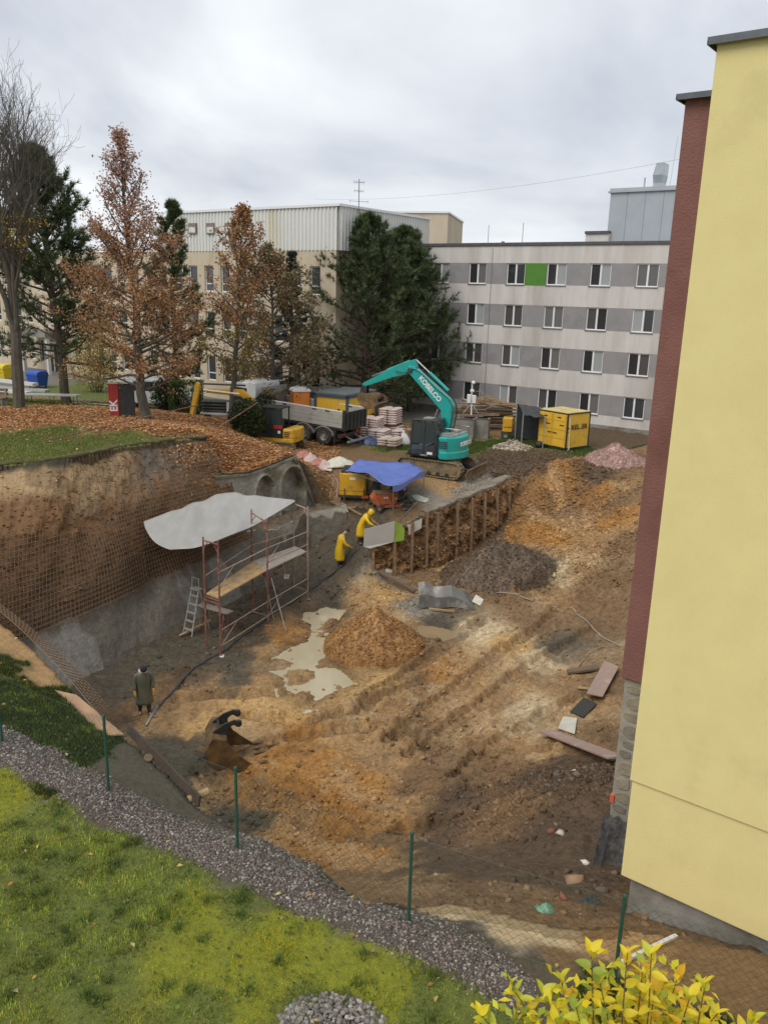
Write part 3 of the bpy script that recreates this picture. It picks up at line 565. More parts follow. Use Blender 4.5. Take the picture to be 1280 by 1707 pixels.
for i, v in enumerate(vs2):
    z = lb2[:, 2] * (1 - v) + topz * v; back = (.45 + .75 * (1 - sstep(.3, 2.2, s2))) * v + .12 * (1 - sstep(.3, 1.5, s2)) + .10 * fbm(s2 * .8, z * .8, 3, 405) + .02 * fbm(s2 * 4, z * 4, 2, 407)
    V2[i, :, :2] = lb2[:, :2] - n2d * back[:, None]; V2[i, :, 2] = z
    base = np.array([.15, .135, .105]) * (1 + .3 * fbm(s2 * .9, z * .6, 3, 411))[:, None]
    fresh = sstep(.10, .17, v - .55 + .75 * fbm(s2 * 1.25 + .6, z * .3, 2, 415) + .05 * fbm(s2 * 7, z * 7, 2, 417))[:, None] * sstep(.25, .45, s2 / s2[-1])[:, None]
    C2[i, :, :3] = base * (1 - fresh) + np.array([.38, .35, .29]) * fresh; C2[i, :, 3] = .45
lw = mesh_np('sprayed_concrete_wall', V2.reshape(-1, 3), fgrid(30, 90), 'wall_soil', col=C2.reshape(-1, 4), smooth=True)
tag(lw, 'low grey sprayed concrete wall with pale ragged patches behind the scaffold', 'concrete wall')
# ledge between that wall and the arches
NL = 26; LV = np.zeros((NL, 90, 3)); LC = np.zeros((NL, 90, 4))
fr_ = V2[-1]; bk = np.array([A0 + (A1 - A0) * t for t in np.linspace(0, 1.12, 90)])
for i, t in enumerate(np.linspace(0, 1, NL)):
    q = fr_ * (1 - t) + bk * t; q[:, 2] = topz * (1 - t) + (-1.68 + .25 * np.linspace(0, 1, 90)) * t + .14 * fbm(q[:, 0] * 2.2, q[:, 1] * 2.2, 4, 421) * min(1, t * 6 + .2)
    if i == NL - 1: q[:, :2] += np.array([-ha[1], ha[0]]) * .35
    LV[i] = q; nz = fbm(q[:, 0] * 1.4, q[:, 1] * 1.4, 4, 425)[:, None]
    LC[i, :, :3] = np.array([.17, .13, .085]) * (1 + .6 * nz); LC[i, :, 3] = .3
struct(mesh_np('earth_ledge', LV.reshape(-1, 3), fgrid(NL, 90), 'soil', col=LC.reshape(-1, 4), smooth=True))
# arches: coordinates s along the wall, z up; recessed panels inside two round arches
def sz(px, py):
    q = PL(px, py, A0, ha); return ((q - A0)[:2] @ ha, q[2])
outl = [(-.9, -1.9), (-.9, .85), sz(377, 792), sz(411, 789), sz(440, 781), sz(465, 771), sz(487, 762), sz(495, 765), sz(507, 800), sz(516, 830), sz(526, 852), (A1 - A0)[:2] @ ha + np.array([.15, 0])]
outl[-1] = (outl[-2][0] + .1, -2.0)
ss = np.arange(-.9, outl[-1][0] + .05, .05); zs = np.arange(-2.0, 1.3, .05); S, Z = np.meshgrid(ss, zs)
ins = inpoly(S, Z, outl)
a1c = sz(441, 822); a2c = sz(486, 812)
def arch(S, Z, cs, cz, r, rise):
    return (np.abs(S - cs) < r) & (Z < cz + rise * np.sqrt(np.clip(1 - ((S - cs) / r) ** 2, 0, 1)))
ar1 = arch(S, Z, a1c[0] - .02, a1c[1], .52, .80); ar2 = arch(S, Z, a2c[0] + .05, a2c[1], .74, .95)
rec = np.where(ar1, .34, 0) + np.where(ar2, .42, 0) - .10 * ((~ar1) & (~ar2) & (arch(S, Z, a1c[0] - .02, a1c[1], .62, .92) | arch(S, Z, a2c[0] + .05, a2c[1], .86, 1.08)))
nb = np.array([-ha[1], ha[0]])
AV = np.zeros(S.shape + (3,)); AV[..., :2] = A0[:2] + S[..., None] * ha + (rec + .03 * fbm(S * 2, Z * 2, 3, 431))[..., None] * nb; AV[..., 2] = Z
nA = fbm(S * 1.3, Z * 1.3, 4, 435)[..., None]; mossk = (sstep(.05, .3, fbm(S * 1.1 + 3, Z * 1.1, 3, 439)) * (Z > -.6))[..., None] * .6
AC = np.array([.29, .27, .22]) * (1 + .7 * nA); AC = AC * (1 - mossk) + np.array([.10, .095, .025]) * mossk
redk = (ar1 & (S < a1c[0] - .1))[..., None] * .5; AC = AC * (1 - redk) + np.array([.26, .16, .12]) * redk
ff = fgrid(*S.shape); okf = ins.ravel()[ff].all(1)
arw = thing('arch_wall', A0, 0, 'old grey concrete wall with two blind arches below the leaf slope', 'concrete wall')
AVl = AV - A0
used, inv = np.unique(ff[okf], return_inverse=True)
mesh_np('wall_face', AVl.reshape(-1, 3)[used], inv.reshape(-1, 4), 'wall_soil', arw, col=np.concatenate([AC, np.full(S.shape + (1,), .2)], -1).reshape(-1, 4)[used])
# thickness of the wall: coping along its outline and a sloping buttress on the right
pm('old_concrete', (.29,.27,.225), (.19,.175,.135), ns=2.2, rough=.9, bump=.5, bs=14, dirt=(.09,.085,.03), da=.45, ds=1.6)
mb = MB(); ol = [(np.array([*(A0[:2] + s * ha), z]) - A0) for s, z in outl[1:-1]]
n3 = np.array([nb[0], nb[1], 0])
for a, b in zip(ol[:-1], ol[1:]): mb.add([a - n3*.06, b - n3*.06, b + n3*.55, a + n3*.55, a - n3*.06 - (0,0,.12), b - n3*.06 - (0,0,.12), b + n3*.55 - (0,0,.3), a + n3*.55 - (0,0,.3)], [(0,1,2,3),(0,4,5,1),(3,2,6,7),(4,7,6,5)])
mb.build('coping', 'old_concrete', arw)
mb = MB(); a, b = ol[-5], ol[-1]; h3 = np.array([ha[0], ha[1], 0])
mb.add([a - n3*.1, a + h3*.32 + n3*.05, b - n3*.1, b + h3*.5 + n3*.3, b - (0,0,.5), b + h3*.5 + n3*.3 - (0,0,.6), a + n3*.6, b + n3*.9], [(0,2,3,1), (2,4,5,3), (0,1,6), (1,3,7,6)])
mb.build('buttress', 'old_concrete', arw)

# ------------------------------------------------------------------ upper ground: bank, road, platform
holeW = [tuple(p[:2]) for p in [LB0] + LB[:4]] + [tuple(p[:2] - .05 * -wn_) for p in tL[::-6]]
arL = [tuple((A0[:2] + s * ha + nb * .75)) for s in (-.9, outl[-2][0])]
holeL = [LB[3][:2], LB[4][:2], tuple(V2[-1, -8, :2]), tuple(A1[:2] + ha * .2), arL[1], arL[0], tuple(T_end[:2])]
upm = (~inp) & (wn < .5) & (~inpoly(XX, YY, holeW)) & (~inpoly(XX, YY, holeL))
# the bank meets the wall top at the wall's own height
dT, aT = pdist(XX, YY, [tuple(p[:2]) for p in tL[::4]])
zT = np.interp(aT, np.concatenate([[0], np.cumsum(np.linalg.norm(np.diff(tL[::4, :2], axis=0), axis=1))]), tL[::4, 2])
kk = np.exp(-(dT / .5) ** 2) * upm; HH = HH * (1 - kk) + (zT + .03) * kk
dL2, _ = pdist(XX, YY, [p[:2] for p in LB[3:]]); upm &= ~((dL2 < .62) & (YY > LB[4][1] - .5)); kk = np.exp(-(dL2 / .95) ** 2) * upm; HH = HH * (1 - kk) + (-1.6) * kk
sub('bank_and_road', dilate(upm) & ~inp, 'soil', 2.6)
# turf lip rolled over the cut edge, and the earth shoulder above the arches
def lip(path, inner, name, front=.07, drop=.3, back=.55, seed=0, grass=True):
    pth = np.array(path, float); q, s_ = resamp(pth, max(40, int(np.linalg.norm(np.diff(pth[:, :2], axis=0), axis=1).sum() / .09)))
    d = np.gradient(q[:, :2], axis=0); d /= np.linalg.norm(d, axis=1)[:, None]; n_ = np.stack([d[:, 1], -d[:, 0]], 1) * inner; rows, cols = [], []
    e = .10 * fbm(s_ * 1.4, s_ * 0, 4, 900 + seed) + .05 * fbm(s_ * 6, s_ * 0, 2, 903 + seed)
    for k, (o, dz, c) in enumerate(((-back, None, 0), (-back * .6, None, 0), (-.2, None, 0), (front * .3, .02, 0), (front, -.05, 1), (front * .8, -drop * .5, 1), (-.05, -drop, 2), (-.3, -drop * 1.6, 2))):
        oo = o + (e if k > 2 else 0); p = q[:, :2] + n_ * (oo if hasattr(oo, '__len__') else np.full(len(q), oo))[:, None]
        z = np.maximum(H(p[:, 0], p[:, 1]), q[:, 2] - .3) + .035 if dz is None and k < 2 else q[:, 2] + .05 + (dz or 0) + .03 * fbm(s_ * 3, s_ * 0 + k, 2, 910 + seed) * (k > 2)
        if k == 0: z = H(p[:, 0], p[:, 1]) - .02
        rows.append(np.concatenate([p, z[:, None]], 1)); base = np.array([(.11, .10, .035), (.065, .052, .032), (.10, .075, .045)][c] if grass else [(.24, .12, .05), (.09, .07, .04), (.15, .11, .07)][c]); cols.append(np.concatenate([base * (1 + .7 * fbm(s_ * 2.5, s_ * 0 + k * 3.1, 3, 920 + seed))[:, None], np.zeros((len(q), 1))], 1))
    struct(mesh_np(name, np.concatenate(rows), fgrid(len(rows), len(q)), 'soil', col=np.concatenate(cols), smooth=True)); return np.array(rows)
lip([tuple(p + np.array([0, 0, .02])) for p in tL[::5]] + [tuple(tL[-1])], 1, 'turf_edge', seed=1)
arc_z = lambda s: float(np.interp(s, [p[0] for p in outl[1:8]], [p[1] for p in outl[1:8]]))
shp = [tuple(T_end + np.array([0, 0, .03]))] + [(*(A0[:2] + ha * s + nb * .12), arc_z(s) + .05) for s in (-.3, .4, .8, 1.4, 2.0, 2.6, 3.1, 3.5, 3.75)]
leaf_rows = lip(shp, 1, 'leaf_edge', front=.12, drop=.16, back=1.15, seed=5, grass=False)
# far ground out to the horizon
cx_ = np.concatenate([np.arange(-1200, -120, 120), np.arange(-120, 121, 4), np.arange(240, 1300, 120)]); cy_ = np.concatenate([np.arange(-400, -20, 60), np.arange(-20, 121, 4), np.arange(240, 1700, 120)])
FX, FY = np.meshgrid(cx_, cy_)
FZ = np.where((FY > 20) & (FY < 120) & (np.abs(FX) < 60), f_up(np.clip(FX, -32, 24), np.clip(FY, 20, 78)), .6) ; FZ = np.where(FX > 8, np.minimum(FZ, 0), FZ) - .12
FZ = np.where((FX < 20) & (FX > -26) & (FY < 56) & (FY > 1.5), -9, FZ)
ff = fgrid(*FX.shape); cxm = FX.ravel()[ff].mean(1); cym = FY.ravel()[ff].mean(1)
okf = ~((cxm > -24) & (cxm < 18) & (cym > 2) & (cym < 54))
FZ = np.where(FZ < -5, H(FX, FY) - .2, FZ)
fc = np.zeros(FX.shape + (4,)); nf = fbm(FX * .12, FY * .12, 3, 451); kf = sstep(-.1, .15, nf)[..., None]
fc[..., :3] = np.array(GRASS) * kf + np.array(ASPH) * (1 - kf)
struct(mesh_np('ground', np.stack([FX, FY, FZ], -1).reshape(-1, 3), ff[okf], 'turf_soil', col=fc.reshape(-1, 4)))

# ------------------------------------------------------------------ pile wall on the far side of the pit
pt_ = np.array(PT); pbz = np.array(PB)
q, sP = resamp(np.concatenate([pt_], 0), 240); zb_ = np.interp(sP, np.concatenate([[0], np.cumsum(np.linalg.norm(np.diff(pt_[:, :2], axis=0), axis=1))]), pbz) - .25
dP = np.gradient(q[:, :2], axis=0); dP /= np.linalg.norm(dP, axis=1)[:, None]; nP = np.stack([dP[:, 1], -dP[:, 0]], 1)
VP = np.zeros((60, 240, 3)); CP = np.zeros((60, 240, 4))
ztop = np.maximum(H(q[:, 0] - nP[:, 0] * .25, q[:, 1] - nP[:, 1] * .25), q[:, 2]) + .02
for i, v in enumerate(np.linspace(0, 1, 60)):
    z = zb_ * (1 - v) + ztop * v
    rk = fbm(sP * 1.3, z * 1.3, 4, 501, .6); rk2 = np.abs(fbm(sP * 4.5, z * 4.5, 3, 505))
    off = (.30 * (1 - v) + .28 * rk + .22 * rk2) * np.clip((1 - v) * 8, 0, 1) - .02
    VP[i, :, :2] = q[:, :2] + nP * off[:, None]; VP[i, :, 2] = z
    c = np.array([.25, .14, .06]) * (1 + .9 * fbm(sP * 1.6, z * 2.4, 4, 511))[:, None]
    d_ = sstep(.05, .3, fbm(sP * 3, z * 3, 3, 515))[:, None]; c = c * (1 - .65 * d_) + np.array([.10, .065, .036]) * .65 * d_
    p_ = sstep(.15, .35, fbm(sP * 1.2 + 9, z * 1.2, 3, 519))[:, None]; c = c * (1 - .5 * p_) + np.array([.40, .25, .12]) * .5 * p_
    t_ = sstep(.93, .98, v + .03 * rk)[:, None] if False else np.full((240, 1), float(v > .965)); c = c * (1 - t_) + np.array([.17, .145, .11]) * t_
    CP[i, :, :3] = np.clip(c, .02, 1); CP[i, :, 3] = .2
pwl = mesh_np('piled_earth_wall', VP.reshape(-1, 3), fgrid(60, 240), 'wall_soil', col=CP.reshape(-1, 4), smooth=True)
tag(pwl, 'raw rocky earth wall behind the row of rusty upright piles', 'soil wall')
# the broken road slab overhanging it
pm('slab', (.27,.235,.18), (.20,.165,.12), ns=1.5, rough=.75, bump=.4, bs=9, dirt=(.15,.11,.07), da=.4, ds=1.2)
mb = MB(); sl_ = [i for i in range(240) if .28 < sP[i] / sP[-1] < .97]
e_ = .16 * fbm(sP * 1.1, sP * 0, 3, 525) + .06 * fbm(sP * 5, sP * 0, 2, 527)
for a, b in zip(sl_[:-1:2], sl_[2::2]):
    def pp_(i, o, dz): return (q[i, 0] + nP[i, 0] * o, q[i, 1] + nP[i, 1] * o, ztop[i] + dz)
    o1, o2 = .05 + e_[a], .05 + e_[b]
    mb.add([pp_(a, -.45, .035), pp_(b, -.45, .035), pp_(b, o2, .02), pp_(a, o1, .02), pp_(a, -.45, -.1), pp_(b, -.45, -.1), pp_(b, o2, -.09), pp_(a, o1, -.09)], [(0,3,2,1), (4,5,6,7), (3,7,6,2)])
tag(mb.build('road_slab_edge', 'slab'), 'broken grey slab edge along the top of the piled wall', 'slab')
pm('rust_steel', (.30,.185,.10), (.20,.115,.06), ns=7, rough=.85, bump=.3, bs=30, dirt=(.36,.26,.15), da=.4, ds=5)
words = ['shortest and leftmost of the row, in front of the kneeling yellow raincoat', 'second from the left, under the grey board', 'third from the left, under the grey board', 'fourth from the left, beside the green board', 'fifth from the left, right of the pale board', 'sixth from the left', 'seventh from the left', 'eighth from the left', 'fourth from the right', 'third from the right', 'rightmost, beside the orange spoil']
words = ['leftmost and shortest in the row along the earth wall', 'second from the left in the row, before the grey board', 'third from the left, by the join of grey and green boards', 'fourth from the left, right of the green board', 'fifth from the left, beside a pale board', 'sixth from the left along the earth wall', 'fifth from the right along the earth wall', 'fourth from the right along the earth wall', 'third from the right along the earth wall', 'second from the right along the earth wall', 'rightmost in the row, near the orange spoil']
for i, p in enumerate(PT):
    r_ = random.Random(i); mb = MB(); lean = np.array([r_.uniform(-.06, .06), r_.uniform(-.06, .06), 0]); n_ = np.array([nP[min(239, i * 24)][0], nP[min(239, i * 24)][1], 0])
    a = np.array([p[0], p[1], PB[i] - .4]) + n_ * .42; b = np.array([p[0], p[1], p[2] + .02 + (.15 if i < 4 else 0)]) + n_ * .34 + lean
    d3 = np.array([dP[min(239, i*24)][0], dP[min(239, i*24)][1], 0])
    mb.beam(a - n_*.045, b - n_*.045, .11, .014, up=n_); mb.beam(a + n_*.045, b + n_*.045, .11, .014, up=n_); mb.beam(a, b, .014, .084, up=n_)   # an H section
    tag(mb.build('steel_pile', 'rust_steel'), 'rusty steel pile, ' + words[i], 'pile', 'steel piles along the earth wall')
# water in the hollows
def water(name, col, label, k):
    m = bpy.data.materials.new(name); m.use_nodes = True; t = m.node_tree; b = t.nodes['Principled BSDF']; b.inputs['Base Color'].default_value = (*col, 1); b.inputs['Roughness'].default_value = .04; b.inputs['Specular IOR Level'].default_value = .9
    n = t.nodes.new('ShaderNodeTexNoise'); n.inputs['Scale'].default_value = 5; bp = t.nodes.new('ShaderNodeBump'); bp.inputs['Strength'].default_value = .04; bp.inputs['Distance'].default_value = .02
    t.links.new(n.outputs['Fac'], bp.inputs['Height']); t.links.new(bp.outputs[0], b.inputs['Normal']); MATS[name] = m
    pd = np.array(PUDW[k]); c = pd.mean(0); mb = MB(); q_ = [(c[0] + (x - c[0]) * 1.25, c[1] + (y - c[1]) * 1.25, PZ[k]) for x, y in pd]; mb.add(q_, [tuple(range(len(q_)))])
    return struct(mb.build('puddle', name))
water('milky_water', (.47, .40, .265), '', 0); water('brown_water', (.30, .20, .10), '', 1)
# ------------------------------------------------------------------ yellow building on the right
pm('yellow_stucco', (.75,.64,.285), (.71,.60,.265), ns=1.6, rough=.9, bump=.18, bs=85, dirt=(.64,.54,.24), da=.10, ds=.8)
pm('brown_stucco', (.235,.105,.088), (.20,.088,.074), ns=1.5, rough=.85, bump=.5, bs=30, dirt=(.16,.065,.05), da=.2, ds=1.0)
pm('plinth_concrete', (.30,.285,.25), (.20,.19,.165), ns=2, rough=.9, bump=.4, bs=16, dirt=(.14,.115,.08), da=.4, ds=1.3)
pm('sheet_metal_dark', (.14,.155,.165), (.11,.12,.13), ns=4, rough=.45, metal=.6, bump=.03)
eY = np.array([math.sin(R(53.0)), -math.cos(R(53.0))]); bY = np.array([eY[1] * -1, eY[0]])   # along the wall to the right; into the building
bY = np.array([math.cos(R(53.0)), math.sin(R(53.0))])
yc = P(1030, 1459, 1.0); YTOP = 11.44
yb = thing('yellow_building', (yc[0], yc[1], 0), math.atan2(eY[1], eY[0]), 'yellow rendered building with brown strip and stone plinth on the right', 'building')
MB().bb(0, 18, 0, 12, 2.51, YTOP).build('upper_wall', 'yellow_stucco', yb, bevel=.015)
MB().bb(.025, 17.9, .03, 11.9, 1.0, 2.515).build('lower_wall', 'yellow_stucco', yb, bevel=.008)
MB().bb(.14, 17.8, .13, 11.8, -2.5, 1.01).build('concrete_base', 'plinth_concrete', yb)
MB().bb(-.08, 18.2, -.08, 12, YTOP, YTOP + .035).bb(-.08, 18.2, -.08, -.065, YTOP - .04, YTOP).bb(-.08, -.065, -.08, 12, YTOP - .04, YTOP).build('roof_edge', 'sheet_metal_dark', yb)
bt = P(1142, 163, 11.42); lb_ = np.array([(bt[:2] - yc[:2]) @ eY, (bt[:2] - yc[:2]) @ bY])      # brown wing, set back behind the yellow block
bzb = PL(1033, 1131, bt, bY)[2]
MB().bb(lb_[0], 16, lb_[1], lb_[1] + 14, bzb, 11.42).build('brown_wall', 'brown_stucco', yb, bevel=.02)
MB().bb(lb_[0] - .09, 16, lb_[1] - .12, lb_[1] + 14, 11.42, 11.455).bb(lb_[0] - .09, 16, lb_[1] - .12, lb_[1] - .1, 11.38, 11.42).bb(lb_[0] - .09, lb_[0] - .07, lb_[1] - .12, lb_[1] + 14, 11.38, 11.42).build('roof_edge', 'sheet_metal_dark', yb)
pm('mortar', (.36,.33,.27), (.26,.24,.20), ns=4, rough=.95, bump=.5, bs=25)
MB().bb(lb_[0] + .05, 15.9, lb_[1] + .06, lb_[1] + 13.9, -1.6, bzb + .01).build('plinth_wall', 'mortar', yb)
MB().bb(lb_[0] + .12, 15.9, lb_[1] + .10, lb_[1] + 13.9, -4.5, -.6).build('foundation', 'plinth_concrete', yb)
for k in range(3): pm('stone_%d' % k, ((.30,.255,.18), (.245,.215,.17), (.33,.29,.215))[k], ((.20,.165,.115), (.16,.14,.11), (.24,.20,.14))[k], ns=5, rough=.9, bump=.6, bs=18)
rs = random.Random(4); z = bzb - .06; 
while z > .3:
    hgt = rs.uniform(.16, .30); x = lb_[0] + .07 + rs.uniform(0, .03); x1e = lb_[0] + 1.75
    while x < x1e:
        wd = rs.uniform(.2, .42); n_ = 9; cxs, czs = x + wd / 2, z - hgt / 2; poly = []
        for i in range(n_):
            a = 2 * math.pi * i / n_ + rs.uniform(-.15, .15); rr_ = rs.uniform(.86, 1.0)
            ca, sa = math.cos(a), math.sin(a); k = 1 / max(abs(ca), abs(sa)) ** .62
            poly.append((cxs + ca * k * rr_ * (wd / 2 - .012), czs + sa * k * rr_ * (hgt / 2 - .012)))
        mb = MB(); f_ = lb_[1] + .06 - rs.uniform(.012, .03); mb.prism(poly, f_, lb_[1] + .1, 'y'); mb.build('stone', 'stone_%d' % rs.randrange(3), yb, bevel=.01)
        x += wd + .01
    z -= hgt + .012
# ragged bitumen sheet and orange paint mark at the foot of the stone plinth
pm('orange_paint', (.75,.13,.05), (.6,.12,.06), ns=8, rough=.8)
MB().bb(lb_[0] + .03, lb_[0] + .10, lb_[1] + .02, lb_[1] + .1, .48, .62).build('paint_mark', 'orange_paint', yb)['label'] = 'orange paint mark on plinth corner'
pm('bitumen', (.05,.05,.055), (.14,.13,.12), ns=9, rough=.5, bump=.5, bs=20)
mb = MB(); rs = random.Random(9)
xs_ = np.linspace(lb_[0] - .02, lb_[0] + .85, 12); tz = [.28 + rs.uniform(-.06, .06) for _ in xs_]; bz = [-.75 + rs.uniform(-.35, .3) for _ in xs_]
mb.grid([[(x, lb_[1] - .03 + .05 * math.sin(i * 2.1) - .08 * j, tz[i] * (1 - j / 4) + bz[i] * j / 4) for i, x in enumerate(xs_)] for j in range(5)]).build('torn_membrane', 'bitumen', yb, solid=.008)

# ------------------------------------------------------------------ long white and grey building at the back
pm('white_render', (.66,.62,.585), (.56,.525,.49), ns=1.2, rough=.9, bump=.12, bs=30, dirt=(.44,.40,.36), da=.35, ds=.5, stretch=(1, 1, .18))
pm('grey_render', (.30,.285,.285), (.265,.25,.25), ns=1.2, rough=.9, bump=.12, bs=30, dirt=(.23,.215,.21), da=.2, ds=.6)
pm('white_frame', (.80,.80,.79), (.74,.74,.73), ns=6, rough=.4, bump=0)
pm('sill_metal', (.20,.20,.20), (.16,.16,.16), ns=6, rough=.5, bump=0)
pm('dark_capping', (.10,.10,.105), (.07,.07,.075), ns=4, rough=.6, bump=.1)
pm('green_panel', (.075,.21,.022), (.09,.24,.03), ns=2, rough=.5, bump=.05)
for k, c in enumerate([(.035,.035,.038), (.09,.085,.082), (.16,.155,.15), (.34,.36,.36), (.055,.058,.065)]): glass_mat('glass_%d' % k, c, .08)
hW_ = np.array([-.814, .581]); p0W = np.array([14.65, 55.69]); rzW = math.atan2(-hW_[1], -hW_[0])
wb = thing('hospital_block', (p0W[0], p0W[1], 0), rzW, 'long white four storey block with grey window bands behind the container', 'building')
XL, XR, DEP = -30.0, 12.0, 14.0
ROWS = [(9.42, 10.86), (6.56, 8.04), (3.76, 5.23), (.94, 2.34)]
zb = [(-1.5, .94), (2.34, 3.76), (5.23, 6.56), (8.04, 9.42), (10.86, 12.02)]
for a, b in zb: MB().bb(XL, XR, 0, DEP, a + (.002 if a > 0 else 0), b - .002).build('white_band', 'white_render', wb)
WC = [-10.28 - 3.1 * k for k in range(6, 0, -1)] + [-10.28, -7.21, -4.13, -1.01, 2.13, 5.25, 8.35]
ww = 1.44
MB().bb(XL, XR, .3, DEP, 0, 11.9).build('core_wall', 'grey_render', wb)
pr_, pw_ = None, None
fm = MB().bb(-ww/2, ww/2, -.04, .03, 0, .07).bb(-ww/2, ww/2, -.04, .03, 1.37, 1.44).bb(-ww/2, -ww/2+.07, -.04, .03, .07, 1.37).bb(ww/2-.07, ww/2, -.04, .03, .07, 1.37).bb(-.06, .06, -.045, .03, .07, 1.37)
fo = None; rs = random.Random(12)
for ri_, (a, b) in enumerate(ROWS):
    x = XL
    for c in WC + [XR + ww / 2]:
        if c - ww/2 - x > .05: MB().bb(x, c - ww/2, .006, .32, a, b).build('grey_panel', 'grey_render', wb)
        x = c + ww / 2
    for ci, c in enumerate(WC):
        if fo is None: fo = fm.build('window', 'white_frame', wb); fme = fo.data
        else: fo = link('window', fme, wb)
        fo.location = (c, .13, a + .0); fo.scale = (1, 1, (b - a) / 1.44)
        for sgn in (-1, 1):
            q = MB().bb(-.3, .3, 0, .012, .05, 1.39) if pw_ is None else None
            kind = rs.choices([0, 1, 2, 3, 4], [.2, .24, .2, .22, .14])[0]
            key = 'pane_me_%d' % kind
            if key not in globals(): po = MB().bb(-.29, .29, 0, .012, .06, 1.38).build('pane', 'glass_%d' % kind, fo); globals()[key] = po.data
            else: po = link('pane', globals()[key], fo)
            po.location = (sgn * .355, .0, 0)
        if 'sill_me' not in globals(): s_o = MB().bb(-ww/2 - .04, ww/2 + .04, -.20, .12, -.045, -.005).build('sill', 'sill_metal', fo); sill_me = s_o.data
        else: s_o = link('sill', sill_me, fo)
MB().bb(-6.47, -4.88, -.03, .006, ROWS[0][0] - .02, ROWS[0][1]).build('green_panel', 'green_panel', wb)['label'] = 'bright green wall panel between two windows'
MB().bb(XL, XR, -.08, DEP, 12.02, 12.24).build('roof_capping', 'dark_capping', wb, bevel=.02)
MB().bb(XL, XR, -.06, .01, -1.5, .28).build('base_course', 'plinth_concrete', wb)
# thin lightning conductor down the facade
MB().tube([(-9.1, -.05, .2), (-9.1, -.05, 11.9)], .012, 5).build('conductor', 'sill_metal', wb)
# plant room on the roof
pm('grey_cladding', (.40,.43,.455), (.36,.39,.415), ns=1, rough=.5, bump=.03, metal=.1)
q0 = PL(1010, 405, p0W + np.array([.581, .814]) * 7, hW_); q1 = PL(1013, 322, p0W + np.array([.581, .814]) * 7, hW_)
xl = -((q0[:2] - p0W) @ hW_); zt = q1[2]
for i in range(6): MB().bb(xl + i * 1.3, xl + i * 1.3 + 1.285, 7, 12.5, 12.2, zt).build('plant_room_panel', 'grey_cladding', wb, bevel=.008)
MB().bb(xl - .15, xl + 8.0, 6.85, 12.7, zt, zt + .12).bb(xl - .05, xl + 8.0, 6.95, 12.6, zt + .12, zt + .3).build('plant_room_roof', 'grey_cladding', wb)
q2 = PL(975, 390, p0W + np.array([.581, .814]) * 6.5, hW_); x2 = -((q2[:2] - p0W) @ hW_)
MB().bb(x2, xl + .3, 6.6, 9, 12.2, q2[2]).build('stair_head', 'white_render', wb); MB().bb(x2 - .05, xl + .3, 6.5, 9, q2[2], q2[2] + .2).build('stair_head_capping', 'dark_capping', wb)
pm('galvanised', (.50,.54,.56), (.42,.46,.48), ns=3, rough=.35, metal=.7, bump=.02)
xd = xl + 3.0; zt2 = zt + .3
mb = MB(); mb.bb(xd - .32, xd + .32, 8, 8.9, zt2, zt2 + .35); mb.loft([[(xd-.32,8,zt2+.35),(xd+.32,8,zt2+.35),(xd+.32,8.9,zt2+.35),(xd-.32,8.9,zt2+.35)], [(xd-.3,7.7,zt2+.85),(xd+.42,7.7,zt2+.85),(xd+.42,8.8,zt2+.85),(xd-.3,8.8,zt2+.85)], [(xd-.12,7.7,zt2+1.65),(xd+.42,7.7,zt2+1.65),(xd+.42,8.8,zt2+1.65),(xd-.12,8.8,zt2+1.65)]])
mb.build('vent_duct', 'galvanised', wb); MB().tube([(xd - .95, 8, zt2 - .05), (xd - .95, 8, zt2 + .75)], .06, 8).build('flue', 'galvanised', wb); MB().tube([(xd + .75, 8.4, zt2), (xd + .95, 8.4, zt2 + 3.4)], .015, 5).build('lightning_rod', 'galvanised', wb)
for px_, ht in ((838, .25), (813, 1.4), (870, 1.5)):
    q = PL(px_, 405, p0W + np.array([.581, .814]) * 2, hW_); MB().tube([(-((q[:2]-p0W) @ hW_), 2, 12.2), (-((q[:2]-p0W) @ hW_), 2, 12.2 + ht)], .02 if ht > 1 else .12, 6).build('roof_vent', 'sill_metal', wb)

# ------------------------------------------------------------------ cream building on the left
pm('cream_render', (.60,.50,.37), (.53,.44,.32), ns=.8, rough=.9, bump=.12, bs=25, dirt=(.44,.36,.25), da=.3, ds=.5, stretch=(1, 1, .3))
pm('corrugated', (.70,.70,.655), (.64,.64,.60), ns=1.0, rough=.6, bump=.03, dirt=(.60,.52,.33), da=.2, ds=.45, stretch=(1, 1, .12))
pc = YD(566, 343, 57.0); TOPC = pc[2]
hC = np.array([-.815, .58]); bC = np.array([.58, .815])
cb = thing('cream_building', (pc[0], pc[1], 0), math.atan2(-hC[1], -hC[0]), 'cream building with a corrugated pale metal upper floor behind the trees', 'building')
zc = PL(570, 417, pc, hC)[2]; xe = -((PL(278, 350, pc, hC)[:2] - pc[:2]) @ hC)
def ribs(x0, x1, zt, zb_, pitch=.34, d=.07):
    mb = MB(); n_ = int((x1 - x0) / pitch); pts = []
    for i in range(n_): pts += [(x0 + i*pitch, 0), (x0 + i*pitch + pitch*.45, 0), (x0 + i*pitch + pitch*.55, -d), (x0 + (i+1)*pitch - pitch*.1, -d)]
    for a, b in zip(pts[:-1], pts[1:]): mb.add([(a[0], a[1], zb_), (b[0], b[1], zb_), (b[0], b[1], zt), (a[0], a[1], zt)], [(0, 1, 2, 3)])
    return mb
ribs(xe, 0, TOPC, zc).build('corrugated_front', 'corrugated', cb)
sd_ = ribs(0, 11, TOPC, zc); sd_.v = [(-y + .0, x, z_) for x, y, z_ in sd_.v]; sd_.build('corrugated_side', 'corrugated', cb)
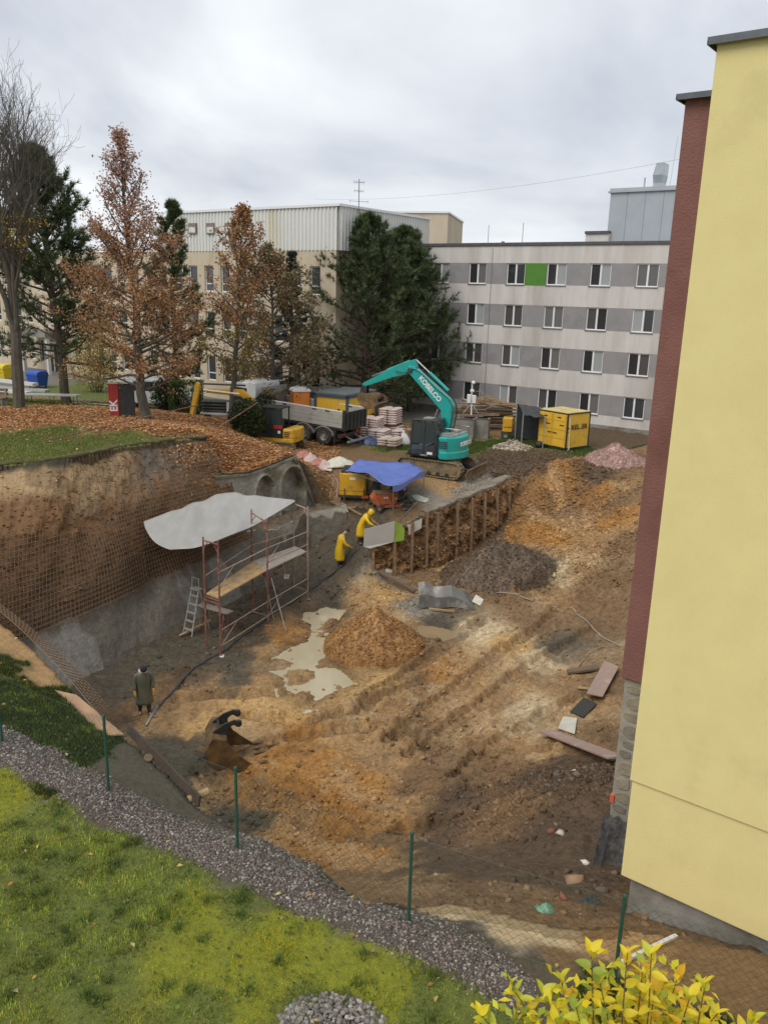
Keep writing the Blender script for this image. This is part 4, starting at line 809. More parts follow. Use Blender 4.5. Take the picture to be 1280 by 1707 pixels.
MB().bb(xe, -.1, .1, 10.9, zc, TOPC - .05).build('upper_core', 'corrugated', cb); MB().bb(xe - .1, .12, -.14, 11, TOPC - .02, TOPC + .14).build('roof_flashing', 'white_frame', cb)
XCL = -62.0
MB().bb(XCL, -.25, .28, 12, -2, zc).build('wall', 'cream_render', cb)
# wall openings are made by piers and spandrels round each window
rowz = [PL(525, 468, pc, hC)[2]]; st_ = 3.35
rows_c = [rowz[0] - .95 - st_ * k for k in range(3)]; wC, hCw = .95, 1.9
xw = -((PL(525, 468, pc, hC)[:2] - pc[:2]) @ hC); cols = [xw + 1.75 * k for k in range(-34, 2) if xw + 1.75 * k < -.9]
zprev = zc
for zr in rows_c:
    MB().bb(XCL, -.25, 0, .3, zr + hCw, zprev).build('wall_band', 'cream_render', cb); zprev = zr
    x = XCL
    for c in cols + [-.25 + wC / 2]:
        MB().bb(x, c - wC/2, .004, .3, zr, zr + hCw).build('pier', 'cream_render', cb); x = c + wC / 2
    for c in cols:
        if 'cw_me' not in globals():
            fo = MB().bb(-wC/2, wC/2, -.03, .03, 0, .08).bb(-wC/2, wC/2, -.03, .03, hCw-.08, hCw).bb(-wC/2, -wC/2+.08, -.03, .03, .08, hCw-.08).bb(wC/2-.08, wC/2, -.03, .03, .08, hCw-.08).bb(-wC/2, wC/2, -.03, .03, .55, .63).build('window', 'white_frame', cb); cw_me = fo.data
        else: fo = link('window', cw_me, cb)
        fo.location = (c, .16, zr)
        kd = rs.choice([0, 0, 1, 4, 4])
        key = 'cpane_%d' % kd
        if key not in globals(): po = MB().bb(-wC/2+.05, wC/2-.05, .0, .012, .05, hCw-.05).build('pane', 'glass_%d' % kd, fo); globals()[key] = po.data
        else: po = link('pane', globals()[key], fo)
MB().bb(XCL, -.25, 0, .3, -2, zprev).build('wall_band', 'cream_render', cb)
pm('brown_frame', (.25,.20,.16), (.2,.16,.13), ns=5, rough=.6, bump=0)
for px_ in (302, 323, 353, 384, 416):
    q = PL(px_, 381, pc, hC); x = -((q[:2] - pc[:2]) @ hC)
    MB().bb(x - .42, x + .42, -.16, .1, q[2] - .38, q[2] + .38).build('roof_window', 'brown_frame', cb); MB().bb(x - .34, x + .34, -.165, -.16, q[2] - .30, q[2] + .10).build('louvre', 'corrugated', cb)
qs = np.array([pc[0], pc[1]]) + bC * 1.6
MB().bb(-.05, .17, 1.6, 2.4, TOPC - 1.75, TOPC - 1.0).build('roof_window', 'brown_frame', cb)
# rear cream block seen over the roofs
q = YD(677, 355, 74); q_r = YD(741, 362, 74)
MB().bb(4, 4.1, 12, 12.1, 0, .1).build('drain_cap', 'cream_render', cb)
rb = thing('rear_block', (q[0], q[1], 0), math.radians(-12), 'plain cream block rising behind the dark pines, beyond the white roof', 'building')
MB().bb(-9, 3.6, 0, 10, 0, q[2]).build('wall', 'cream_render', rb); MB().bb(-9.1, 3.7, -.1, 10, q[2], q[2] + .15).build('roof_edge', 'white_frame', rb)
# entrance
xe0 = -((PL(92, 610, pc, hC)[:2] - pc[:2]) @ hC)
MB().bb(xe0 - 2.6, xe0 + 2.6, -2.4, -.02, 4.0, 4.5).build('canopy', 'plinth_concrete', cb); 
for sx in (-2.4, -1.5, 2.35): MB().bb(xe0 + sx - .14, xe0 + sx + .14, -2.2, -1.92, 0, 4.0).build('canopy_column', 'white_render', cb)
dr = MB().bb(xe0 - 1.3, xe0 + 1.5, -.12, -.02, 3.3, 3.45).bb(xe0 - 1.3, xe0 - 1.2, -.12, -.02, .6, 3.3).bb(xe0 + .1, xe0 + .18, -.12, -.02, .6, 3.3).bb(xe0 + 1.0, xe0 + 1.08, -.12, -.02, .6, 3.3).bb(xe0 + 1.42, xe0 + 1.5, -.12, -.02, .6, 3.3).build('door', 'white_frame', cb)
MB().bb(xe0 - 1.2, xe0 + 1.42, -.06, -.04, .6, 3.3).build('pane', 'glass_0', dr); MB().bb(xe0 - .9, xe0 - .5, -.075, -.062, 2.3, 2.8).bb(xe0 - .35, xe0 - .02, -.075, -.062, 2.25, 2.8).build('notice', 'white_frame', dr)
MB().bb(xe0 - 2.4, xe0 + 2.6, -2.6, 0, -.6, .62).build('entrance_step', 'plinth_concrete', cb)
# aerial on the roof
qa = YD(598, 343, 58.5); an = thing('roof_aerial', (qa[0], qa[1], TOPC + .1), .3, 'thin television aerial mast on the corrugated roof', 'aerial')
MB().tube([(0,0,-.4),(0,0,1.75)], .03, 6).build('mast', 'sill_metal', an)
for z, w_, n_ in ((1.55, .35, 5), (1.0, .3, 4), (.35, .62, 3)):
    mb = MB().tube([(-w_, 0, z), (w_, 0, z)], .014, 5)
    for k in range(n_): x = -w_ + 2*w_*k/(n_-1); mb.tube([(x, -.2, z), (x, .2, z)], .009, 4); mb.tube([(x, 0, z - .12), (x, 0, z + .12)], .009, 4)
    mb.build('antenna', 'sill_metal', an)
# overhead wire
wr = MB(); a_ = YD(640, 331, 60); b_ = YD(1150, 262, 40); wr.tube([a_ + (b_ - a_) * t - np.array([0, 0, 1.0]) * 4 * t * (1 - t) * .3 for t in np.linspace(-.4, 1.15, 30)], .005, 4)
tag(wr.build('overhead_wire', 'sill_metal'), 'thin overhead wire crossing the sky above the white block', 'wire')
# ------------------------------------------------------------------ trees and shrubs
attr_mat('leaf', rough=.7, bump=0, trans=.3, vary=0)
attr_mat('needle', rough=.6, bump=0, trans=.12, vary=0)
pm('bark_grey', (.115,.10,.078), (.075,.064,.05), ns=6, rough=.95, bump=.8, bs=14, stretch=(1, 1, .35), dirt=(.10,.11,.06), da=.2, ds=1)
pm('bark_brown', (.10,.07,.05), (.06,.043,.03), ns=6, rough=.95, bump=.8, bs=14, stretch=(1, 1, .35))
def rv(n, rng): v = rng.normal(size=(n, 3)); return v / np.linalg.norm(v, axis=1)[:, None]
def leaves(name, pos, size, cols, m, parent, rng, flat=0.0, aspect=.6, nrm=None, fold=.18):
    n = len(pos); a = rv(n, rng); nr = rv(n, rng) if nrm is None else nrm
    if flat: nr = nr * (1 - flat) + np.array([0, 0, 1.0]) * flat
    b = np.cross(nr, a); b /= np.linalg.norm(b, axis=1)[:, None] + 1e-9; a = np.cross(b, nr); a /= np.linalg.norm(a, axis=1)[:, None] + 1e-9; nr = np.cross(a, b)
    s = np.asarray(size).reshape(-1, 1) * np.ones((n, 1)); w_ = s * aspect
    v = np.stack([pos - a * s * .5, pos + b * w_ * .5 + nr * s * fold, pos + a * s * .5, pos - b * w_ * .5 + nr * s * fold], 1).reshape(-1, 3)
    f = np.arange(4 * n).reshape(n, 4); tri = np.concatenate([f[:, [0, 1, 2]], f[:, [0, 2, 3]]])
    return mesh_np(name, v, tri, m, parent, col=np.repeat(cols, 4, 0))
def needles(name, pos, dirs, cols, parent, rng, k=9, ln=.26, wd=.03, spread=.75, m='needle'):
    n = len(pos); d = np.repeat(dirs, k, 0) + spread * rv(n * k, rng); d /= np.linalg.norm(d, axis=1)[:, None]
    p = np.repeat(pos, k, 0); s = np.cross(d, rv(n * k, rng)); s /= np.linalg.norm(s, axis=1)[:, None] + 1e-9
    L = ln * (0.7 + .6 * rng.random((n * k, 1)))
    v = np.stack([p - s * wd * .5, p + s * wd * .5, p + d * L], 1).reshape(-1, 3); f = np.arange(3 * n * k).reshape(-1, 3)
    c = np.repeat(np.repeat(cols, k, 0) * (0.75 + .5 * rng.random((n * k, 1))), 3, 0)
    return mesh_np(name, v, f, m, parent, col=c)
def tree(name, base, hgt, rad, label, cat='tree', seed=0, trunk_r=.2, n_lat=60, env=None, start=.15, elev=(.2, .9), sub_n=7, lean=(0, 0), nseg=6, bark='bark_grey', droop=0.0, sub_len=.35, top_r=.02, subsub=0):
    """a trunk with laterals and twigs; returns the thing, twig points and their directions"""
    rng = np.random.default_rng(seed); t = thing(name, base, 0, label, cat); mb = MB()
    zs_ = np.linspace(-.4, hgt, 16); wob = np.cumsum(rng.normal(0, .05, (16, 2)), 0) * hgt / 14
    tp = np.stack([lean[0] * zs_ / hgt + wob[:, 0] * (zs_ > .5), lean[1] * zs_ / hgt + wob[:, 1] * (zs_ > .5), zs_], 1)
    tr = np.maximum(trunk_r * (1 - np.clip(zs_, 0, hgt) / hgt) ** .8, top_r); tr[0] *= 1.35; tr[1] *= 1.12
    mb.tube(tp, tr, 9)
    pts, dirs, lev = [], [], []
    for i in range(n_lat):
        f = start + (1 - start) * ((i + rng.random()) / n_lat) ** .9; f = min(f, .985); z = f * hgt
        c = np.array([np.interp(z, zs_, tp[:, 0]), np.interp(z, zs_, tp[:, 1]), z]); L = rad * env(f) * rng.uniform(.72, 1.12)
        if L < .15: L = .15
        az = i * 2.39996 + rng.uniform(-.5, .5); el = elev[0] + (elev[1] - elev[0]) * f + rng.uniform(-.18, .18)
        d = np.array([math.cos(az) * math.cos(el), math.sin(az) * math.cos(el), math.sin(el)]); q = [c]; dd = d.copy()
        for k in range(nseg):
            dd = dd + rng.normal(0, .13, 3) + np.array([0, 0, .05 - droop]); dd /= np.linalg.norm(dd); q.append(q[-1] + dd * L / nseg)
        q = np.array(q); r0 = min(np.interp(z, zs_, tr) * .55, .012 + L * .016); mb.tube(q, np.linspace(r0, .010, len(q)), 5, False)
        for k in range(2, len(q)): pts.append(q[k]); dirs.append(q[k] - q[k-1]); lev.append(0)
        for s in range(sub_n):
            u = .22 + .78 * (s + rng.random()) / sub_n; ix = u * nseg; i0 = min(int(ix), nseg - 1); o = q[i0] + (q[i0+1] - q[i0]) * (ix - i0)
            sd_ = (q[i0+1] - q[i0]); sd_ = sd_ / np.linalg.norm(sd_) + rv(1, rng)[0] * .85; sd_ /= np.linalg.norm(sd_); sl_ = L * sub_len * (1.15 - u * .6) * rng.uniform(.7, 1.2)
            m1 = o + sd_ * sl_ * .5 + rng.normal(0, .03, 3); m2 = m1 + (sd_ + np.array([0, 0, .15 - droop])) * sl_ * .5
            mb.tube([o, m1, m2], [.012, .009, .006], 4, False)
            for w_, fr in ((o, m1), (m1, m2)):
                for g_ in (.3, .65, 1.0): pts.append(w_ + (fr - w_) * g_); dirs.append(fr - w_); lev.append(1)
            for _ in range(subsub):
                x_ = m1 + (m2 - m1) * rng.random(); e_ = x_ + (sd_ + rv(1, rng)[0] * .8) * sl_ * .4; mb.tube([x_, e_], [.007, .004], 3, False); pts.append(e_); dirs.append(e_ - x_); lev.append(2)
    mb.build('trunk', bark, t)
    dirs = np.array(dirs); dirs /= np.linalg.norm(dirs, axis=1)[:, None] + 1e-9
    return t, np.array(pts), dirs, rng
def pick(rng, n, cols, p=None):
    c = np.array(cols); return np.clip(c[rng.choice(len(c), n, p=p)] * (.75 + .5 * rng.random((n, 1))), 0, 1)

# tall bare tree on the far left (grown by forking)
def forked(base, seed, label, spec, d0=(.05, 0, 1)):
    rng = np.random.default_rng(seed); t = thing('bare_tree', base, 0, label, 'tree'); mb = MB(); tips = []
    def grow(p, d, L, r, lv):
        n_ = 6; q = [p]; d = d / np.linalg.norm(d)
        for k in range(n_):
            d = d + rng.normal(0, .05 + .025 * lv, 3) + np.array([0, 0, .07 if lv else .0]); d /= np.linalg.norm(d); q.append(q[-1] + d * L / n_)
        r1 = r * (.62 if lv < 4 else .4); rr_ = np.linspace(r, max(r1, .006), n_ + 1); mb.tube(q, rr_, 8 if lv < 2 else (5 if lv < 4 else 3), False)
        if lv >= 3: tips.extend(q[3:])
        if lv >= 5: return
        nk = spec[lv]
        for i in range(nk):
            u = .35 + .65 * (i + rng.random()) / nk if lv else .45 + .55 * (i + .6 * rng.random()) / nk
            ix = min(u, 1.0) * n_; i0 = min(int(ix), n_ - 1); o = q[i0] + (q[i0+1] - q[i0]) * (ix - i0); a = rv(1, rng)[0]; a = a - d * (a @ d); a /= np.linalg.norm(a)
            sp = rng.uniform(.28, .6) if lv < 2 else rng.uniform(.45, .95)
            grow(o, d + a * sp + np.array([0, 0, .18]), L * rng.uniform(.5, .74), max(rr_[i0] * rng.uniform(.42, .66), .006), lv + 1)
    grow(np.array([0, 0, -.3]), np.array(d0, float), 8.0, .33, 0)
    mb.build('trunk', 'bark_grey', t); return t, np.array(tips), rng
b1 = G(32, 680)
t1, tips, rng = forked(b1, 11, 'tall bare grey tree at the left edge above the leaf covered bank', [8, 5, 5, 4, 3], (.03, 0, 1))
zt_ = tips[:, 2].max(); 
lowm = tips[tips[:, 2] < 9.5]; sel = lowm[rng.choice(len(lowm), 900)] + rng.normal(0, .12, (900, 3)); leaves('crown', sel, .12 + .05 * rng.random(900), pick(rng, 900, [(.32,.27,.04), (.42,.30,.05), (.22,.20,.05), (.30,.15,.05)]), 'leaf', t1, rng)
t1.scale = (17.6 / zt_,) * 3

# reddish brown tree, dense, conical
b2 = G(243, 700); env2 = lambda f: np.interp(f, [.08, .16, .3, .48, .7, .85, 1], [.62, .95, 1.0, .84, .52, .30, .06])
t2, pts, dr_, rng = tree('autumn_tree', b2, 13.05, 3.9, 'reddish brown leafy tree standing on the leaf covered bank', seed=22, trunk_r=.24, n_lat=95, env=env2, start=.11, elev=(.05, 1.05), sub_n=8, lean=(-.7, .2), subsub=1)
n = 27000; ix = rng.choice(len(pts), n); pos = pts[ix] + rng.normal(0, .14, (n, 3)); hf = pos[:, 2] / 13.5
cA = pick(rng, n, [(.42,.21,.10), (.48,.26,.12), (.33,.17,.08), (.36,.21,.10), (.50,.31,.15)]); cT = pick(rng, n, [(.44,.25,.18), (.38,.21,.15), (.48,.30,.22)]); kq = sstep(.55, .8, hf + rng.normal(0, .06, n))[:, None]
cL = pick(rng, n, [(.36,.30,.05), (.28,.24,.05), (.20,.16,.05), (.42,.28,.06)]); kg = (sstep(.40, .2, hf) * sstep(.2, -1.6, pos[:, 0]) * .75)[:, None] * (rng.random((n, 1)) < .8)
okq = (rng.random(n) > .80 * sstep(.5, .85, hf)); pos, cA, cT, kq, cL, kg = pos[okq], cA[okq], cT[okq], kq[okq], cL[okq], kg[okq]; n = len(pos)
leaves('crown', pos, .10 + .06 * rng.random(n), (cA * (1 - kq) + cT * kq) * (1 - kg) + cL * kg, 'leaf', t2, rng)

# slender tree with thin orange leaves
b3 = G(385, 706); b3[2] -= .1
t3, pts, dr_, rng = tree('slender_tree', b3, 11.3, 2.6, 'slender tree with sparse orange leaves right of the reddish tree', seed=33, trunk_r=.17, n_lat=52, env=lambda f: np.interp(f, [.1, .3, .55, .8, 1], [.55, .85, 1, .72, .12]), start=.2, elev=(.4, 1.1), sub_n=6, lean=(.9, .2), subsub=1)
n = 5200; ix = rng.choice(len(pts), n); pos = pts[ix] + rng.normal(0, .12, (n, 3)); leaves('crown', pos, .13 + .06 * rng.random(n), np.where((pos[:, 2] > 5.5)[:, None], pick(rng, n, [(.36,.17,.09), (.42,.22,.10), (.30,.15,.09), (.40,.26,.08)]), pick(rng, n, [(.30,.25,.06), (.22,.20,.06), (.34,.20,.07)])), 'leaf', t3, rng)

# broad brown and olive tree behind the truck
b4 = np.array([-7.2, 51.0, .8]); 
t4, pts, dr_, rng = tree('olive_brown_tree', b4, 9.6, 3.9, 'low spreading tree with brown and olive leaves behind the dump truck', seed=44, trunk_r=.2, n_lat=60, env=lambda f: np.interp(f, [.1, .3, .5, .75, 1], [.8, 1, .95, .7, .2]), start=.1, elev=(.0, .9), sub_n=7, droop=.03, subsub=1)
n = 12000; ix = rng.choice(len(pts), n); leaves('crown', pts[ix] + rng.normal(0, .14, (n, 3)), .14 + .07 * rng.random(n), pick(rng, n, [(.21,.13,.07), (.26,.17,.08), (.16,.12,.06), (.34,.26,.12), (.14,.14,.06)]), 'leaf', t4, rng)

def pine(base, hgt, rad, label, seed, start=.07, env=None, n_lat=75, col=((.075,.11,.045), (.10,.14,.055), (.06,.09,.04), (.13,.16,.07)), lean=(0, 0), k=12, ln=.34, tr=.22, elev=(-.05, .75), name='pine_tree', sub_n=9, every=1, droop=-.02, wd=.04):
    t, pts, dirs, rng = tree(name, base, hgt, rad, label, seed=seed, trunk_r=tr, n_lat=n_lat, env=env or (lambda f: np.interp(f, [.05, .2, .4, .6, .8, 1], [.75, 1, .95, .75, .48, .08])), start=start, elev=elev, sub_n=sub_n, lean=lean, bark='bark_brown', droop=droop, sub_len=.34)
    pts, dirs = pts[::every], dirs[::every]; pts = pts + rng.normal(0, .05, pts.shape)
    d = dirs + np.array([0, 0, .45]); d /= np.linalg.norm(d, axis=1)[:, None]
    needles('crown', pts, d, pick(rng, len(pts), col), t, rng, k=k, ln=ln, wd=wd); return t
pa, pb = P(618, 690, .3), P(692, 684, .1)
pine((pa[0] - .5, pa[1], .1), 13.2, 5.2, 'left of the twin dark pines in front of the white block', 51, lean=(.3, 0), n_lat=125)
pine((pb[0] - .4, pb[1] + .5, .0), 12.9, 4.8, 'right of the twin dark pines in front of the white block', 52, lean=(-.9, 0), n_lat=125)
q = YD(95, 640, 50); pine((q[0] + .6, q[1], .7), 15.2, 4.6, 'big dark pine behind the bare tree at the left edge', 53, n_lat=110, start=.22, tr=.3, lean=(-1.2, 0))
q = YD(290, 650, 56); pine((q[0], q[1], .6), 13.2, 2.9, 'dark pine half hidden behind the reddish tree', 54, n_lat=55, lean=(0.3, 0))
q = YD(484, 640, 56); pine((q[0], q[1], .5), 10.6, 2.2, 'narrow blue green spruce between the slender tree and the pines', 55, n_lat=70, env=lambda f: np.interp(f, [.05, .3, 1], [1, .8, .05]), col=((.045,.07,.06), (.06,.085,.07), (.035,.055,.045)), elev=(-.25, .3), name='spruce_tree', ln=.2, k=8)
def bush(name, base, sx, sy, sz_, label, seed, cols, n=3500, lf=.13, boxy=False):
    rng = np.random.default_rng(seed); t = thing(name, base, 0, label, 'hedge' if boxy else 'shrub'); mb = MB(); pp_ = []
    for i in range(26):
        a = rng.uniform(0, 6.28); r_ = math.sqrt(rng.random()); e = np.array([math.cos(a) * sx * r_, math.sin(a) * sy * r_, sz_ * rng.uniform(.5, .95)]); mb.tube([e * np.array([.25, .25, 0]) - np.array([0,0,.3]), e * np.array([.75, .75, .55]), e], [.025, .016, .006], 4, False)
    mb.build('branches', 'bark_brown', t)
    if boxy:
        f = rng.random((n, 3)); ax_ = rng.integers(0, 3, n); sgn = rng.integers(0, 2, n)
        f[np.arange(n), ax_] = np.where(sgn, 1 - .12 * rng.random(n), .12 * rng.random(n)); pos = (f - np.array([.5, .5, 0])) * np.array([2*sx, 2*sy, sz_]) + rng.normal(0, .035, (n, 3))
    else:
        v = rv(n, rng); rr_ = rng.random(n) ** .35; lump = 1 + .35 * fbm(v[:, 0] * 2 + seed, v[:, 1] * 2 + v[:, 2] * 1.7, 3, seed); pos = v * (rr_ * lump)[:, None] * np.array([sx, sy, sz_ * .55]) + np.array([0, 0, sz_ * .5])
        pos = pos[pos[:, 2] > 0]
    leaves('foliage', pos, lf * (.8 + .5 * rng.random(len(pos))), pick(rng, len(pos), cols), 'leaf', t, rng); return t
DKGN = [(.025,.045,.015), (.04,.065,.02), (.02,.03,.012), (.055,.08,.025)]
q = YD(312, 692, 48.2); bush('clipped_hedge', (q[0], q[1], GZ(q[0], q[1]) - .03), .95, .6, 2.0, 'clipped green hedge beside the yellow digger arm', 61, [(.06,.10,.025), (.08,.12,.03), (.045,.075,.02)], 5000, .09, True)
q = YD(283, 690, 49); bush('dark_shrub', (q[0], q[1], GZ(q[0], q[1]) - .03), 1.0, .8, 2.1, 'dark round shrub left of the clipped hedge', 62, DKGN, 3200)
q = YD(414, 724, 43.3); bush('dark_shrub', (q[0], q[1], min(float(q[2]) - .2, GZ(q[0], q[1]))), 1.0, .8, 2.0, 'dark round shrub between the slender tree and the mini digger', 63, DKGN + [(.12,.12,.04)], 5000)
q = YD(445, 690, 48.6); bush('dark_shrub', (q[0], q[1], min(float(q[2]) - .2, GZ(q[0], q[1]))), .9, .8, 2.0, 'dark shrub touching the front of the dump truck', 64, DKGN, 3000)
q = P(160, 650, .8); bush('yellow_shrub', (q[0], q[1], .8), 1.8, 1.3, 4.2, 'loose yellow leaved shrub left of the reddish tree', 65, [(.36,.30,.05), (.28,.25,.06), (.42,.32,.06), (.20,.19,.05)], 2600, .15)
# ------------------------------------------------------------------ machines
pm('teal_paint', (.012,.36,.31), (.012,.33,.285), ns=2, rough=.35, bump=.02, dirt=(.10,.13,.10), da=.12, ds=3, coat=.3)
pm('dark_paint', (.028,.032,.032), (.04,.043,.04), ns=3, rough=.45, bump=.03, dirt=(.10,.085,.06), da=.2, ds=4)
pm('muddy_track', (.115,.095,.068), (.20,.15,.085), ns=5, rough=.9, bump=.6, bs=22, dirt=(.30,.22,.11), da=.45, ds=3)
pm('rubber', (.022,.022,.022), (.035,.033,.03), ns=6, rough=.85, bump=.3, bs=25, dirt=(.12,.095,.065), da=.35, ds=4)
pm('steel_bare', (.42,.42,.41), (.34,.34,.33), ns=5, rough=.35, metal=.8, bump=.02)
pm('bucket_steel', (.17,.105,.052), (.085,.06,.038), ns=4, rough=.75, bump=.4, bs=18, dirt=(.27,.16,.06), da=.4, ds=3, metal=.2)
pm('yellow_paint', (.72,.40,.025), (.66,.36,.02), ns=2, rough=.4, bump=.02, dirt=(.28,.19,.08), da=.2, ds=2.5, coat=.2)
pm('white_paint', (.78,.78,.76), (.72,.72,.70), ns=5, rough=.5, bump=0)
pm('black_ink', (.02,.02,.022), (.03,.03,.03), rough=.6, bump=0)
pm('red_paint', (.42,.035,.03), (.36,.03,.03), ns=3, rough=.5, bump=.02)
pm('grey_metal', (.40,.40,.37), (.33,.33,.30), ns=3, rough=.5, metal=.3, bump=.05, dirt=(.22,.19,.14), da=.3, ds=2)
pm('pale_metal', (.52,.51,.46), (.45,.44,.39), ns=2, rough=.5, metal=.2, bump=.04, dirt=(.32,.28,.20), da=.25, ds=1.5)
pm('orange_paint2', (.52,.12,.03), (.44,.10,.03), ns=3, rough=.6, bump=.1, dirt=(.22,.15,.10), da=.3, ds=4)
glass_mat('cab_glass', (.045,.058,.055), .05)

hE = np.array([-.88, .475]); hE /= np.linalg.norm(hE); cE = np.array([2.75, 41.75]); gE = float(H(*cE)) - .02
ex = thing('crawler_excavator', (*cE, gE), math.atan2(hE[1], hE[0]), 'teal crawler excavator with raised bent boom beside the blue awning', 'excavator')
def stadium(L, r, zc_, n=8, x0=0):
    p = []
    for i in range(n + 1): a = -math.pi/2 + math.pi * i / n; p.append((x0 + L/2 - r + r * math.cos(a), zc_ + r * math.sin(a)))
    for i in range(n + 1): a = math.pi/2 + math.pi * i / n; p.append((x0 - L/2 + r + r * math.cos(a), zc_ + r * math.sin(a)))
    return p
def track(parent, L, r, yc_, wd, ns, name='track'):
    tr = MB(); pl = stadium(L, r, r + .02, 10); pl2 = [np.array(p) for p in pl] + [np.array(pl[0])]
    acc = np.concatenate([[0], np.cumsum([np.linalg.norm(b - a) for a, b in zip(pl2[:-1], pl2[1:])])])
    for k in range(ns):
        s = acc[-1] * (k + .5) / ns; i = np.searchsorted(acc, s) - 1; d = pl2[i+1] - pl2[i]; d = d / np.linalg.norm(d); c = pl2[i] + d * (s - acc[i]); nn_ = np.array([d[1], -d[0]])
        tr.obox((c[0], yc_, c[1]), (acc[-1] / ns * .86, wd, .04), ((d[0], 0, d[1]), (0, 1, 0), (nn_[0], 0, nn_[1])))
        g_ = c + nn_ * .03; tr.obox((g_[0], yc_, g_[1]), (.03, wd * .96, .045), ((d[0], 0, d[1]), (0, 1, 0), (nn_[0], 0, nn_[1])))
    to = tr.build(name, 'muddy_track', parent)
    MB().prism(stadium(L - .12, r - .07, r + .02, 8), yc_ - wd * .28, yc_ + wd * .28).build('track_frame', 'muddy_track', to)
    for x in (-L/2 + r, L/2 - r): MB().disc((x, yc_, r + .02), r - .05, wd * .5, 'y', 18).disc((x, yc_, r + .02), r * .45, wd * .7, 'y', 12).build('sprocket', 'muddy_track', to, bevel=.015)
    n_ = 5
    for k in range(n_): x = -L/2 + r * 1.9 + (L - r * 3.8) * k / (n_ - 1); MB().disc((x, yc_, .16), .10, wd * .75, 'y', 12).build('roller', 'dark_paint', to)
for s in (-1, 1): track(ex, 3.55, .40, s * .98, .52, 44)
MB().bb(-1.0, 1.0, -.75, .75, .38, .72).prism([(.62*math.cos(i*math.pi/10), .62*math.sin(i*math.pi/10)) for i in range(20)], .72, .95, 'z').build('undercarriage', 'muddy_track', ex, bevel=.03)
# blade behind
mb = MB(); mb.prism([(-2.2, .06), (-2.12, .04), (-2.06, .2), (-2.08, .42), (-2.17, .60), (-2.24, .58), (-2.15, .38), (-2.14, .2)], -1.22, 1.22, 'y'); mb.build('blade', 'bucket_steel', ex, bevel=.01)
for s in (-1, 1): MB().beam((-.9, s*.4, .5), (-2.1, s*.5, .32), .16, .18).build('blade_arm', 'dark_paint', ex)
# turntable house
def arc_poly(r, a0, a1, n): return [(r * math.cos(a0 + (a1 - a0) * i / n), r * math.sin(a0 + (a1 - a0) * i / n)) for i in range(n + 1)]
rear = arc_poly(1.5, R(128), R(232), 14)
house = [(-.47, 1.2)] + [(p[0], max(-1.22, min(1.22, p[1]))) for p in rear] + [(-.15, -1.2), (-.15, .2), (-.47, .2)]
MB().prism(house, .98, 2.08, 'z').build('engine_housing', 'teal_paint', ex, bevel=.09, seg=3, smooth=False)
cw = [(p[0] * 1.035, p[1] * 1.02) for p in rear]
MB().prism([(-.55, 1.24)] + cw + [(-.55, -1.24)], .93, 1.34, 'z').build('counterweight', 'teal_paint', ex, bevel=.07, seg=3)
MB().bb(-.15, 1.15, -1.2, -.42, .98, 1.75).build('tool_box', 'teal_paint', ex, bevel=.05)
MB().bb(-1.25, 1.2, -.9, .9, .86, 1.0).build('deck_plate', 'dark_paint', ex)
MB().bb(-1.15, -.25, -1.0, .9, 2.08, 2.13).bb(-.95, -.5, -.7, -.1, 2.12, 2.24).bb(-.9, -.4, .1, .75, 2.12, 2.2).build('bonnet_top', 'grey_metal', ex, bevel=.02)
for zz_ in (1.52, 1.62, 1.72, 1.82): MB().bb(-1.02, -.45, 1.215, 1.232, zz_, zz_ + .045).build('louvre', 'dark_paint', ex)
MB().bb(-.53, -.49, 1.203, 1.226, 1.14, 1.94).build('side_seam', 'dark_paint', ex)
MB().tube([(-1.3,.5,2.1),(-1.3,.5,2.42),(-.5,.5,2.42),(-.5,.5,2.1)], .02, 6).tube([(-1.3,-.8,2.1),(-1.3,-.8,2.42),(-.5,-.8,2.42),(-.5,-.8,2.1)], .02, 6).build('handrail', 'steel_bare', ex)
MB().tube([(-.62,.2,2.1),(-.72,.25,2.5)], .05, 8).build('exhaust', 'dark_paint', ex)
MB().beam((-.6,-.45,2.3),(-.05,-.5,2.75), .07, .1).beam((-.35,-.2,2.25),(-.1,-.25,2.7), .06, .09).build('yellow_bracket', 'yellow_paint', ex)
# cab with posts and panes
cx0, cx1, cy0, cy1, cz0, cz1 = -.44, 1.18, .26, 1.22, .98, 2.80
mb = MB()
for (x, y) in ((cx0 + .05, cy0), (cx0 + .05, cy1 - .07), (.26, cy1 - .07), (cx1 - .16, cy0), (cx1 - .16, cy1 - .07)):
    tx = x + (.0 if x < .8 else -.10); mb.add([(x,y,cz0),(x+.09,y,cz0),(x+.09,y+.07,cz0),(x,y+.07,cz0),(tx,y,cz1),(tx+.09,y,cz1),(tx+.09,y+.07,cz1),(tx,y+.07,cz1)], [(0,3,2,1),(4,5,6,7),(0,1,5,4),(1,2,6,5),(2,3,7,6),(3,0,4,7)])
mb.prism([(cx0, cz0), (cx1, cz0), (cx1, cz0 + .3), (.35, cz0 + .42), (cx0, cz0 + .75)], cy1 - .06, cy1, 'y'); mb.bb(cx0, cx0 + .05, cy0, cy1, cz0, 2.0); mb.bb(cx0, cx1, cy0, cy1, cz0, cz0 + .12)
cabo = mb.build('cab', 'dark_paint', ex, bevel=.012)
MB().prism([(cx0, cz1 - .02), (cx1 - .18, cz1 - .02), (cx1 - .22, cz1 + .05), (cx0 + .05, cz1 + .10)], cy0 - .02, cy1 + .02, 'y').build('roof', 'dark_paint', cabo, bevel=.03)
MB().bb(0, .5, .45, .95, cz1 + .07, cz1 + .12).build('roof_hatch', 'grey_metal', cabo)
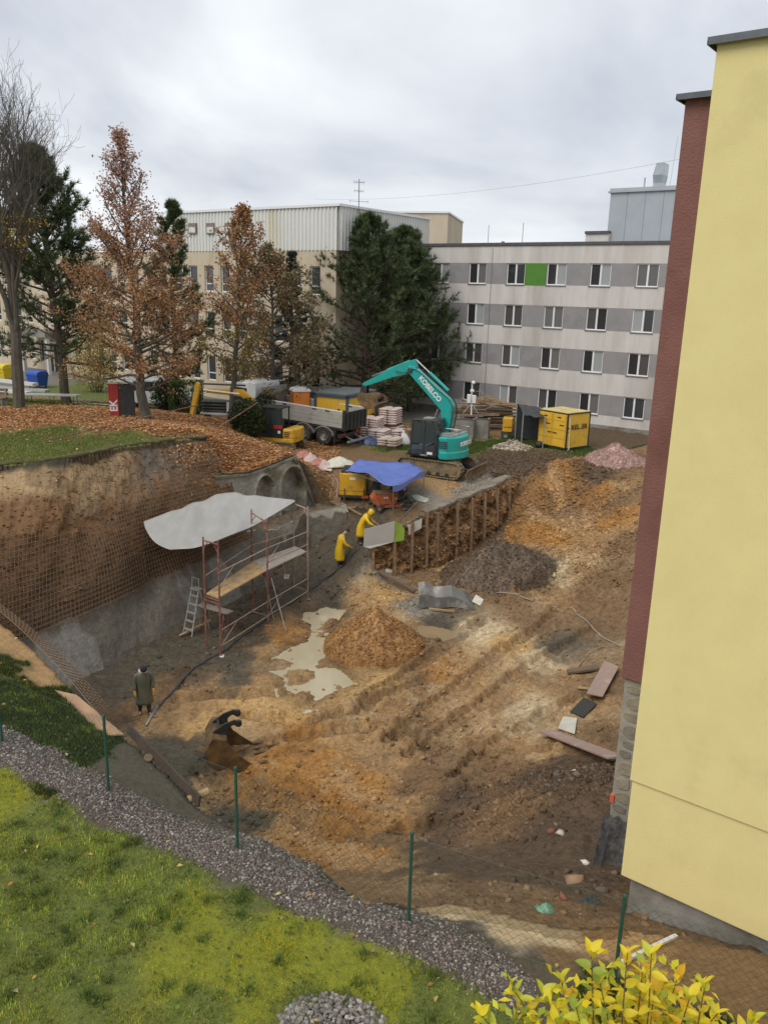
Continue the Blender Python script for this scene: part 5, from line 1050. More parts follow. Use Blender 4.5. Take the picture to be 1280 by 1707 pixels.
MB().bb(.34, cx1 - .18, cy1 - .045, cy1 - .03, 1.62, 2.74).build('pane', 'cab_glass', cabo); MB().bb(.34, cx1 - .12, cy1 - .045, cy1 - .03, 1.30, 1.58).build('pane', 'cab_glass', cabo)
MB().prism([(-.28, 1.75), (.25, 1.45), (.25, 2.74), (-.28, 2.74)], cy1 - .045, cy1 - .03).build('pane', 'cab_glass', cabo)
MB().bb(cx1 - .14, cx1 - .12, cy0 + .06, cy1 - .06, 1.3, 2.72).build('pane', 'cab_glass', cabo); MB().bb(cx0 + .055, cx0 + .07, cy0 + .06, cy1 - .06, 2.0, 2.72).build('pane', 'cab_glass', cabo)
MB().bb(-.05, .4, .5, .95, 1.1, 1.55).bb(-.1, .03, .5, .95, 1.5, 2.25).build('seat', 'black_ink', cabo, bevel=.05)
MB().bb(.30, .34, cy1 - .01, cy1 + .012, 1.4, 1.7).build('handle', 'black_ink', cabo)
def ebuild(name, poly, y0, y1, m, b=.03): return MB().prism(poly, y0, y1, 'y').build(name, m, ex, bevel=b)
YB = -.08
boom = ebuild('boom', [(.02,1.35),(-.08,3.22),(1.70,4.86),(2.04,5.10),(1.90,5.36),(1.60,5.36),(-.50,3.84),(-.70,3.52),(-.50,1.35)], YB - .2, YB + .2, 'teal_paint')
ebuild('boom_pin', [(1.75+.12*math.cos(i*.628), 5.14+.12*math.sin(i*.628)) for i in range(10)], YB - .3, YB + .3, 'dark_paint', 0)
stick = ebuild('stick', [(1.42,5.28),(1.52,5.72),(2.3,5.48),(4.62,4.26),(4.66,4.02),(2.75,4.72),(2.15,4.86)], YB - .14, YB + .14, 'teal_paint')
def cyl(a, b, r, name, parent=ex):
    a, b = np.array(a), np.array(b); m_ = a + (b - a) * .58; o = MB().tube([a, m_], r, 10).build(name, 'teal_paint', parent); MB().tube([m_, b], r * .55, 8).build('piston_rod', 'steel_bare', o); return o
for s in (-.3, .3): cyl((.75, YB + s, 1.3), (.05, YB + s, 3.3), .085, 'boom_cylinder')
cyl((-.35, YB, 4.25), (1.5, YB, 5.66), .08, 'stick_cylinder'); cyl((1.9, YB, 5.58), (4.1, YB, 4.66), .07, 'bucket_cylinder')
mb = MB()
for s in (-.24, .24, -.28): mb.tube(spline([(-.5, YB + s, 1.7), (-.72, YB + s, 3.5), (.3, YB + s, 4.4), (1.4, YB + s, 5.2), (2.0, YB + s, 5.0), (2.6, YB + s, 5.05)], 5), .022, 5)
mb.build('hydraulic_hoses', 'black_ink', ex)
mb = MB(); mb.prism([(4.35,4.12),(4.62,4.2),(4.78,3.72),(4.60,3.55),(4.35,3.7)], YB - .16, YB - .1); mb.prism([(4.35,4.12),(4.62,4.2),(4.78,3.72),(4.60,3.55),(4.35,3.7)], YB + .1, YB + .16); mb.beam((4.2,YB,4.4),(4.75,YB,3.9), .12, .1); mb.build('bucket_link', 'dark_paint', ex, bevel=.01)
bp_ = [(4.66,3.80),(4.70,3.45),(4.50,3.12),(4.12,2.95),(3.72,3.02),(3.42,3.30)]; mo = (3.95, 3.78)
mb = MB()
for y in (YB - .48, YB + .45): mb.prism(bp_ + [(3.5,3.62), mo], y, y + .03, 'y')
for a, b in zip(bp_[:-1], bp_[1:]): mb.add([(a[0], YB-.48, a[1]), (b[0], YB-.48, b[1]), (b[0], YB+.48, b[1]), (a[0], YB+.48, a[1])], [(0,1,2,3)])
bk_o = mb.build('bucket', 'bucket_steel', ex, solid=.02)
for k in range(5): MB().prism([(3.46,3.26),(3.40,3.36),(3.22,3.44)], YB - .45 + k * .215, YB - .37 + k * .215).build('tooth', 'steel_bare', bk_o)
mb = MB(); mb.loft([[(4.45 + dx_, y, 3.5 + dz_) for dx_, dz_ in ((0,0),(-.25,.28),(-.6,.28),(-.85,.08),(-.5,-.25))] for y in (YB - .44, YB, YB + .42)]); mb.build('bucket_load', 'bucket_steel', bk_o, smooth=True)
dB = np.array([1.72 - .02, 0, 4.78 - 3.20]); dB /= np.linalg.norm(dB)
lettering('KOBELCO', .36, 'white_paint', ex, frame4((.58, YB + .212, 4.28), (-dB[0], 0, -dB[2]), (dB[2] * -1 if False else -dB[2], 0, dB[0])), .004, .012, sx=1.0)
lettering('KOBELCO', .30, 'white_paint', ex, frame4((-1.56, .15, 1.72), (0, -1, 0), (0, 0, 1)), .006, .01)
MB().bb(-.2, .1, cy1 + .001, cy1 + .006, 1.12, 1.25).build('maker_plate', 'white_paint', ex); lettering('KOBELCO', .09, 'white_paint', ex, frame4((.28, cy1 + .006, 1.06), (-1, 0, 0), (0, 0, 1)), .003)

# ---- tipper truck
hT = np.array([-.87, .49]); hT /= np.linalg.norm(hT); rT = P(572, 717, 1.08)[:2] + np.array([hT[1], -hT[0]]) * 1.2
gT = float(H(*(P(538, 750, 0)[:2]))) + .02
tk = thing('tipper_truck', (rT[0], rT[1], gT), math.atan2(hT[1], hT[0]), 'tipper truck with grey dropside body parked nose away behind the mini digger', 'truck')
BL, BZ0, BZ1 = 5.9, 1.12, 2.05
bed = MB().bb(.05, BL, -1.2, 1.2, .98, 1.12).build('tipping_body', 'dark_paint', tk, bevel=.01)
for s in (-1, 1):
    for k in range(4):
        z0 = BZ0 + k * .232; MB().bb(.12, BL - .08, s*1.2 - .035, s*1.2 + .035, z0 + .006, z0 + .226).build('side_board', 'pale_metal', bed, bevel=.018)
    MB().bb(.1, BL, s*1.2 - .05, s*1.2 + .05, BZ1, BZ1 + .05).build('top_rail', 'white_paint', bed)
    for x in (1.0, 1.9, 4.0): MB().bb(x, x + .3, s*1.2 - .045, s*1.2 + .048, BZ1 - .09, BZ1 - .02).build('latch', 'dark_paint', bed)
    MB().bb(-.02, .12, s*1.2 - .06, s*1.2 + .06, .98, BZ1 + .12).build('corner_post', 'dark_paint', bed, bevel=.01)
tg = MB().bb(-.03, .03, -1.14, 1.14, 1.0, BZ1).build('tailgate', 'dark_paint', bed, bevel=.01)
for y in np.linspace(-1.0, 1.0, 6): MB().bb(-.08, -.03, y - .035, y + .035, 1.02, BZ1 - .02).build('tailgate_rib', 'dark_paint', bed)
MB().bb(BL - .06, BL + .02, -1.22, 1.22, 1.0, 2.75).build('headboard', 'grey_metal', bed)
pm('load_soil', (.27,.215,.13), (.20,.155,.09), ns=3, rough=.95, bump=.8, bs=9)
mb = MB(); xs_ = np.linspace(.06, BL - .1, 40); ys_ = np.linspace(-1.15, 1.15, 16)
mb.grid([[(x, y, 1.30 + .12 * float(fbm(np.array(x * 1.6), np.array(y * 1.6), 3, 71)) + .10 * math.cos(y * 1.2)) for y in ys_] for x in xs_]).build('soil_load', 'load_soil', bed, smooth=True)
MB().bb(.4, 8.1, -.42, -.3, .62, .9).bb(.4, 8.1, .3, .42, .62, .9).bb(.3, .5, -1.05, 1.05, .5, .72).build('chassis', 'dark_paint', tk)
def wheel(parent, x, y, r=.52, wd=.34, z=None):
    z = r if z is None else z; s = 1 if y > 0 else -1
    o = MB().lathe([(r*.55, -wd/2), (r*.93, -wd/2), (r, -wd/2+.05), (r, wd/2-.05), (r*.93, wd/2), (r*.55, wd/2)], (x, y, z), 26, 'y').build('wheel', 'rubber', parent, smooth=False)
    MB().lathe([(r*.57, s*wd*.42), (r*.52, s*wd*.5), (r*.50, s*wd*.25), (r*.2, s*wd*.12), (r*.2, s*wd*.42), (.001, s*wd*.42)], (x, y, z), 20, 'y').build('rim', 'grey_metal', o)
    return o
for x in (1.35, 2.73, 6.9):
    for s in (-1, 1):
        wheel(tk, x, s * 1.0, .52, .5 if x < 5 else .32)
        f = MB()
        if x < 5:
            arcp = [(x + .66 * math.cos(a), .52 + .60 * math.sin(a)) for a in np.linspace(R(10), R(170), 7)]
            for a, b in zip(arcp[:-1], arcp[1:]): f.add([(a[0], s*1.24, a[1]), (b[0], s*1.24, b[1]), (b[0], s*.72, b[1]), (a[0], s*.72, a[1]), (a[0], s*1.24, a[1]-.06), (b[0], s*1.24, b[1]-.06)], [(0,1,2,3), (0,4,5,1)])
            f.build('mudguard', 'grey_metal', tk, solid=.02)
MB().bb(.6, .66, .5, 1.2, .25, .8).build('mud_flap', 'rubber', tk); MB().bb(.6, .66, -1.2, -.5, .25, .8).build('mud_flap', 'rubber', tk)
for s in (-1, 1): MB().bb(.28, .36, s*.75 - .2, s*.75 + .2, .62, .76).build('tail_light', 'red_paint', tk)
MB().beam((-.25, -1.1, .38), (-.25, 1.1, .38), .1, .1).beam((-.25,-.5,.38),(.4,-.5,.6), .08,.08).beam((-.25,.5,.38),(.4,.5,.6), .08,.08).build('underrun_bar', 'grey_metal', tk)
cabt = MB().prism([(5.45,.75),(7.5,.75),(7.55,1.6),(7.3,2.85),(5.55,2.95)], -1.2, 1.2, 'y').build('cab', 'white_paint', tk, bevel=.06)
MB().prism([(7.58,1.65),(7.35,2.65),(7.36,2.66),(7.595,1.66)], -1.05, 1.05, 'y').build('windscreen', 'cab_glass', cabt)
for s in (-1, 1): MB().bb(6.2, 7.1, s*1.205 - .008, s*1.205 + .008, 1.7, 2.55).build('side_window', 'cab_glass', cabt)
MB().bb(8.33, 8.41, -1.2, 1.2, .45, .8).build('bumper', 'dark_paint', tk)

cabt.location.x = .8; tk.rotation_euler = (0, R(-2.6), math.atan2(hT[1], hT[0]))
# ---- yellow mini digger reaching left
cM = P(470, 742, .45)[:2] + np.array([0, .3]); gM = .12; hM = np.array([-.95, .31]); hM /= np.linalg.norm(hM)
md = thing('mini_digger', (cM[0], cM[1], gM), math.atan2(hM[1], hM[0]), 'yellow mini digger with black cab, arm folded down at the left', 'digger')
for s in (-1, 1): track(md, 2.1, .27, s * .72, .34, 32)
MB().bb(-.6, .6, -.55, .55, .2, .5).build('undercarriage', 'muddy_track', md)
MB().prism([(-.95,.72),(-1.02,0),(-.95,-.72),(.85,-.78),(.95,.78)], .55, .80, 'z').build('turntable_skirt', 'yellow_paint', md, bevel=.05)
MB().prism([(-.98,.74),(-1.1,0),(-.98,-.74),(-.35,-.76),(-.35,.76)], .78, 1.32, 'z').build('engine_cover', 'yellow_paint', md, bevel=.08)
for z in (.9, 1.0, 1.1): MB().bb(-.75, -.45, .755, .768, z, z + .05).build('louvre', 'black_ink', md)
mb = MB(); mx0, mx1, my0, my1 = -.35, .92, -.2, .78
for x, y in ((mx0, my0), (mx0, my1-.06), (.28, my1-.06), (mx1-.08, my0), (mx1-.08, my1-.06)): mb.bb(x, x+.07, y, y+.06, .8, 2.38)
mb.bb(mx0, mx1, my0, my1, .8, .9); mb.bb(mx0, .28, my1-.05, my1-.01, .9, 1.28); mb.bb(mx0, mx0+.04, my0, my1, .9, 1.3)
mc = mb.build('cab', 'black_ink', md, bevel=.01)
MB().bb(mx0 - .04, mx1 + .02, my0 - .04, my1 + .03, 2.38, 2.46).build('roof', 'black_ink', mc, bevel=.03)
MB().bb(.36, mx1-.09, my1-.04, my1-.03, .95, 2.36).build('pane', 'cab_glass', mc); MB().bb(mx0+.08, .27, my1-.04, my1-.03, 1.3, 2.36).build('pane', 'cab_glass', mc); MB().bb(mx1-.05, mx1-.04, my0+.07, my1-.07, .95, 2.36).build('pane', 'cab_glass', mc)
MB().bb(-.1, .3, 0, .5, .9, 1.25).bb(-.15, -.02, 0, .5, 1.2, 1.75).build('seat', 'black_ink', mc, bevel=.04)
MB().bb(mx0-.02, mx0+.5, my1, my1+.012, 1.3, 1.5).build('maker_band', 'red_paint', mc); MB().bb(mx0+.1, mx0+.26, my1, my1+.012, 1.05, 1.2).build('sticker', 'white_paint', mc)
def lm(px_, py_):
    q = PL(px_, py_, cM, hM); return np.array([(q[:2] - cM) @ hM, q[2] - gM])
e1, e2, e3, e4 = lm(404, 655), lm(345, 651), lm(331, 641), lm(319, 699)
bs_ = np.array([1.0, 1.0])
def limb(name, pts, ths, y0, y1, m):
    pts = [np.asarray(p) for p in pts]; up, dn_ = [], []
    for i, p in enumerate(pts):
        d = pts[min(i+1, len(pts)-1)] - pts[max(i-1, 0)]; d = d / np.linalg.norm(d); n_ = np.array([-d[1], d[0]]); up.append(tuple(p + n_ * ths[i] / 2)); dn_.append(tuple(p - n_ * ths[i] / 2))
    return MB().prism(up + dn_[::-1], y0, y1, 'y').build(name, m, md, bevel=.02)
limb('boom', [bs_, e1 + np.array([-.5, -.35]), e1, e2], [.3, .36, .38, .24], -.12, .12, 'yellow_paint')
limb('arm', [e3 + np.array([-.05, .1]), e3, (e3 + e4) / 2, e4], [.22, .3, .28, .2], -.1, .1, 'yellow_paint')
MB().tube([(e1[0]-.2, .0, e1[1]+.42), (e3[0]-.1, 0, e3[1]+.06)], .05, 8).build('arm_cylinder', 'dark_paint', md); MB().tube([(e1[0]+.1, .16, e1[1]-.05), (e2[0]+.1, .16, e2[1]+.05)], .05, 8).build('hose_guard', 'white_paint', md)
MB().tube([(bs_[0]+.1, 0, .8), (e1[0]-.1, 0, e1[1]-.15)], .06, 8).build('boom_cylinder', 'dark_paint', md)
mb = MB(); mb.tube([(e4[0]-.35, .05, e4[1]+.75), (e4[0]-.28, .05, e4[1]+.1)], .03, 6); mb.build('bucket_link', 'grey_metal', md)

# ---- loose excavator bucket lying in the pit
qb = G(375, 1272); bu = thing('loose_bucket', (qb[0], qb[1] + .25, qb[2] - .04), R(28), 'rusty excavator bucket with teeth lying on the pit floor', 'bucket')
prof = [(-.62,.95),(-.72,.55),(-.62,.22),(-.35,.02),(.05,-.04),(.45,.06),(.80,.26)]   # back round to the cutting edge
rot = lambda x, z: (x, z)
mb = MB(); wB = .55
for a, b in zip(prof[:-1], prof[1:]): mb.add([(a[0], -wB, a[1]), (b[0], -wB, b[1]), (b[0], wB, b[1]), (a[0], wB, a[1])], [(0,1,2,3)])
for s in (-wB, wB): mb.add([(p[0], s, p[1]) for p in prof] + [(.42,s,.42),(.05,s,.62),(-.25,s,.95)], [tuple(range(len(prof) + 3))])
mb.add([(-.62,-wB,.95),(-.25,-wB,.95),(-.25,wB,.95),(-.62,wB,.95)], [(0,1,2,3)])
mb.build('shell', 'bucket_steel', bu, solid=.03)
for k in range(5): y = -wB + .07 + k * .24; MB().prism([(.74,.20),(.72,.31),(1.06,.44)], y, y + .09).build('tooth', 'bucket_steel', bu, bevel=.01)
for s in (-.30, .22):
    pl = [(-.68,.72),(-.62,1.02),(-.40,1.30),(-.15,1.47),(.02,1.45),(.06,1.33),(-.06,1.30),(-.16,1.30),(-.25,1.18),(-.18,.95)]
    MB().prism(pl, s, s + .05, 'y').build('hanger_ear', 'dark_paint', bu, bevel=.008); MB().disc((-.02, s + .025, 1.38), .10, .09, 'y', 12).build('ear_boss', 'dark_paint', bu)
MB().tube([(-.5,-.32,1.08),(-.5,.29,1.08)], .04, 8).build('hanger_pin', 'dark_paint', bu)
MB().bb(.1, .6, -wB - .03, -wB - .001, .02, .12).build('wear_plate', 'bucket_steel', bu); MB().bb(-.69, -.6, -.35, .35, .3, .6).build('patch_plate', 'bucket_steel', bu)
bu.scale = (.98,) * 3; bu.rotation_euler = (R(4), R(15), R(14))
# ------------------------------------------------------------------ containers, plant and stores
pm('container_yellow', (.76,.46,.045), (.72,.43,.04), ns=1.5, rough=.5, bump=.03, dirt=(.45,.30,.10), da=.15, ds=2)
pm('container_roof', (.68,.55,.20), (.60,.48,.18), ns=2, rough=.6, bump=.05, dirt=(.40,.34,.20), da=.35, ds=1.5)
pm('slate_blue', (.055,.07,.095), (.07,.085,.11), ns=2, rough=.5, bump=.03)
pm('grey_roof', (.16,.185,.175), (.13,.15,.145), ns=1.5, rough=.6, bump=.05)
cK = P(942, 753, 0); dK = np.array([.62, -.785]); sK = np.array([.785, .62])
gK = float(min(H(*cK[:2]), H(*(cK[:2] - dK * 2.2)), H(*(cK[:2] + sK * 2)))) + .1
ct = thing('storage_container', (cK[0], cK[1], gK), math.atan2(dK[1], dK[0]), 'square yellow storage container with black lettering beside the pink gravel heap', 'container')
# local: x -2.2..0 along the door face, y 0..2.05 back
CWd, CDp, CHt = 2.2, 2.05, 2.12
MB().bb(-CWd + .04, -.04, .04, CDp - .03, .06, CHt - .03).build('body', 'container_yellow', ct)
fr = MB()
for x in (-CWd, -.07):
    for y in (0, CDp - .07): fr.bb(x, x + .07, y, y + .07, 0, CHt)
fr.bb(-CWd, 0, 0, .06, 0, .1).bb(-CWd, 0, 0, .06, CHt - .07, CHt).bb(-.06, 0, 0, CDp, 0, .1).bb(-.06, 0, 0, CDp, CHt - .07, CHt).bb(-CWd, -CWd+.06, 0, CDp, CHt - .07, CHt).build('corner_frame', 'black_ink', ct, bevel=.01)
MB().bb(-CWd + .02, -.02, .02, CDp - .02, CHt, CHt + .03).bb(-CWd/2 - .02, -CWd/2 + .02, .05, CDp - .05, CHt + .03, CHt + .05).build('roof', 'container_roof', ct)
for k, (a, b) in enumerate(((-CWd + .08, -CWd/2 - .01), (-CWd/2 + .01, -.08))):
    d_ = MB().bb(a, b, -.03, .03, .12, CHt - .1).build('door', 'container_yellow', ct, bevel=.008)
    for z in (.58, 1.1, 1.62): MB().bb(a + .03, b - .03, -.036, -.028, z, z + .012).build('panel_seam', 'black_ink', d_)
    for xx in (a + .04, b - .06): MB().tube([(xx, -.06, .1), (xx, -.06, CHt - .06)], .017, 6).build('lock_rod', 'container_yellow', d_)
    MB().bb(b - .3 if k == 0 else a + .08, b - .02 if k == 0 else a + .36, -.09, -.06, .9, .94).build('handle', 'black_ink', d_)
    MB().bb((a + b)/2 + .02, (a + b)/2 + .34, -.034, -.029, 1.35, 1.42).build('door_marking', 'black_ink', d_); MB().bb((a+b)/2 - .15, (a+b)/2 + .1, -.034, -.029, 1.78, 1.86).build('door_marking', 'black_ink', d_)
lettering('KEL..ER', .40, 'black_ink', ct, frame4((-.0 + .012, CDp * .52, 1.28), (0, 1, 0), (0, 0, 1)), .004, .006, sx=1.12)
MB().bb(.001, .008, .05, .16, 1.2, 1.32).bb(.001, .008, .05, .14, 1.02, 1.08).build('logo_mark', 'black_ink', ct)
MB().tube(spline([(.05, .1, 1.9), (.08, .12, 1.0), (.06, .15, .5), (.15, .1, .1), (.3, -.2, .05)], 6), .018, 5).build('cable', 'white_paint', ct)
MB().lathe([(0, .0), (.2, 0), (.24, .12), (.2, .3), (.12, .34), (0, .34)], (-CWd + .5, -.4, -.05), 10).build('tied_sack', 'black_ink', ct, smooth=True)
for x in (-CWd + .2, -.4): MB().bb(x, x + .2, .1, CDp - .1, -.2, 0).build('foot_block', 'plinth_concrete', ct)
# site office container behind the truck
oc = P(580, 660, 2.7); oL = P(538, 656, 2.7); oR = P(644, 652, 2.7)
dO = (oc - oL)[:2]; LO = np.linalg.norm(dO); dO /= LO; gO = .1
of = thing('site_office', (oc[0], oc[1], gO), math.atan2(dO[1], dO[0]), 'long yellow site office container with slate blue frame behind the tipper body', 'container')
LO = max(LO, 2.4); DO = np.linalg.norm((oR - oc)[:2]); HO = 2.6
MB().bb(-LO + .08, -.08, .08, DO - .08, .1, HO - .15).build('wall_panels', 'container_yellow', of)
fr = MB()
for x in (-LO, -.16):
    for y in (0, DO - .16): fr.bb(x, x + .16, y, y + .16, 0, HO)
fr.bb(-LO, 0, 0, .12, HO - .2, HO).bb(-.12, 0, 0, DO, HO - .2, HO).bb(-LO, 0, 0, .12, 0, .15).bb(-.12, 0, 0, DO, 0, .15).bb(-LO, 0, DO - .1, DO, HO - .2, HO).build('frame', 'slate_blue', of, bevel=.01)
MB().bb(-LO + .05, -.05, .05, DO - .05, HO, HO + .06).build('roof', 'grey_roof', of)
MB().bb(-.75, -.6, .05, .082, 1.5, 1.75).build('wall_lamp', 'black_ink', of); MB().bb(-.085, -.07, DO*.35, DO*.62, .3, 2.2).build('door', 'container_yellow', of); MB().bb(-.072, -.06, DO*.36, DO*.40, 1.0, 1.5).build('sign', 'white_paint', of)
lettering('KP', .7, 'black_ink', of, frame4((-.07, DO * .82, .9), (0, 1, 0), (0, 0, 1)), .004, .02)
# its neighbour further back
qn = YD(505, 663, 52); nb_ = thing('site_cabin', (qn[0] + .5, qn[1], GZ(qn[0] + .5, qn[1]) - .03), .2, 'dark slate cabin mostly hidden behind the tipper body', 'cabin')
MB().bb(-1.6, 1.8, 0, 2.4, 0, 2.15).build('wall', 'slate_blue', nb_, bevel=.02); MB().bb(-1.7, 1.9, -.1, 2.5, 2.15, 2.25).build('roof', 'grey_roof', nb_)
qt = YD(500, 660, 50.0); pm('orange_plastic', (.72,.22,.03), (.66,.20,.03), ns=3, rough=.5, bump=.02)
pt = thing('portable_toilet', (qt[0], qt[1], GZ(qt[0], qt[1]) - .02), .35, 'orange portable toilet with white roof beyond the tipper body', 'toilet')
zt3 = YD(500, 651, 50)[2] - GZ(qt[0], qt[1])
MB().bb(-.5, .5, -.5, .5, 0, zt3).build('cabin', 'orange_plastic', pt, bevel=.03); MB().prism([(-.56,zt3),(.56,zt3),(.5,zt3+.16),(0,zt3+.26),(-.5,zt3+.16)], -.56, .56).build('roof', 'white_paint', pt, bevel=.02); MB().bb(-.38, .38, -.53, -.5, .12, zt3 - .1).build('door', 'orange_plastic', pt, bevel=.02)
# pallets of bagged cement
pm('bag_paper', (.56,.40,.36), (.46,.29,.26), ns=2.5, rough=.7, bump=.35, bs=12, dirt=(.62,.56,.50), da=.45, ds=2.5)
pm('bag_pale', (.60,.52,.44), (.50,.40,.33), ns=2.5, rough=.7, bump=.35, bs=12, dirt=(.42,.30,.22), da=.3, ds=3)
pm('wood', (.42,.29,.155), (.33,.22,.11), ns=3, rough=.85, bump=.3, bs=20, stretch=(.25, 1, 1), dirt=(.22,.155,.09), da=.25, ds=2)
pm('old_wood', (.19,.13,.082), (.125,.085,.052), ns=3, rough=.9, bump=.4, bs=20, stretch=(.25, 1, 1), dirt=(.12,.09,.06), da=.3, ds=2)
def bag_mesh(lx, ly, lz, seed):
    rng = np.random.default_rng(seed); mb = MB(); rings = []
    for i, u in enumerate(np.linspace(-1, 1, 8)):
        k = (1 - abs(u) ** 4) ** .5 if abs(u) < 1 else .18; k = max(k, .18); ring = []
        for j in range(10):
            a = 2 * math.pi * j / 10; ca, sa = math.cos(a), math.sin(a); e = .55
            ring.append((u * lx / 2, math.copysign(abs(ca) ** e, ca) * ly / 2 * (.55 + .45 * k) + rng.normal(0, .006), math.copysign(abs(sa) ** e, sa) * lz / 2 * k + rng.normal(0, .008)))
        rings.append(ring)
    mb.loft(rings); return mb
BAGS = {}
def bag_obj(parent, loc, rz, m, tilt=0):
    k = (m, random.randrange(3))
    if k not in BAGS: o = bag_mesh(.62, .41, .155, k[1] + len(m)).build('bag', m, parent, smooth=True); BAGS[k] = o.data
    else: o = link('bag', BAGS[k], parent)
    o.location = loc; o.rotation_euler = (random.uniform(-.05, .05), tilt + random.uniform(-.05, .05), rz + random.uniform(-.06, .06))
def stack(px_, py_, rz, layers, label, m='bag_paper', nx=2, ny=3, zb_=None, xy=None):
    q = G(px_, py_) if xy is None else np.array([*xy, 0]); z = float(H(q[0], q[1])) if zb_ is None else zb_
    t = thing('bag_pallet', (q[0], q[1], z), rz, label, 'pallet of bags', 'pallets of bagged cement')
    for y in np.linspace(-.52, .52, 5): MB().bb(-.6, .6, y - .06, y + .06, .10, .125).build('pallet_board', 'old_wood', t)
    for y in (-.5, 0, .5): MB().bb(-.6, .6, y - .05, y + .05, .0, .10).build('pallet_bearer', 'old_wood', t)
    for k in range(layers):
        for i in range(nx):
            for j in range(ny):
                if i in (0, nx - 1) or j in (0, ny - 1) or k == layers - 1: bag_obj(t, ((i - (nx - 1) / 2) * .61, (j - (ny - 1) / 2) * .40, .20 + k * .142), 0 if k % 2 else 0, m)
    return t
rzp = -.38
p_big = G(662, 728)
stack(0, 0, rzp, 7, 'neat tall pallet of pinkish bags, largest and topmost in the store', xy=(p_big[0] - .45, p_big[1] + .9), zb_=float(H(p_big[0], p_big[1] + .9)) + .55)
stack(0, 0, rzp, 3, 'low pallet of pink bags underneath the largest stack', xy=(p_big[0] - .35, p_big[1] + .92))
stack(620, 729, rzp, 8, 'tall pallet of pink bags next to the tipper tailgate')
stack(631, 734, rzp, 4, 'low grey pink pallet of bags left of the pale torn one')
stack(672, 731, rzp, 3, 'low wide pallet of pink bags behind the white sack')
stack(650, 745, rzp, 3, 'front pallet of pale torn bags nearest the road', 'bag_pale')
for k, (px_, py_) in enumerate(((676, 741),)):
    q = G(px_, py_); t = thing('leaning_sack', q, .4, 'white slack sack leaning upright beside the pale torn bags', 'sack')
    rings = [[(math.cos(a) * r_ * .9 + ox, math.sin(a) * r_ * .55, z) for a in np.linspace(0, 2 * math.pi, 11)[:-1]] for z, r_, ox in ((0, .30, .0), (.1, .34, .0), (.35, .30, -.05), (.6, .2, -.12), (.75, .08, -.16), (.85, .12, -.2))]
    MB().loft(rings).build('sack_body', 'white_paint', t, smooth=True)
pm('brick_red', (.33,.15,.10), (.24,.115,.08), ns=3, rough=.9, bump=.4, bs=20, dirt=(.34,.27,.22), da=.35, ds=3)
q = G(692, 738); t = thing('brick_stack', (q[0] + .1, q[1] + .5, q[2]), -.3, 'stack of old red bricks and stakes right of the bag pallets', 'brick stack'); rs = random.Random(3); bme = None
for k in range(8):
    for i in range(6):
        for j in range(2):
            o = MB().bb(-.13, .13, -.06, .06, -.035, .035).build('brick', 'brick_red', t) if bme is None else link('brick', bme, t); bme = o.data
            o.location = (-.75 + i * .29 + rs.uniform(-.04, .04), -.2 + j * .3 + rs.uniform(-.04, .04), .05 + k * .085); o.rotation_euler = (rs.uniform(-.12, .12), rs.uniform(-.12, .12), rs.uniform(-.3, .3))
for x in (-.55, .1, .6): MB().beam((x, -.42, -.05), (x + .06, -.36, 1.0), .05, .03).build('stake', 'wood', t)
pm('blue_film', (.03,.05,.13), (.05,.07,.16), ns=3, rough=.35, bump=.3, bs=6)
q = G(607, 738); t = thing('wrapped_goods', q, rzp, 'low heap wrapped in dark blue film beside the road', 'wrapped goods'); mb = MB()
mb.grid([[(x, y, max(0, .42 * (1 - (abs(x) / .95) ** 3) * (1 - (abs(y) / .6) ** 3) + .09 * float(fbm(np.array(x * 4.), np.array(y * 4.), 3, 9)))) for y in np.linspace(-.6, .6, 14)] for x in np.linspace(-.95, .95, 22)]); mb.build('film', 'blue_film', t)
MB().bb(-.8, .8, -.5, .5, 0, .1).build('pallet', 'old_wood', t)
# concrete bays with a white mast and tank
q0 = G(764, 733)
def lblock(px_, py_, w_, h_, label, rz=-.25, dp=.9):
    q = G(px_, py_); t = thing('concrete_bay', (q[0], q[1], q[2] - .1), rz, label, 'concrete block')
    MB().bb(-w_/2, w_/2, 0, .15, 0, h_).bb(-w_/2, -w_/2 + .15, .15, dp, 0, h_).bb(w_/2 - .15, w_/2, .15, dp, 0, h_).build('walls', 'plinth_concrete', t, bevel=.02); MB().bb(-w_/2 - .02, w_/2 + .02, -.02, .17, h_, h_ + .05).build('rim', 'dark_capping', t); return t
lblock(772, 733, 1.15, 1.35, 'left grey concrete bay behind the excavator counterweight'); lblock(800, 731, .95, 1.3, 'right grey concrete bay beside the grass tuft')
q = G(783, 722); t = thing('camera_mast', (q[0], q[1], q[2] + .2), 0, 'white tripod mast with boxes standing by the concrete bays', 'mast')
for a in range(3): MB().tube([(0, 0, 1.75), (.55 * math.cos(a*2.09+.5), .55 * math.sin(a*2.09+.5), 1.05)], .02, 5).build('tripod_leg', 'white_paint', t)
MB().tube([(0,0,1.0),(0,0,3.05)], .03, 6).build('pole', 'white_paint', t)
for x, h_ in ((-.17, .55), (.15, .5)): MB().bb(x - .13, x + .11, -.15, .1, 1.75, 1.75 + h_).build('battery_box', 'white_paint', t, bevel=.03)
MB().bb(-.12, .12, -.1, .1, 2.45, 2.62).build('router', 'white_paint', t, bevel=.03); MB().lathe([(0, 0), (.12, .02), (.13, .12), (.08, .2), (0, .22)], (.05, 0, 2.95), 12).build('dome_camera', 'white_paint', t, smooth=True)
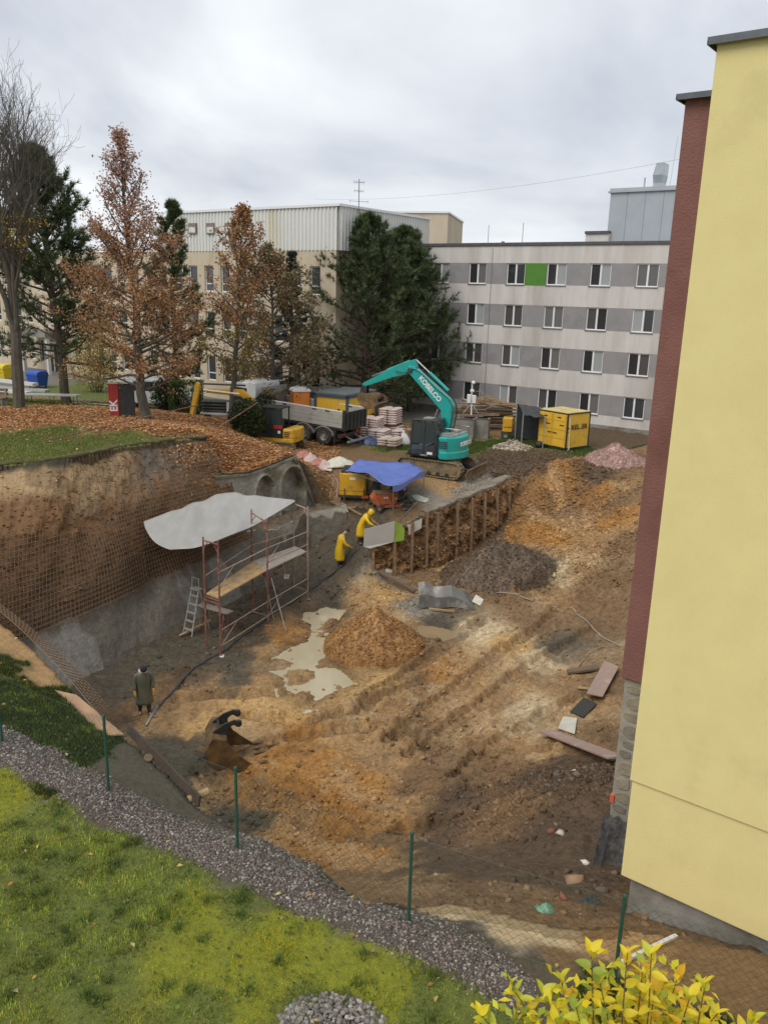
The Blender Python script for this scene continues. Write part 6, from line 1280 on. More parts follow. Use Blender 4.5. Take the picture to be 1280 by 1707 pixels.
# heap of timber and pipes in the yard
q = G(835, 728); yard = q + np.array([-.3, 2.6, 0]); rs = random.Random(21); yh = thing('timber_heap', (0, 0, 0), 0, 'jumbled heap of weathered timbers behind the excavator', 'timber heap')
for k in range(26):
    L = rs.uniform(2.2, 4.6); x = rs.uniform(-1.7, 1.2); y = rs.uniform(-.5, .9); z = .15 + .085 * k * .75 + rs.uniform(0, .1); a = rs.gauss(0, .13) + (-.08)
    mb = MB(); c = yard + np.array([x, y, z]); d = np.array([math.cos(a), math.sin(a), rs.uniform(-.06, .06)]); mb.beam(c - d * L / 2, c + d * L / 2, rs.choice([.12, .18, .22]), rs.choice([.05, .08, .12]))
    mb.build('timber', rs.choice(['old_wood', 'wood', 'rust_steel']), yh)
rng = np.random.default_rng(5); t = thing('brushwood_heap', yard + np.array([-.7, -.2, 1.95]), 0, 'tangle of brown brushwood on top of the timber heap', 'brushwood'); mb = MB()
for k in range(90):
    a = rng.normal(0, [.7, .35, .16]); d = rv(1, rng)[0] * np.array([1, .6, .25]); mb.tube([a - d * .4, a + rng.normal(0, .08, 3), a + d * .4], .018, 4, False)
mb.build('sticks', 'wood', t)
pm('concrete_pipe', (.42,.40,.35), (.34,.32,.28), ns=2, rough=.8, bump=.2)
q = YD(832, 679, yard[1] + .2); t = thing('concrete_pipe', q, 0, 'short pale concrete pipe lying on the timber heap', 'pipe')
mb = MB()
for r_ in (.28, .22): mb.lathe([(r_, 0), (r_, 1)], (0, 0, 0), 18)
mb.v = [((z - .5) * 1.7, x, y) for x, y, z in mb.v]; mb.add([((e - .5) * 1.7, r_ * math.cos(a), r_ * math.sin(a)) for e in (0, 1) for a in np.linspace(0, 6.2832, 19)[:-1] for r_ in (.22, .28)], [(36*e + 2*i, 36*e + 2*i + 1, 36*e + (2*i + 3) % 36, 36*e + (2*i + 2) % 36) for e in (0, 1) for i in range(18)])
mb.build('barrel', 'concrete_pipe', t)
# mortar machine with yellow box
q = G(857, 731); t = thing('mortar_silo_pump', (q[0], q[1] + .3, q[2] - .05), -.2, 'mud caked mixer with a square yellow cover left of the yellow container', 'mixer')
MB().bb(-.72, -.12, -.42, .4, .45, 1.32).build('cover', 'yellow_paint', t, bevel=.04); MB().bb(-.68, -.16, -.435, -.42, .75, .78).build('cover_seam', 'black_ink', t)
MB().lathe([(.35,.3),(.5,.45),(.55,1.2),(.5,1.3),(.48,1.25),(.46,.5),(.0,.45)], (.5, 0, 0), 18).build('drum', 'muddy_track', t); MB().bb(-.8, 1.05, -.5, .5, .28, .42).build('chassis', 'dark_paint', t)
for x in (-.5, .7):
    for s in (-.5, .5): wheel(t, x, s, .24, .14)
MB().bb(.96, 1.02, -.5, -.44, .4, 1.9).bb(.96, 1.02, .4, .46, .4, 1.9).build('frame_post', 'grey_metal', t); MB().lathe([(.16,0),(.16,.7),(.1,.78),(0,.8)], (1.3, .2, .3), 12).build('gas_bottle', 'red_paint', t)
# black sheet roof behind it
pm('black_sheet', (.025,.03,.033), (.04,.045,.05), ns=3, rough=.35, bump=.4, bs=4)
a, b, c, d = YD(862, 672, 50.5), YD(905, 680, 50.0), YD(908, 694, 47.8), YD(872, 690, 48.2)
t = thing('black_shelter', (a[0], a[1], 0), 0, 'low shelter roofed with black sheeting behind the yellow container', 'shelter'); mb = MB(); a, b, c, d = [p - np.array([a[0], a[1], 0]) for p in (a, b, c, d)] if False else [np.asarray(p) - np.array([float(t.location[0]), float(t.location[1]), 0]) for p in (a, b, c, d)]
mb.grid([[(a * (1-u) + b * u) * (1-v) + (d * (1-u) + c * u) * v + np.array([0, 0, .1 * float(fbm(np.array(u*6.), np.array(v*5.), 3, 4)) - .12 * math.sin(u * 3.14) * v]) for u in np.linspace(0, 1, 16)] for v in np.linspace(0, 1, 12)]).build('sheet', 'black_sheet', t, solid=.01)
for p in (a, b, c, d): MB().tube([p, (p[0], p[1], -.2)], .035, 6).build('post', 'grey_metal', t)
MB().add([a - (0,0,.05), b - (0,0,.05), (b[0], b[1], .1), (a[0], a[1], .1)], [(0,1,2,3)]).build('back_sheet', 'black_sheet', t)
# heaps of aggregate
def heap(name, px_, py_, rx, ry, hgt, label, cols, seed, cat, n=2600, stone=.05, rot_=0):
    q = G(px_, py_); rng = np.random.default_rng(seed); t = thing(name, (q[0], q[1] + ry * .8, float(H(q[0], q[1] + ry * .8)) - .08), rot_, label, cat)
    U, V = np.meshgrid(np.linspace(-1.05, 1.05, 60), np.linspace(-1.05, 1.05, 50)); rr_ = np.hypot(U, V) + .12 * fbm(U * 2.5, V * 2.5, 3, seed); Z = hgt * np.clip(1 - rr_, 0, 1) ** .85 * (1 + .15 * fbm(U * 6, V * 6, 3, seed + 1)) - .5 * sstep(.86, 1.05, rr_)
    Xs, Ys = U * rx, V * ry; cl_ = pick(rng, U.size, cols) * (1 + .3 * fbm(U * 5, V * 5, 3, seed + 2).ravel())[:, None]
    Z = Z + H(Xs + float(t.location[0]), Ys + float(t.location[1])) - float(t.location[2]) - .06
    mesh_np('heap_body', np.stack([Xs, Ys, Z], -1).reshape(-1, 3), fgrid(*U.shape), 'soil', t, col=cl_, smooth=True)
    ii = rng.integers(0, U.size, n); ok = rr_.ravel()[ii] < .98; ii = ii[ok]; pos = np.stack([Xs.ravel()[ii], Ys.ravel()[ii], Z.ravel()[ii]], 1) + rng.normal(0, .03, (len(ii), 3))
    rocks('stones', pos, stone * (.5 + rng.random(len(pos))), pick(rng, len(pos), cols), t, rng)['kind'] = 'stuff'; return t
_ico = None
def rocks(name, pos, size, cols, parent, rng, m='rock', squash=.7):
    global _ico
    if _ico is None:
        p = (1 + 5 ** .5) / 2; v = np.array([(-1,p,0),(1,p,0),(-1,-p,0),(1,-p,0),(0,-1,p),(0,1,p),(0,-1,-p),(0,1,-p),(p,0,-1),(p,0,1),(-p,0,-1),(-p,0,1)], float); v /= np.linalg.norm(v[0])
        f = np.array([(0,11,5),(0,5,1),(0,1,7),(0,7,10),(0,10,11),(1,5,9),(5,11,4),(11,10,2),(10,7,6),(7,1,8),(3,9,4),(3,4,2),(3,2,6),(3,6,8),(3,8,9),(4,9,5),(2,4,11),(6,2,10),(8,6,7),(9,8,1)]); _ico = (v, f)
    v, f = _ico; n = len(pos); th = rng.uniform(0, 6.28, n); c, s = np.cos(th), np.sin(th); sc = np.stack([rng.uniform(.6, 1.35, n), rng.uniform(.55, 1.0, n), rng.uniform(.45, .9, n) * squash / .7], 1)
    vv_ = v[None] * sc[:, None] * (1 + .36 * rng.normal(size=(n, 12, 1)).clip(-1.3, 1.3)); x = vv_[..., 0] * c[:, None] - vv_[..., 1] * s[:, None]; y = vv_[..., 0] * s[:, None] + vv_[..., 1] * c[:, None]
    V = np.stack([x, y, vv_[..., 2]], -1) * np.asarray(size).reshape(-1, 1, 1) * .5 + pos[:, None]; F = (f[None] + 12 * np.arange(n)[:, None, None]).reshape(-1, 3)
    return mesh_np(name, V.reshape(-1, 3), F, m, parent, col=np.repeat(cols, 12, 0))
attr_mat('rock', rough=.9, bump=.3, vary=.2, vs=20)
heap('gravel_heap', 1034, 779, 1.95, 1.5, 1.12, 'heap of pinkish gravel right of the yellow container', [(.38,.23,.185), (.30,.18,.15), (.45,.29,.24), (.34,.22,.19)], 71, 'gravel heap', 5000, .045)
heap('spoil_heap', 622, 1108, 1.95, 1.75, 1.7, 'cone of orange clay rubble beside the puddle', [(.33,.165,.05), (.27,.13,.042), (.40,.22,.085), (.30,.16,.06)], 73, 'spoil heap', 5200, .055)
heap('spoil_heap', 838, 985, 2.7, 2.1, 1.55, 'dark brown earth mound at the foot of the piled wall', [(.10,.068,.042), (.08,.053,.032), (.13,.09,.056), (.16,.115,.075)], 74, 'spoil heap', 4200, .06)
heap('rubble_heap', 856, 752, 1.25, .8, .5, 'low pale heap of rubble in front of the muddy mixer', [(.46,.37,.29), (.36,.28,.21), (.55,.47,.38), (.28,.22,.17)], 72, 'rubble heap', 900, .11)
# compressor
cq = G(589, 838); gC = float(H(cq[0], cq[1])); cm = thing('compressor', (cq[0], cq[1] + .35, gC), -.08, 'yellow box compressor trailer under the left end of the blue awning', 'compressor')
MB().bb(-.66, .66, -.5, 1.1, .38, 1.50).build('housing', 'yellow_paint', cm, bevel=.05); MB().bb(-.60, .64, -.44, 1.0, 1.5, 1.60).build('lid', 'black_ink', cm, bevel=.03)
MB().bb(-.15, .15, -.512, -.5, 1.18, 1.30).build('maker_plate', 'white_paint', cm); MB().bb(-.62, .62, -.508, -.5, .62, .635).bb(.60, .615, -.508, -.5, .4, 1.48).build('panel_seam', 'black_ink', cm)
MB().bb(.66, .668, -.4, 1.0, .5, 1.4).build('side_grille', 'dark_paint', cm); MB().bb(-.7, .7, -.52, 1.15, .28, .40).build('chassis', 'dark_paint', cm)
for x in (-.72, .72): wheel(cm, x * .85, .3 if x > 0 else .3, .28, .16)
for x in (-.4, .55): MB().tube([(x, -.55, -.15), (x, -.55, .75)], .025, 6).build('prop', 'old_wood', cm)
MB().bb(.45, .8, -.6, -.45, .3, .42).build('tail_light', 'orange_paint2', cm)
# ------------------------------------------------------------------ scaffold and white sheet
pm('scaffold_red', (.24,.075,.055), (.18,.06,.045), ns=6, rough=.7, bump=.15, dirt=(.36,.30,.24), da=.3, ds=5)
pm('scaffold_bare', (.42,.33,.25), (.34,.24,.17), ns=6, rough=.7, bump=.15, dirt=(.25,.12,.08), da=.3, ds=4)
pm('deck_ply', (.50,.33,.15), (.42,.27,.12), ns=3, rough=.8, bump=.2, dirt=(.26,.20,.13), da=.3, ds=3)
pm('deck_dirty', (.36,.31,.25), (.26,.22,.17), ns=4, rough=.85, bump=.3, dirt=(.52,.49,.44), da=.3, ds=4)
pm('alu', (.52,.52,.50), (.45,.45,.43), ns=4, rough=.4, metal=.5, bump=.02)
def leg_z(g, px_, py_): 
    d = ray(px_, py_); t_ = (g[:2] @ d[:2]) / (d[:2] @ d[:2]); return (CAM + d * t_)[2]
fr_px = [((369,1094),(354,896),(345,1083),(329,891)), ((447,1042),(438,866),(422,1018),(414,861)), ((513,999),(512,844),(490,983),(489,841))]
SF = []
for (nb0, nt, fb, ft) in fr_px:
    g = G(*nb0); g2 = G(*fb); SF.append((g, leg_z(g, *nt), g2, leg_z(g2, *ft)))
s0 = SF[0][0]; sc_o = thing('scaffold', s0, 0, 'rust red frame scaffold with plank decks along the sprayed wall', 'scaffold')
for i, (g, zt, g2, zt2) in enumerate(SF):
    zt = min(max(zt, g[2] + 3.6), g[2] + 4.3); SF[i] = (g, zt, g2, zt - .02)
    a, b = g - s0, g2 - s0; up_ = np.array([0, 0, zt - g[2]]); upb = np.array([0, 0, zt - g2[2]])
    m = 'scaffold_red' if i < 2 else 'scaffold_bare'
    for p, u in ((a, up_), (b, upb)): MB().tube([p, p + u * .5, p + u], .034, 7).build('standard', m, sc_o)
    for fz in (.985, .50, .47): MB().tube([a + up_ * fz - (0,0,.06), b + np.array([0,0,(a+up_*fz)[2] - b[2]]) - (0,0,.06)], .026, 6).build('transom', m, sc_o)
    for fz in (.985, .5):
        p, q = a + up_ * fz, b + np.array([0, 0, (a + up_ * fz)[2] - b[2]]); d = q - p
        for e0, e1 in ((p - (0,0,.42), p + d * .3), (q - (0,0,.42), q - d * .3)): MB().tube([e0, e1 - (0,0,.06)], .016, 5).build('gusset', m, sc_o)
    MB().bb(-.1, .1, -.1, .1, 0, .02).build('base_plate', 'white_paint' if i == 0 else 'rust_steel', sc_o).location = tuple(a + (0, 0, .0))
def lvl(i, f, far=False):
    g, zt, g2, _ = SF[i]; p = (g2 if far else g) - s0; return np.array([p[0], p[1], g[2] - s0[2] + (zt - g[2]) * f])
for i, mt in ((0, 'deck_ply'), (1, 'deck_dirty')):
    a, b, c, d = lvl(i, .505), lvl(i+1, .505), lvl(i+1, .505, True), lvl(i, .505, True); n_ = 3 if i == 0 else 2
    for k in range(n_):
        u0, u1 = .08 + .84 * k / n_ + .008, .08 + .84 * (k + 1) / n_ - .008
        q = [a + (d - a) * u0, b + (c - b) * u0, b + (c - b) * u1, a + (d - a) * u1]; e = np.array([0, 0, .045]); MB().add([*q, *[p + e for p in q]], [(0,3,2,1),(4,5,6,7),(0,1,5,4),(1,2,6,5),(2,3,7,6),(3,0,4,7)]).build('deck_board', mt, sc_o)
    for f in (.60, .735):
        MB().tube([lvl(i, f), lvl(i+1, f)], .02, 6).build('guard_rail', 'scaffold_bare', sc_o)
    MB().tube([lvl(i, .60), (lvl(i, .735) * .7 + lvl(i+1, .735) * .3)], .014, 5).build('brace', 'scaffold_bare', sc_o)
    for f in (.09, .23): MB().tube([lvl(i, f), lvl(i+1, f)], .02, 6).build('ledger', 'scaffold_bare', sc_o)
    MB().tube([lvl(i, .09), (lvl(i, .23) * .65 + lvl(i+1, .23) * .35)], .014, 5).build('brace', 'scaffold_bare', sc_o); MB().tube([lvl(i+1, .09), (lvl(i+1, .23) * .65 + lvl(i, .23) * .35)], .014, 5).build('brace', 'scaffold_bare', sc_o)
    MB().tube([lvl(i, .66, True), lvl(i+1, .66, True)], .018, 6).build('guard_rail', 'scaffold_bare', sc_o)
MB().tube([lvl(1, .43) + np.array([.1, .3, 0]), lvl(1, 0) + np.array([.75, -.5, 0])], .022, 6).build('raking_prop', 'grey_metal', sc_o); MB().tube([lvl(1, .43) + np.array([-.2, .5, 0]), lvl(1, 0) + np.array([.2, .3, 0])], .022, 6).build('raking_prop', 'grey_metal', sc_o)
# white sheet from the wall to the scaffold head
def wall_at(px_, py_):
    v = WV.reshape(-1, 3) - CAM; fwd = v @ _fw; pxs = CXP + FPX * (v @ RI) / fwd; pys = CYP + FPX * (v @ DN) / fwd; return WV.reshape(-1, 3)[np.argmin((pxs - px_) ** 2 + (pys - py_) ** 2)]
w1 = YD(240, 869, wall_at(240, 869)[1] - .6); w2 = YD(310, 842, wall_at(310, 842)[1] - .9); w3 = YD(378, 818, wall_at(370, 822)[1] - 1.2)
A_f = np.array([*SF[0][2][:2], SF[0][3]]); A_n = np.array([*SF[0][0][:2], SF[0][1]]); B_n = np.array([*SF[1][0][:2], SF[1][1]]); B_f = np.array([*SF[1][2][:2], SF[1][3]]); C_f = np.array([*SF[2][2][:2], SF[2][3]])
pl0 = lambda px_, py_, y: YD(px_, py_, y)
top_e = [w1, w2, w3, w3 * .45 + C_f * .55, C_f + np.array([.05, 0, .05])]
bot_e = [pl0(284, 916, A_f[1] - .1), pl0(330, 912, A_f[1]), pl0(388, 891, (A_f[1] + B_f[1]) / 2), pl0(428, 874, B_f[1]), C_f + np.array([.08, -.1, .02])]
tE = np.array([np.asarray(a_) + (np.asarray(b_) - np.asarray(a_)) * k / 20 for a_, b_ in zip(top_e[:-1], top_e[1:]) for k in range(20)] + [top_e[-1]]); bE = np.array(spline(bot_e, 20)); nC = len(tE); g = []
left_mid = pl0(252, 897, (w1[1] + A_f[1]) / 2)
for i, v in enumerate(np.linspace(0, 1, 30)):
    row = tE * (1 - v) + bE * v; u = np.linspace(0, 1, nC)
    row = row + (left_mid - (w1 + bot_e[0]) / 2)[None] * (4 * v * (1 - v) * np.clip(1 - u * 4, 0, 1) ** 1.0)[:, None]
    sag = -.11 * np.sin(math.pi * v) * np.sin(math.pi * np.clip(u * 1.1, 0, 1)); folds = .055 * v * (1 - v) * 4 * np.sin((u * 9 + v * 1.5) * 3.0 + 2 * fbm(u * 3, np.full(nC, v * 2.), 2, 5)) * (1 - u * .6)
    row[:, 2] += sag + folds + .012 * fbm(u * 8, np.full(nC, v * 5.), 3, 7) - .08 * (1 - v) * (.5 - .5 * np.cos(u * 44 + 1.5 * v)) * sstep(.1, .25, u) * sstep(.75, .6, u) ; g.append([tuple(p) for p in row])
pm('white_tarp', (.38,.37,.345), (.33,.32,.295), ns=2, rough=.55, bump=.5, bs=2.2, dirt=(.33,.32,.28), da=.35, ds=1.1, stretch=(1.6, .5, 1))
tag(MB().grid(g).build('tarpaulin', 'white_tarp', smooth=True, solid=.006), 'large off-white tarpaulin stretched from the soil wall over the scaffold', 'tarpaulin')
# step ladder and trestle
q = G(327, 1058); ld = thing('step_ladder', (q[0] - .1, q[1] + .2, q[2]), R(-35), 'grey aluminium step ladder beside the scaffold foot', 'ladder')
for s in (-.24, .24):
    MB().beam((s, -.35, 0), (s * .75, .12, 1.75), .05, .03).build('stile', 'alu', ld); MB().beam((s, .55, 0), (s * .75, .16, 1.68), .035, .025).build('rear_leg', 'alu', ld)
for k in range(5): f = (k + .7) / 5.6; MB().bb(-.22, .22, -.35 + .47 * f - .06, -.35 + .47 * f + .06, 1.75 * f - .012, 1.75 * f + .012).build('step', 'alu', ld)
MB().bb(-.2, .2, .02, .3, 1.70, 1.74).build('platform', 'alu', ld); MB().tube([(-.18, .12, 1.75), (-.18, .14, 2.15), (.18, .14, 2.15), (.18, .12, 1.75)], .018, 6).build('hoop', 'alu', ld)
q = G(352, 1060); tr_ = thing('trestle', (q[0] + .1, q[1] + .35, q[2]), R(-30), 'low trestle with a splashed board behind the scaffold foot', 'trestle')
for x in (-.5, .5):
    for s in (-1, 1): MB().beam((x, s * .25, 0), (x, s * .04, .95), .04, .04).build('leg', 'scaffold_red', tr_)
MB().bb(-.75, .75, -.18, .18, .95, .99).build('top_board', 'deck_dirty', tr_)
q = G(300, 1062); mb = MB(); e = G(352, 1048); mb.beam(q + (0, 0, .06), e + np.array([0, 0, .35]), .1, .05); tag(mb.build('plank', 'wood'), 'thin plank lying at the wall foot by the step ladder', 'plank')
q = G(478, 965); e = q + np.array([-.35, .3, 1.1]); t = thing('shovel', q, 0, 'shovel leaning below the far scaffold deck', 'shovel'); MB().tube([(0, 0, .1), (-.35, .3, 1.1)], .018, 6).build('shaft', 'wood', t); MB().add([(-.12,0,.02),(.1,-.05,.02),(.12,.05,.2),(-.1,.1,.2),(0,-.06,-.1)], [(0,1,2,3),(0,4,1)]).build('blade', 'alu', t, solid=.01)

# ------------------------------------------------------------------ blue awning and what stands under it
pm('blue_tarp', (.15,.21,.55), (.12,.175,.48), ns=2, rough=.4, bump=.2, bs=5)
pD, pC_, pB_, pA_ = P(656, 867, -.95), P(705, 832, -.75), P(682, 803, -.5), P(600, 806, -.6)
for p in (pD, pC_, pB_, pA_): p[2] = float(H(p[0], p[1]))
zA = 2.02
aw = thing('blue_awning', (pD[0], pD[1], pD[2]), 0, 'blue tarpaulin awning on thin poles beside the compressor', 'awning'); o3 = np.array([pD[0], pD[1], pD[2]])
hd = lambda p, px_, py_: PL(px_, py_, p, np.array([1.0, 0.0]))
tD, tC, tB, tA, tE_ = hd(pD, 655, 811), hd(pC_, 707, 785), hd(pB_, 683, 770), hd(pA_, 599, 766), hd(P(575, 835, -1.0), 575, 785)
tM = hd((pD + P(575, 835, -1)) / 2, 613, 790)
for p, q in ((pD, tD), (pC_, tC), (pB_, tB)): MB().tube([p - o3 - (0, 0, .1), q - o3], .02, 6).build('pole', 'steel_bare', aw)
MB().tube([P(672, 838, -.9) - o3, hd(P(672, 838, -.9), 674, 800) - o3], .025, 6).build('pole', 'rust_steel', aw)
for a, b in ((tD, tC), (tC, tB), (tE_, tD)): MB().tube([a - o3, b - o3], .016, 6).build('rail', 'steel_bare', aw)
MB().tube([pD - o3 + (0, 0, .06), pC_ - o3 + (0, 0, .06)], .02, 6).build('ground_rail', 'steel_bare', aw)
tp_ = np.array(spline([tA, tA * .5 + tB * .5 + (0, 0, -.05), tB], 12)); bt_ = np.array(spline([tE_, tM, tD, tC], 8)); n_ = 25; bt_ = bt_[np.linspace(0, len(bt_) - 1, n_).astype(int)]; tp_ = tp_[np.linspace(0, len(tp_) - 1, n_).astype(int)]; g = []
for v in np.linspace(0, 1, 18):
    u = np.linspace(0, 1, n_); row = tp_ * (1 - v) + bt_ * v; row[:, 2] += -.16 * np.sin(math.pi * v) * np.sin(math.pi * u) + .05 * fbm(u * 7, np.full(n_, v * 5.), 3, 15) + .03 * np.sin(u * 22 + v * 6) * v; g.append([tuple(p - o3) for p in row])
MB().grid(g).build('sheet', 'blue_tarp', aw, smooth=True, solid=.006)
mb = MB(); e = bt_[-9:]; mb.grid([[tuple(p - o3) for p in e], [tuple(p - o3 - np.array([0, 0, .22 + .05 * math.sin(i)])) for i, p in enumerate(e)]]).build('valance', 'blue_tarp', aw, solid=.004)
# orange screed pump
q = G(640, 852); pu = thing('mortar_pump', (q[0], q[1] + .15, q[2]), R(12), 'muddy orange wheeled mortar pump under the blue awning', 'mortar pump')
MB().prism([(-.55,.35),(.5,.35),(.62,.75),(.62,.86),(-.5,.86),(-.66,.62)], -.3, .3).build('hopper', 'orange_paint2', pu, bevel=.02); MB().bb(-.5, .6, -.32, .32, .86, .90).build('grille', 'rust_steel', pu)
for x0, x1 in ((-.5, -.25), (.1, .35)): MB().beam((x0, -.31, .7), (x1, -.33, .12), .06, .16).build('frame_strut', 'orange_paint2', pu)
for s in (-.32, .32): wheel(pu, -.3, s, .17, .1); wheel(pu, .35, s, .14, .1)
MB().beam((.0, -.2, .25), (.75, -.3, .28), .12, .12).build('pump_barrel', 'orange_paint2', pu); MB().tube([(.7, -.3, .3), (1.0, -.35, .5)], .04, 8).build('outlet', 'steel_bare', pu)
for x in (-.05, .06): MB().disc((x, -.33, .68), .04, .03, 'y', 10).build('gauge', 'white_paint', pu)
# dark sheet over gear
pm('dark_sheet', (.045,.05,.05), (.07,.075,.07), ns=3, rough=.5, bump=.3, bs=6)
def drape(name, c, sx, sy, hz_, label, m, seed, cat='cover', rz=0, k=1.6):
    t = thing(name, c, rz, label, cat); g = []
    for x in np.linspace(-1, 1, 22): g.append([(x * sx, y * sy, max(.0, hz_ * (1 - abs(x) ** k) ** .8 * (1 - abs(y) ** k) ** .8 * (1 + .45 * float(fbm(np.array(x * 2.2), np.array(y * 2.2), 3, seed))) + .04 * float(fbm(np.array(x * 7.), np.array(y * 7.), 2, seed)))) for y in np.linspace(-1, 1, 18)])
    MB().grid(g).build('sheet', m, t, smooth=True, solid=.008); return t
q = G(657, 838); drape('covered_gear', (q[0] + .2, q[1] + .5, q[2]), .75, .5, .85, 'dark sheet draped over gear behind the mortar pump', 'dark_sheet', 5)
q = G(624, 842); drape('covered_gear', (q[0] + .1, q[1] + .5, q[2]), .42, .35, 1.25, 'dark grey sheet draped over the compressor end', 'dark_sheet', 8)
pm('pale_plastic', (.62,.60,.50), (.52,.49,.40), ns=3, rough=.45, bump=.3, bs=6)
q = G(694, 833); drape('plastic_sheet', (q[0], q[1] + .15, q[2]), .65, .35, .18, 'crumpled white plastic sheet at the right side of the awning', 'pale_plastic', 11, 'sheet', R(-30))
q = G(566, 776); drape('plastic_sheet', (q[0], q[1] + .3, q[2] - .05), .8, .55, .42, 'crumpled cream plastic sheet beside the road left of the awning', 'pale_plastic', 13, 'sheet', .3)
pm('red_sack', (.36,.10,.085), (.48,.27,.22), ns=3, rough=.6, bump=.3, bs=10)
rs = random.Random(6)
for k, (px_, py_) in enumerate(((505,764),(517,770),(530,776),(540,782))):
    q = G(px_, py_); drape('red_sacks', (q[0], q[1] + .2, q[2] - .05), .5, .35, .42, ['leftmost crumpled red sack on the heap above the arches', 'second crumpled red sack, with pale folds, above the arches', 'third crumpled red sack, beside the cream sheet', 'rightmost crumpled red sack near the white hoses'][k], 'red_sack' if k % 2 == 0 else 'bag_paper', 20 + k, 'sack', rs.uniform(-.5, .5))
# hoses
pm('white_hose', (.45,.38,.31), (.36,.30,.24), ns=4, rough=.5, bump=0)
def hose(name, px_list, r, m, label, lift=.02, cat='hose', ups=None):
    pts = []
    for i, (a, b) in enumerate(px_list):
        q = G(a, b); pts.append(q + np.array([0, 0, lift + (ups[i] if ups else 0)]))
    sp = spline(pts, 8); sp = [np.array([p[0], p[1], max(p[2], float(H(p[0], p[1])) + r * .6)]) for p in sp]
    return tag(MB().tube(sp, r, 7).build(name, m, smooth=True), label, cat)
hose('white_hose', [(548,792),(556,803),(552,818),(549,830)], .022, 'white_hose', 'left of two white hoses hanging down the slope by the compressor'); hose('white_hose', [(552,790),(563,805),(562,820),(561,833)], .022, 'white_hose', 'right of two white hoses hanging down the slope by the compressor')
pm('black_hose', (.04,.045,.045), (.07,.07,.065), ns=5, rough=.6, bump=.05)
hz = hose('spray_hose', [(262,1182),(285,1158),(310,1128),(340,1105),(372,1087),(410,1058),(447,1030),(490,1003),(530,975),(560,952),(580,935),(600,915)], .045, 'black_hose', 'long black hose running along the pit floor to the yellow raincoats')
nz = thing('spray_nozzle', G(244, 1212) + (0, 0, .04), 0, 'grey spray nozzle at the end of the black hose', 'nozzle'); o = np.array(nz.location); a = G(262, 1182) + np.array([0, 0, .08]) - o
MB().tube([a, a * .45 + (0, 0, .02), (0, 0, .02)], [.055, .05, .028], 8).build('barrel', 'grey_metal', nz, smooth=True); MB().tube([a * .5 + (0,0,.03), a * .5 + (.16, -.05, .0)], .02, 6).build('valve', 'steel_bare', nz); MB().tube([a * .85, a * 1.02], .07, 8).build('coupling', 'steel_bare', nz)
hose('air_hose', [(598,915),(608,905),(598,898),(590,925),(575,938)], .02, 'black_hose', 'thin black hose looped beside the yellow raincoat at the board')
hose('pale_cable', [(815,988),(850,990),(890,1003),(930,1018),(970,1030),(1000,1060),(1035,1078)], .018, 'white_hose', 'pale cable running across the earth towards the brown wall'); hose('pale_cable', [(655,978),(670,990),(690,993),(706,991)], .014, 'white_hose', 'short pale cable leading to the bent grey sheet'); hose('steel_bar', [(945,1135),(990,1085),(1030,1078)], .02, 'rust_steel', 'thin rusty bar on the slope by the brown wall', cat='bar')

# ------------------------------------------------------------------ boards and sheets in the pit
def slab(name, pxs, m, label, th=.03, cat='board', lift=.05, zs_=None):
    """flat board through four photo corners, lying on the ground or at given heights"""
    pts = [G(a, b) + np.array([0, 0, lift]) for a, b in pxs] if zs_ is None else [P(a, b, z) for (a, b), z in zip(pxs, zs_)]
    c = sum(pts) / 4; t = MB(); e = np.array([0, 0, th]); q = [p - c for p in pts]
    o = t.add([*q, *[p + e for p in q]], [(0,1,2,3),(7,6,5,4),(4,5,1,0),(5,6,2,1),(6,7,3,2),(7,4,0,3)]).build(name, m, bevel=.006); o.location = tuple(c); return tag(o, label, cat)
pm('pinkish_board', (.36,.25,.20), (.30,.20,.155), ns=2, rough=.7, bump=.15, dirt=(.45,.36,.29), da=.3, ds=2)
pm('grey_board', (.50,.48,.44), (.45,.43,.39), ns=1.2, rough=.6, bump=.05)
pm('lime_board', (.27,.42,.05), (.24,.38,.045), ns=2, rough=.5, bump=.03)
pm('ply', (.42,.26,.15), (.34,.20,.11), ns=2, rough=.75, bump=.2, dirt=(.24,.17,.11), da=.3, ds=1.5)
pm('black_grid', (.05,.045,.04), (.03,.028,.025), ns=20, rough=.7, bump=.5, bs=60)
q = P(1000, 1150, -1.9); z1 = -2.3
gz_ = lambda a, b: float(G(a, b)[2])
slab('brown_board', [(976,1166),(1003,1172),(1030,1121),(1006,1111)], 'pinkish_board', 'short pinkish brown board tilted on the earth by the brown wall', .04, lift=.18)
slab('rubber_grid', [(949,1190),(972,1199),(994,1177),(972,1166)], 'black_grid', 'dark grid mat half under the tilted brown board', .03, 'mat')
slab('pale_tile', [(929,1218),(957,1228),(961,1201),(938,1198)], 'pale_plastic', 'pale splashed square sheet on the earth', .015, 'sheet', lift=.07)
la = G(908, 1228) + (0, 0, .18); be = G(1014, 1276) + np.array([.15, 0, .22])
mb = MB(); mb.beam(la, be, .42, .05); tag(mb.build('walkway_board', 'pinkish_board', bevel=.006), 'long brown board bridging from the earth to the stone plinth', 'board')
slab('dark_plank', [(944,1121),(946,1127),(998,1120),(994,1113)], 'old_wood', 'dark split plank lying left of the tilted board', .08, 'plank')
slab('timber_offcut', [(962,1147),(963,1151),(985,1153),(985,1150)], 'wood', 'thin pale batten poking out under the tilted board', .03, 'batten')
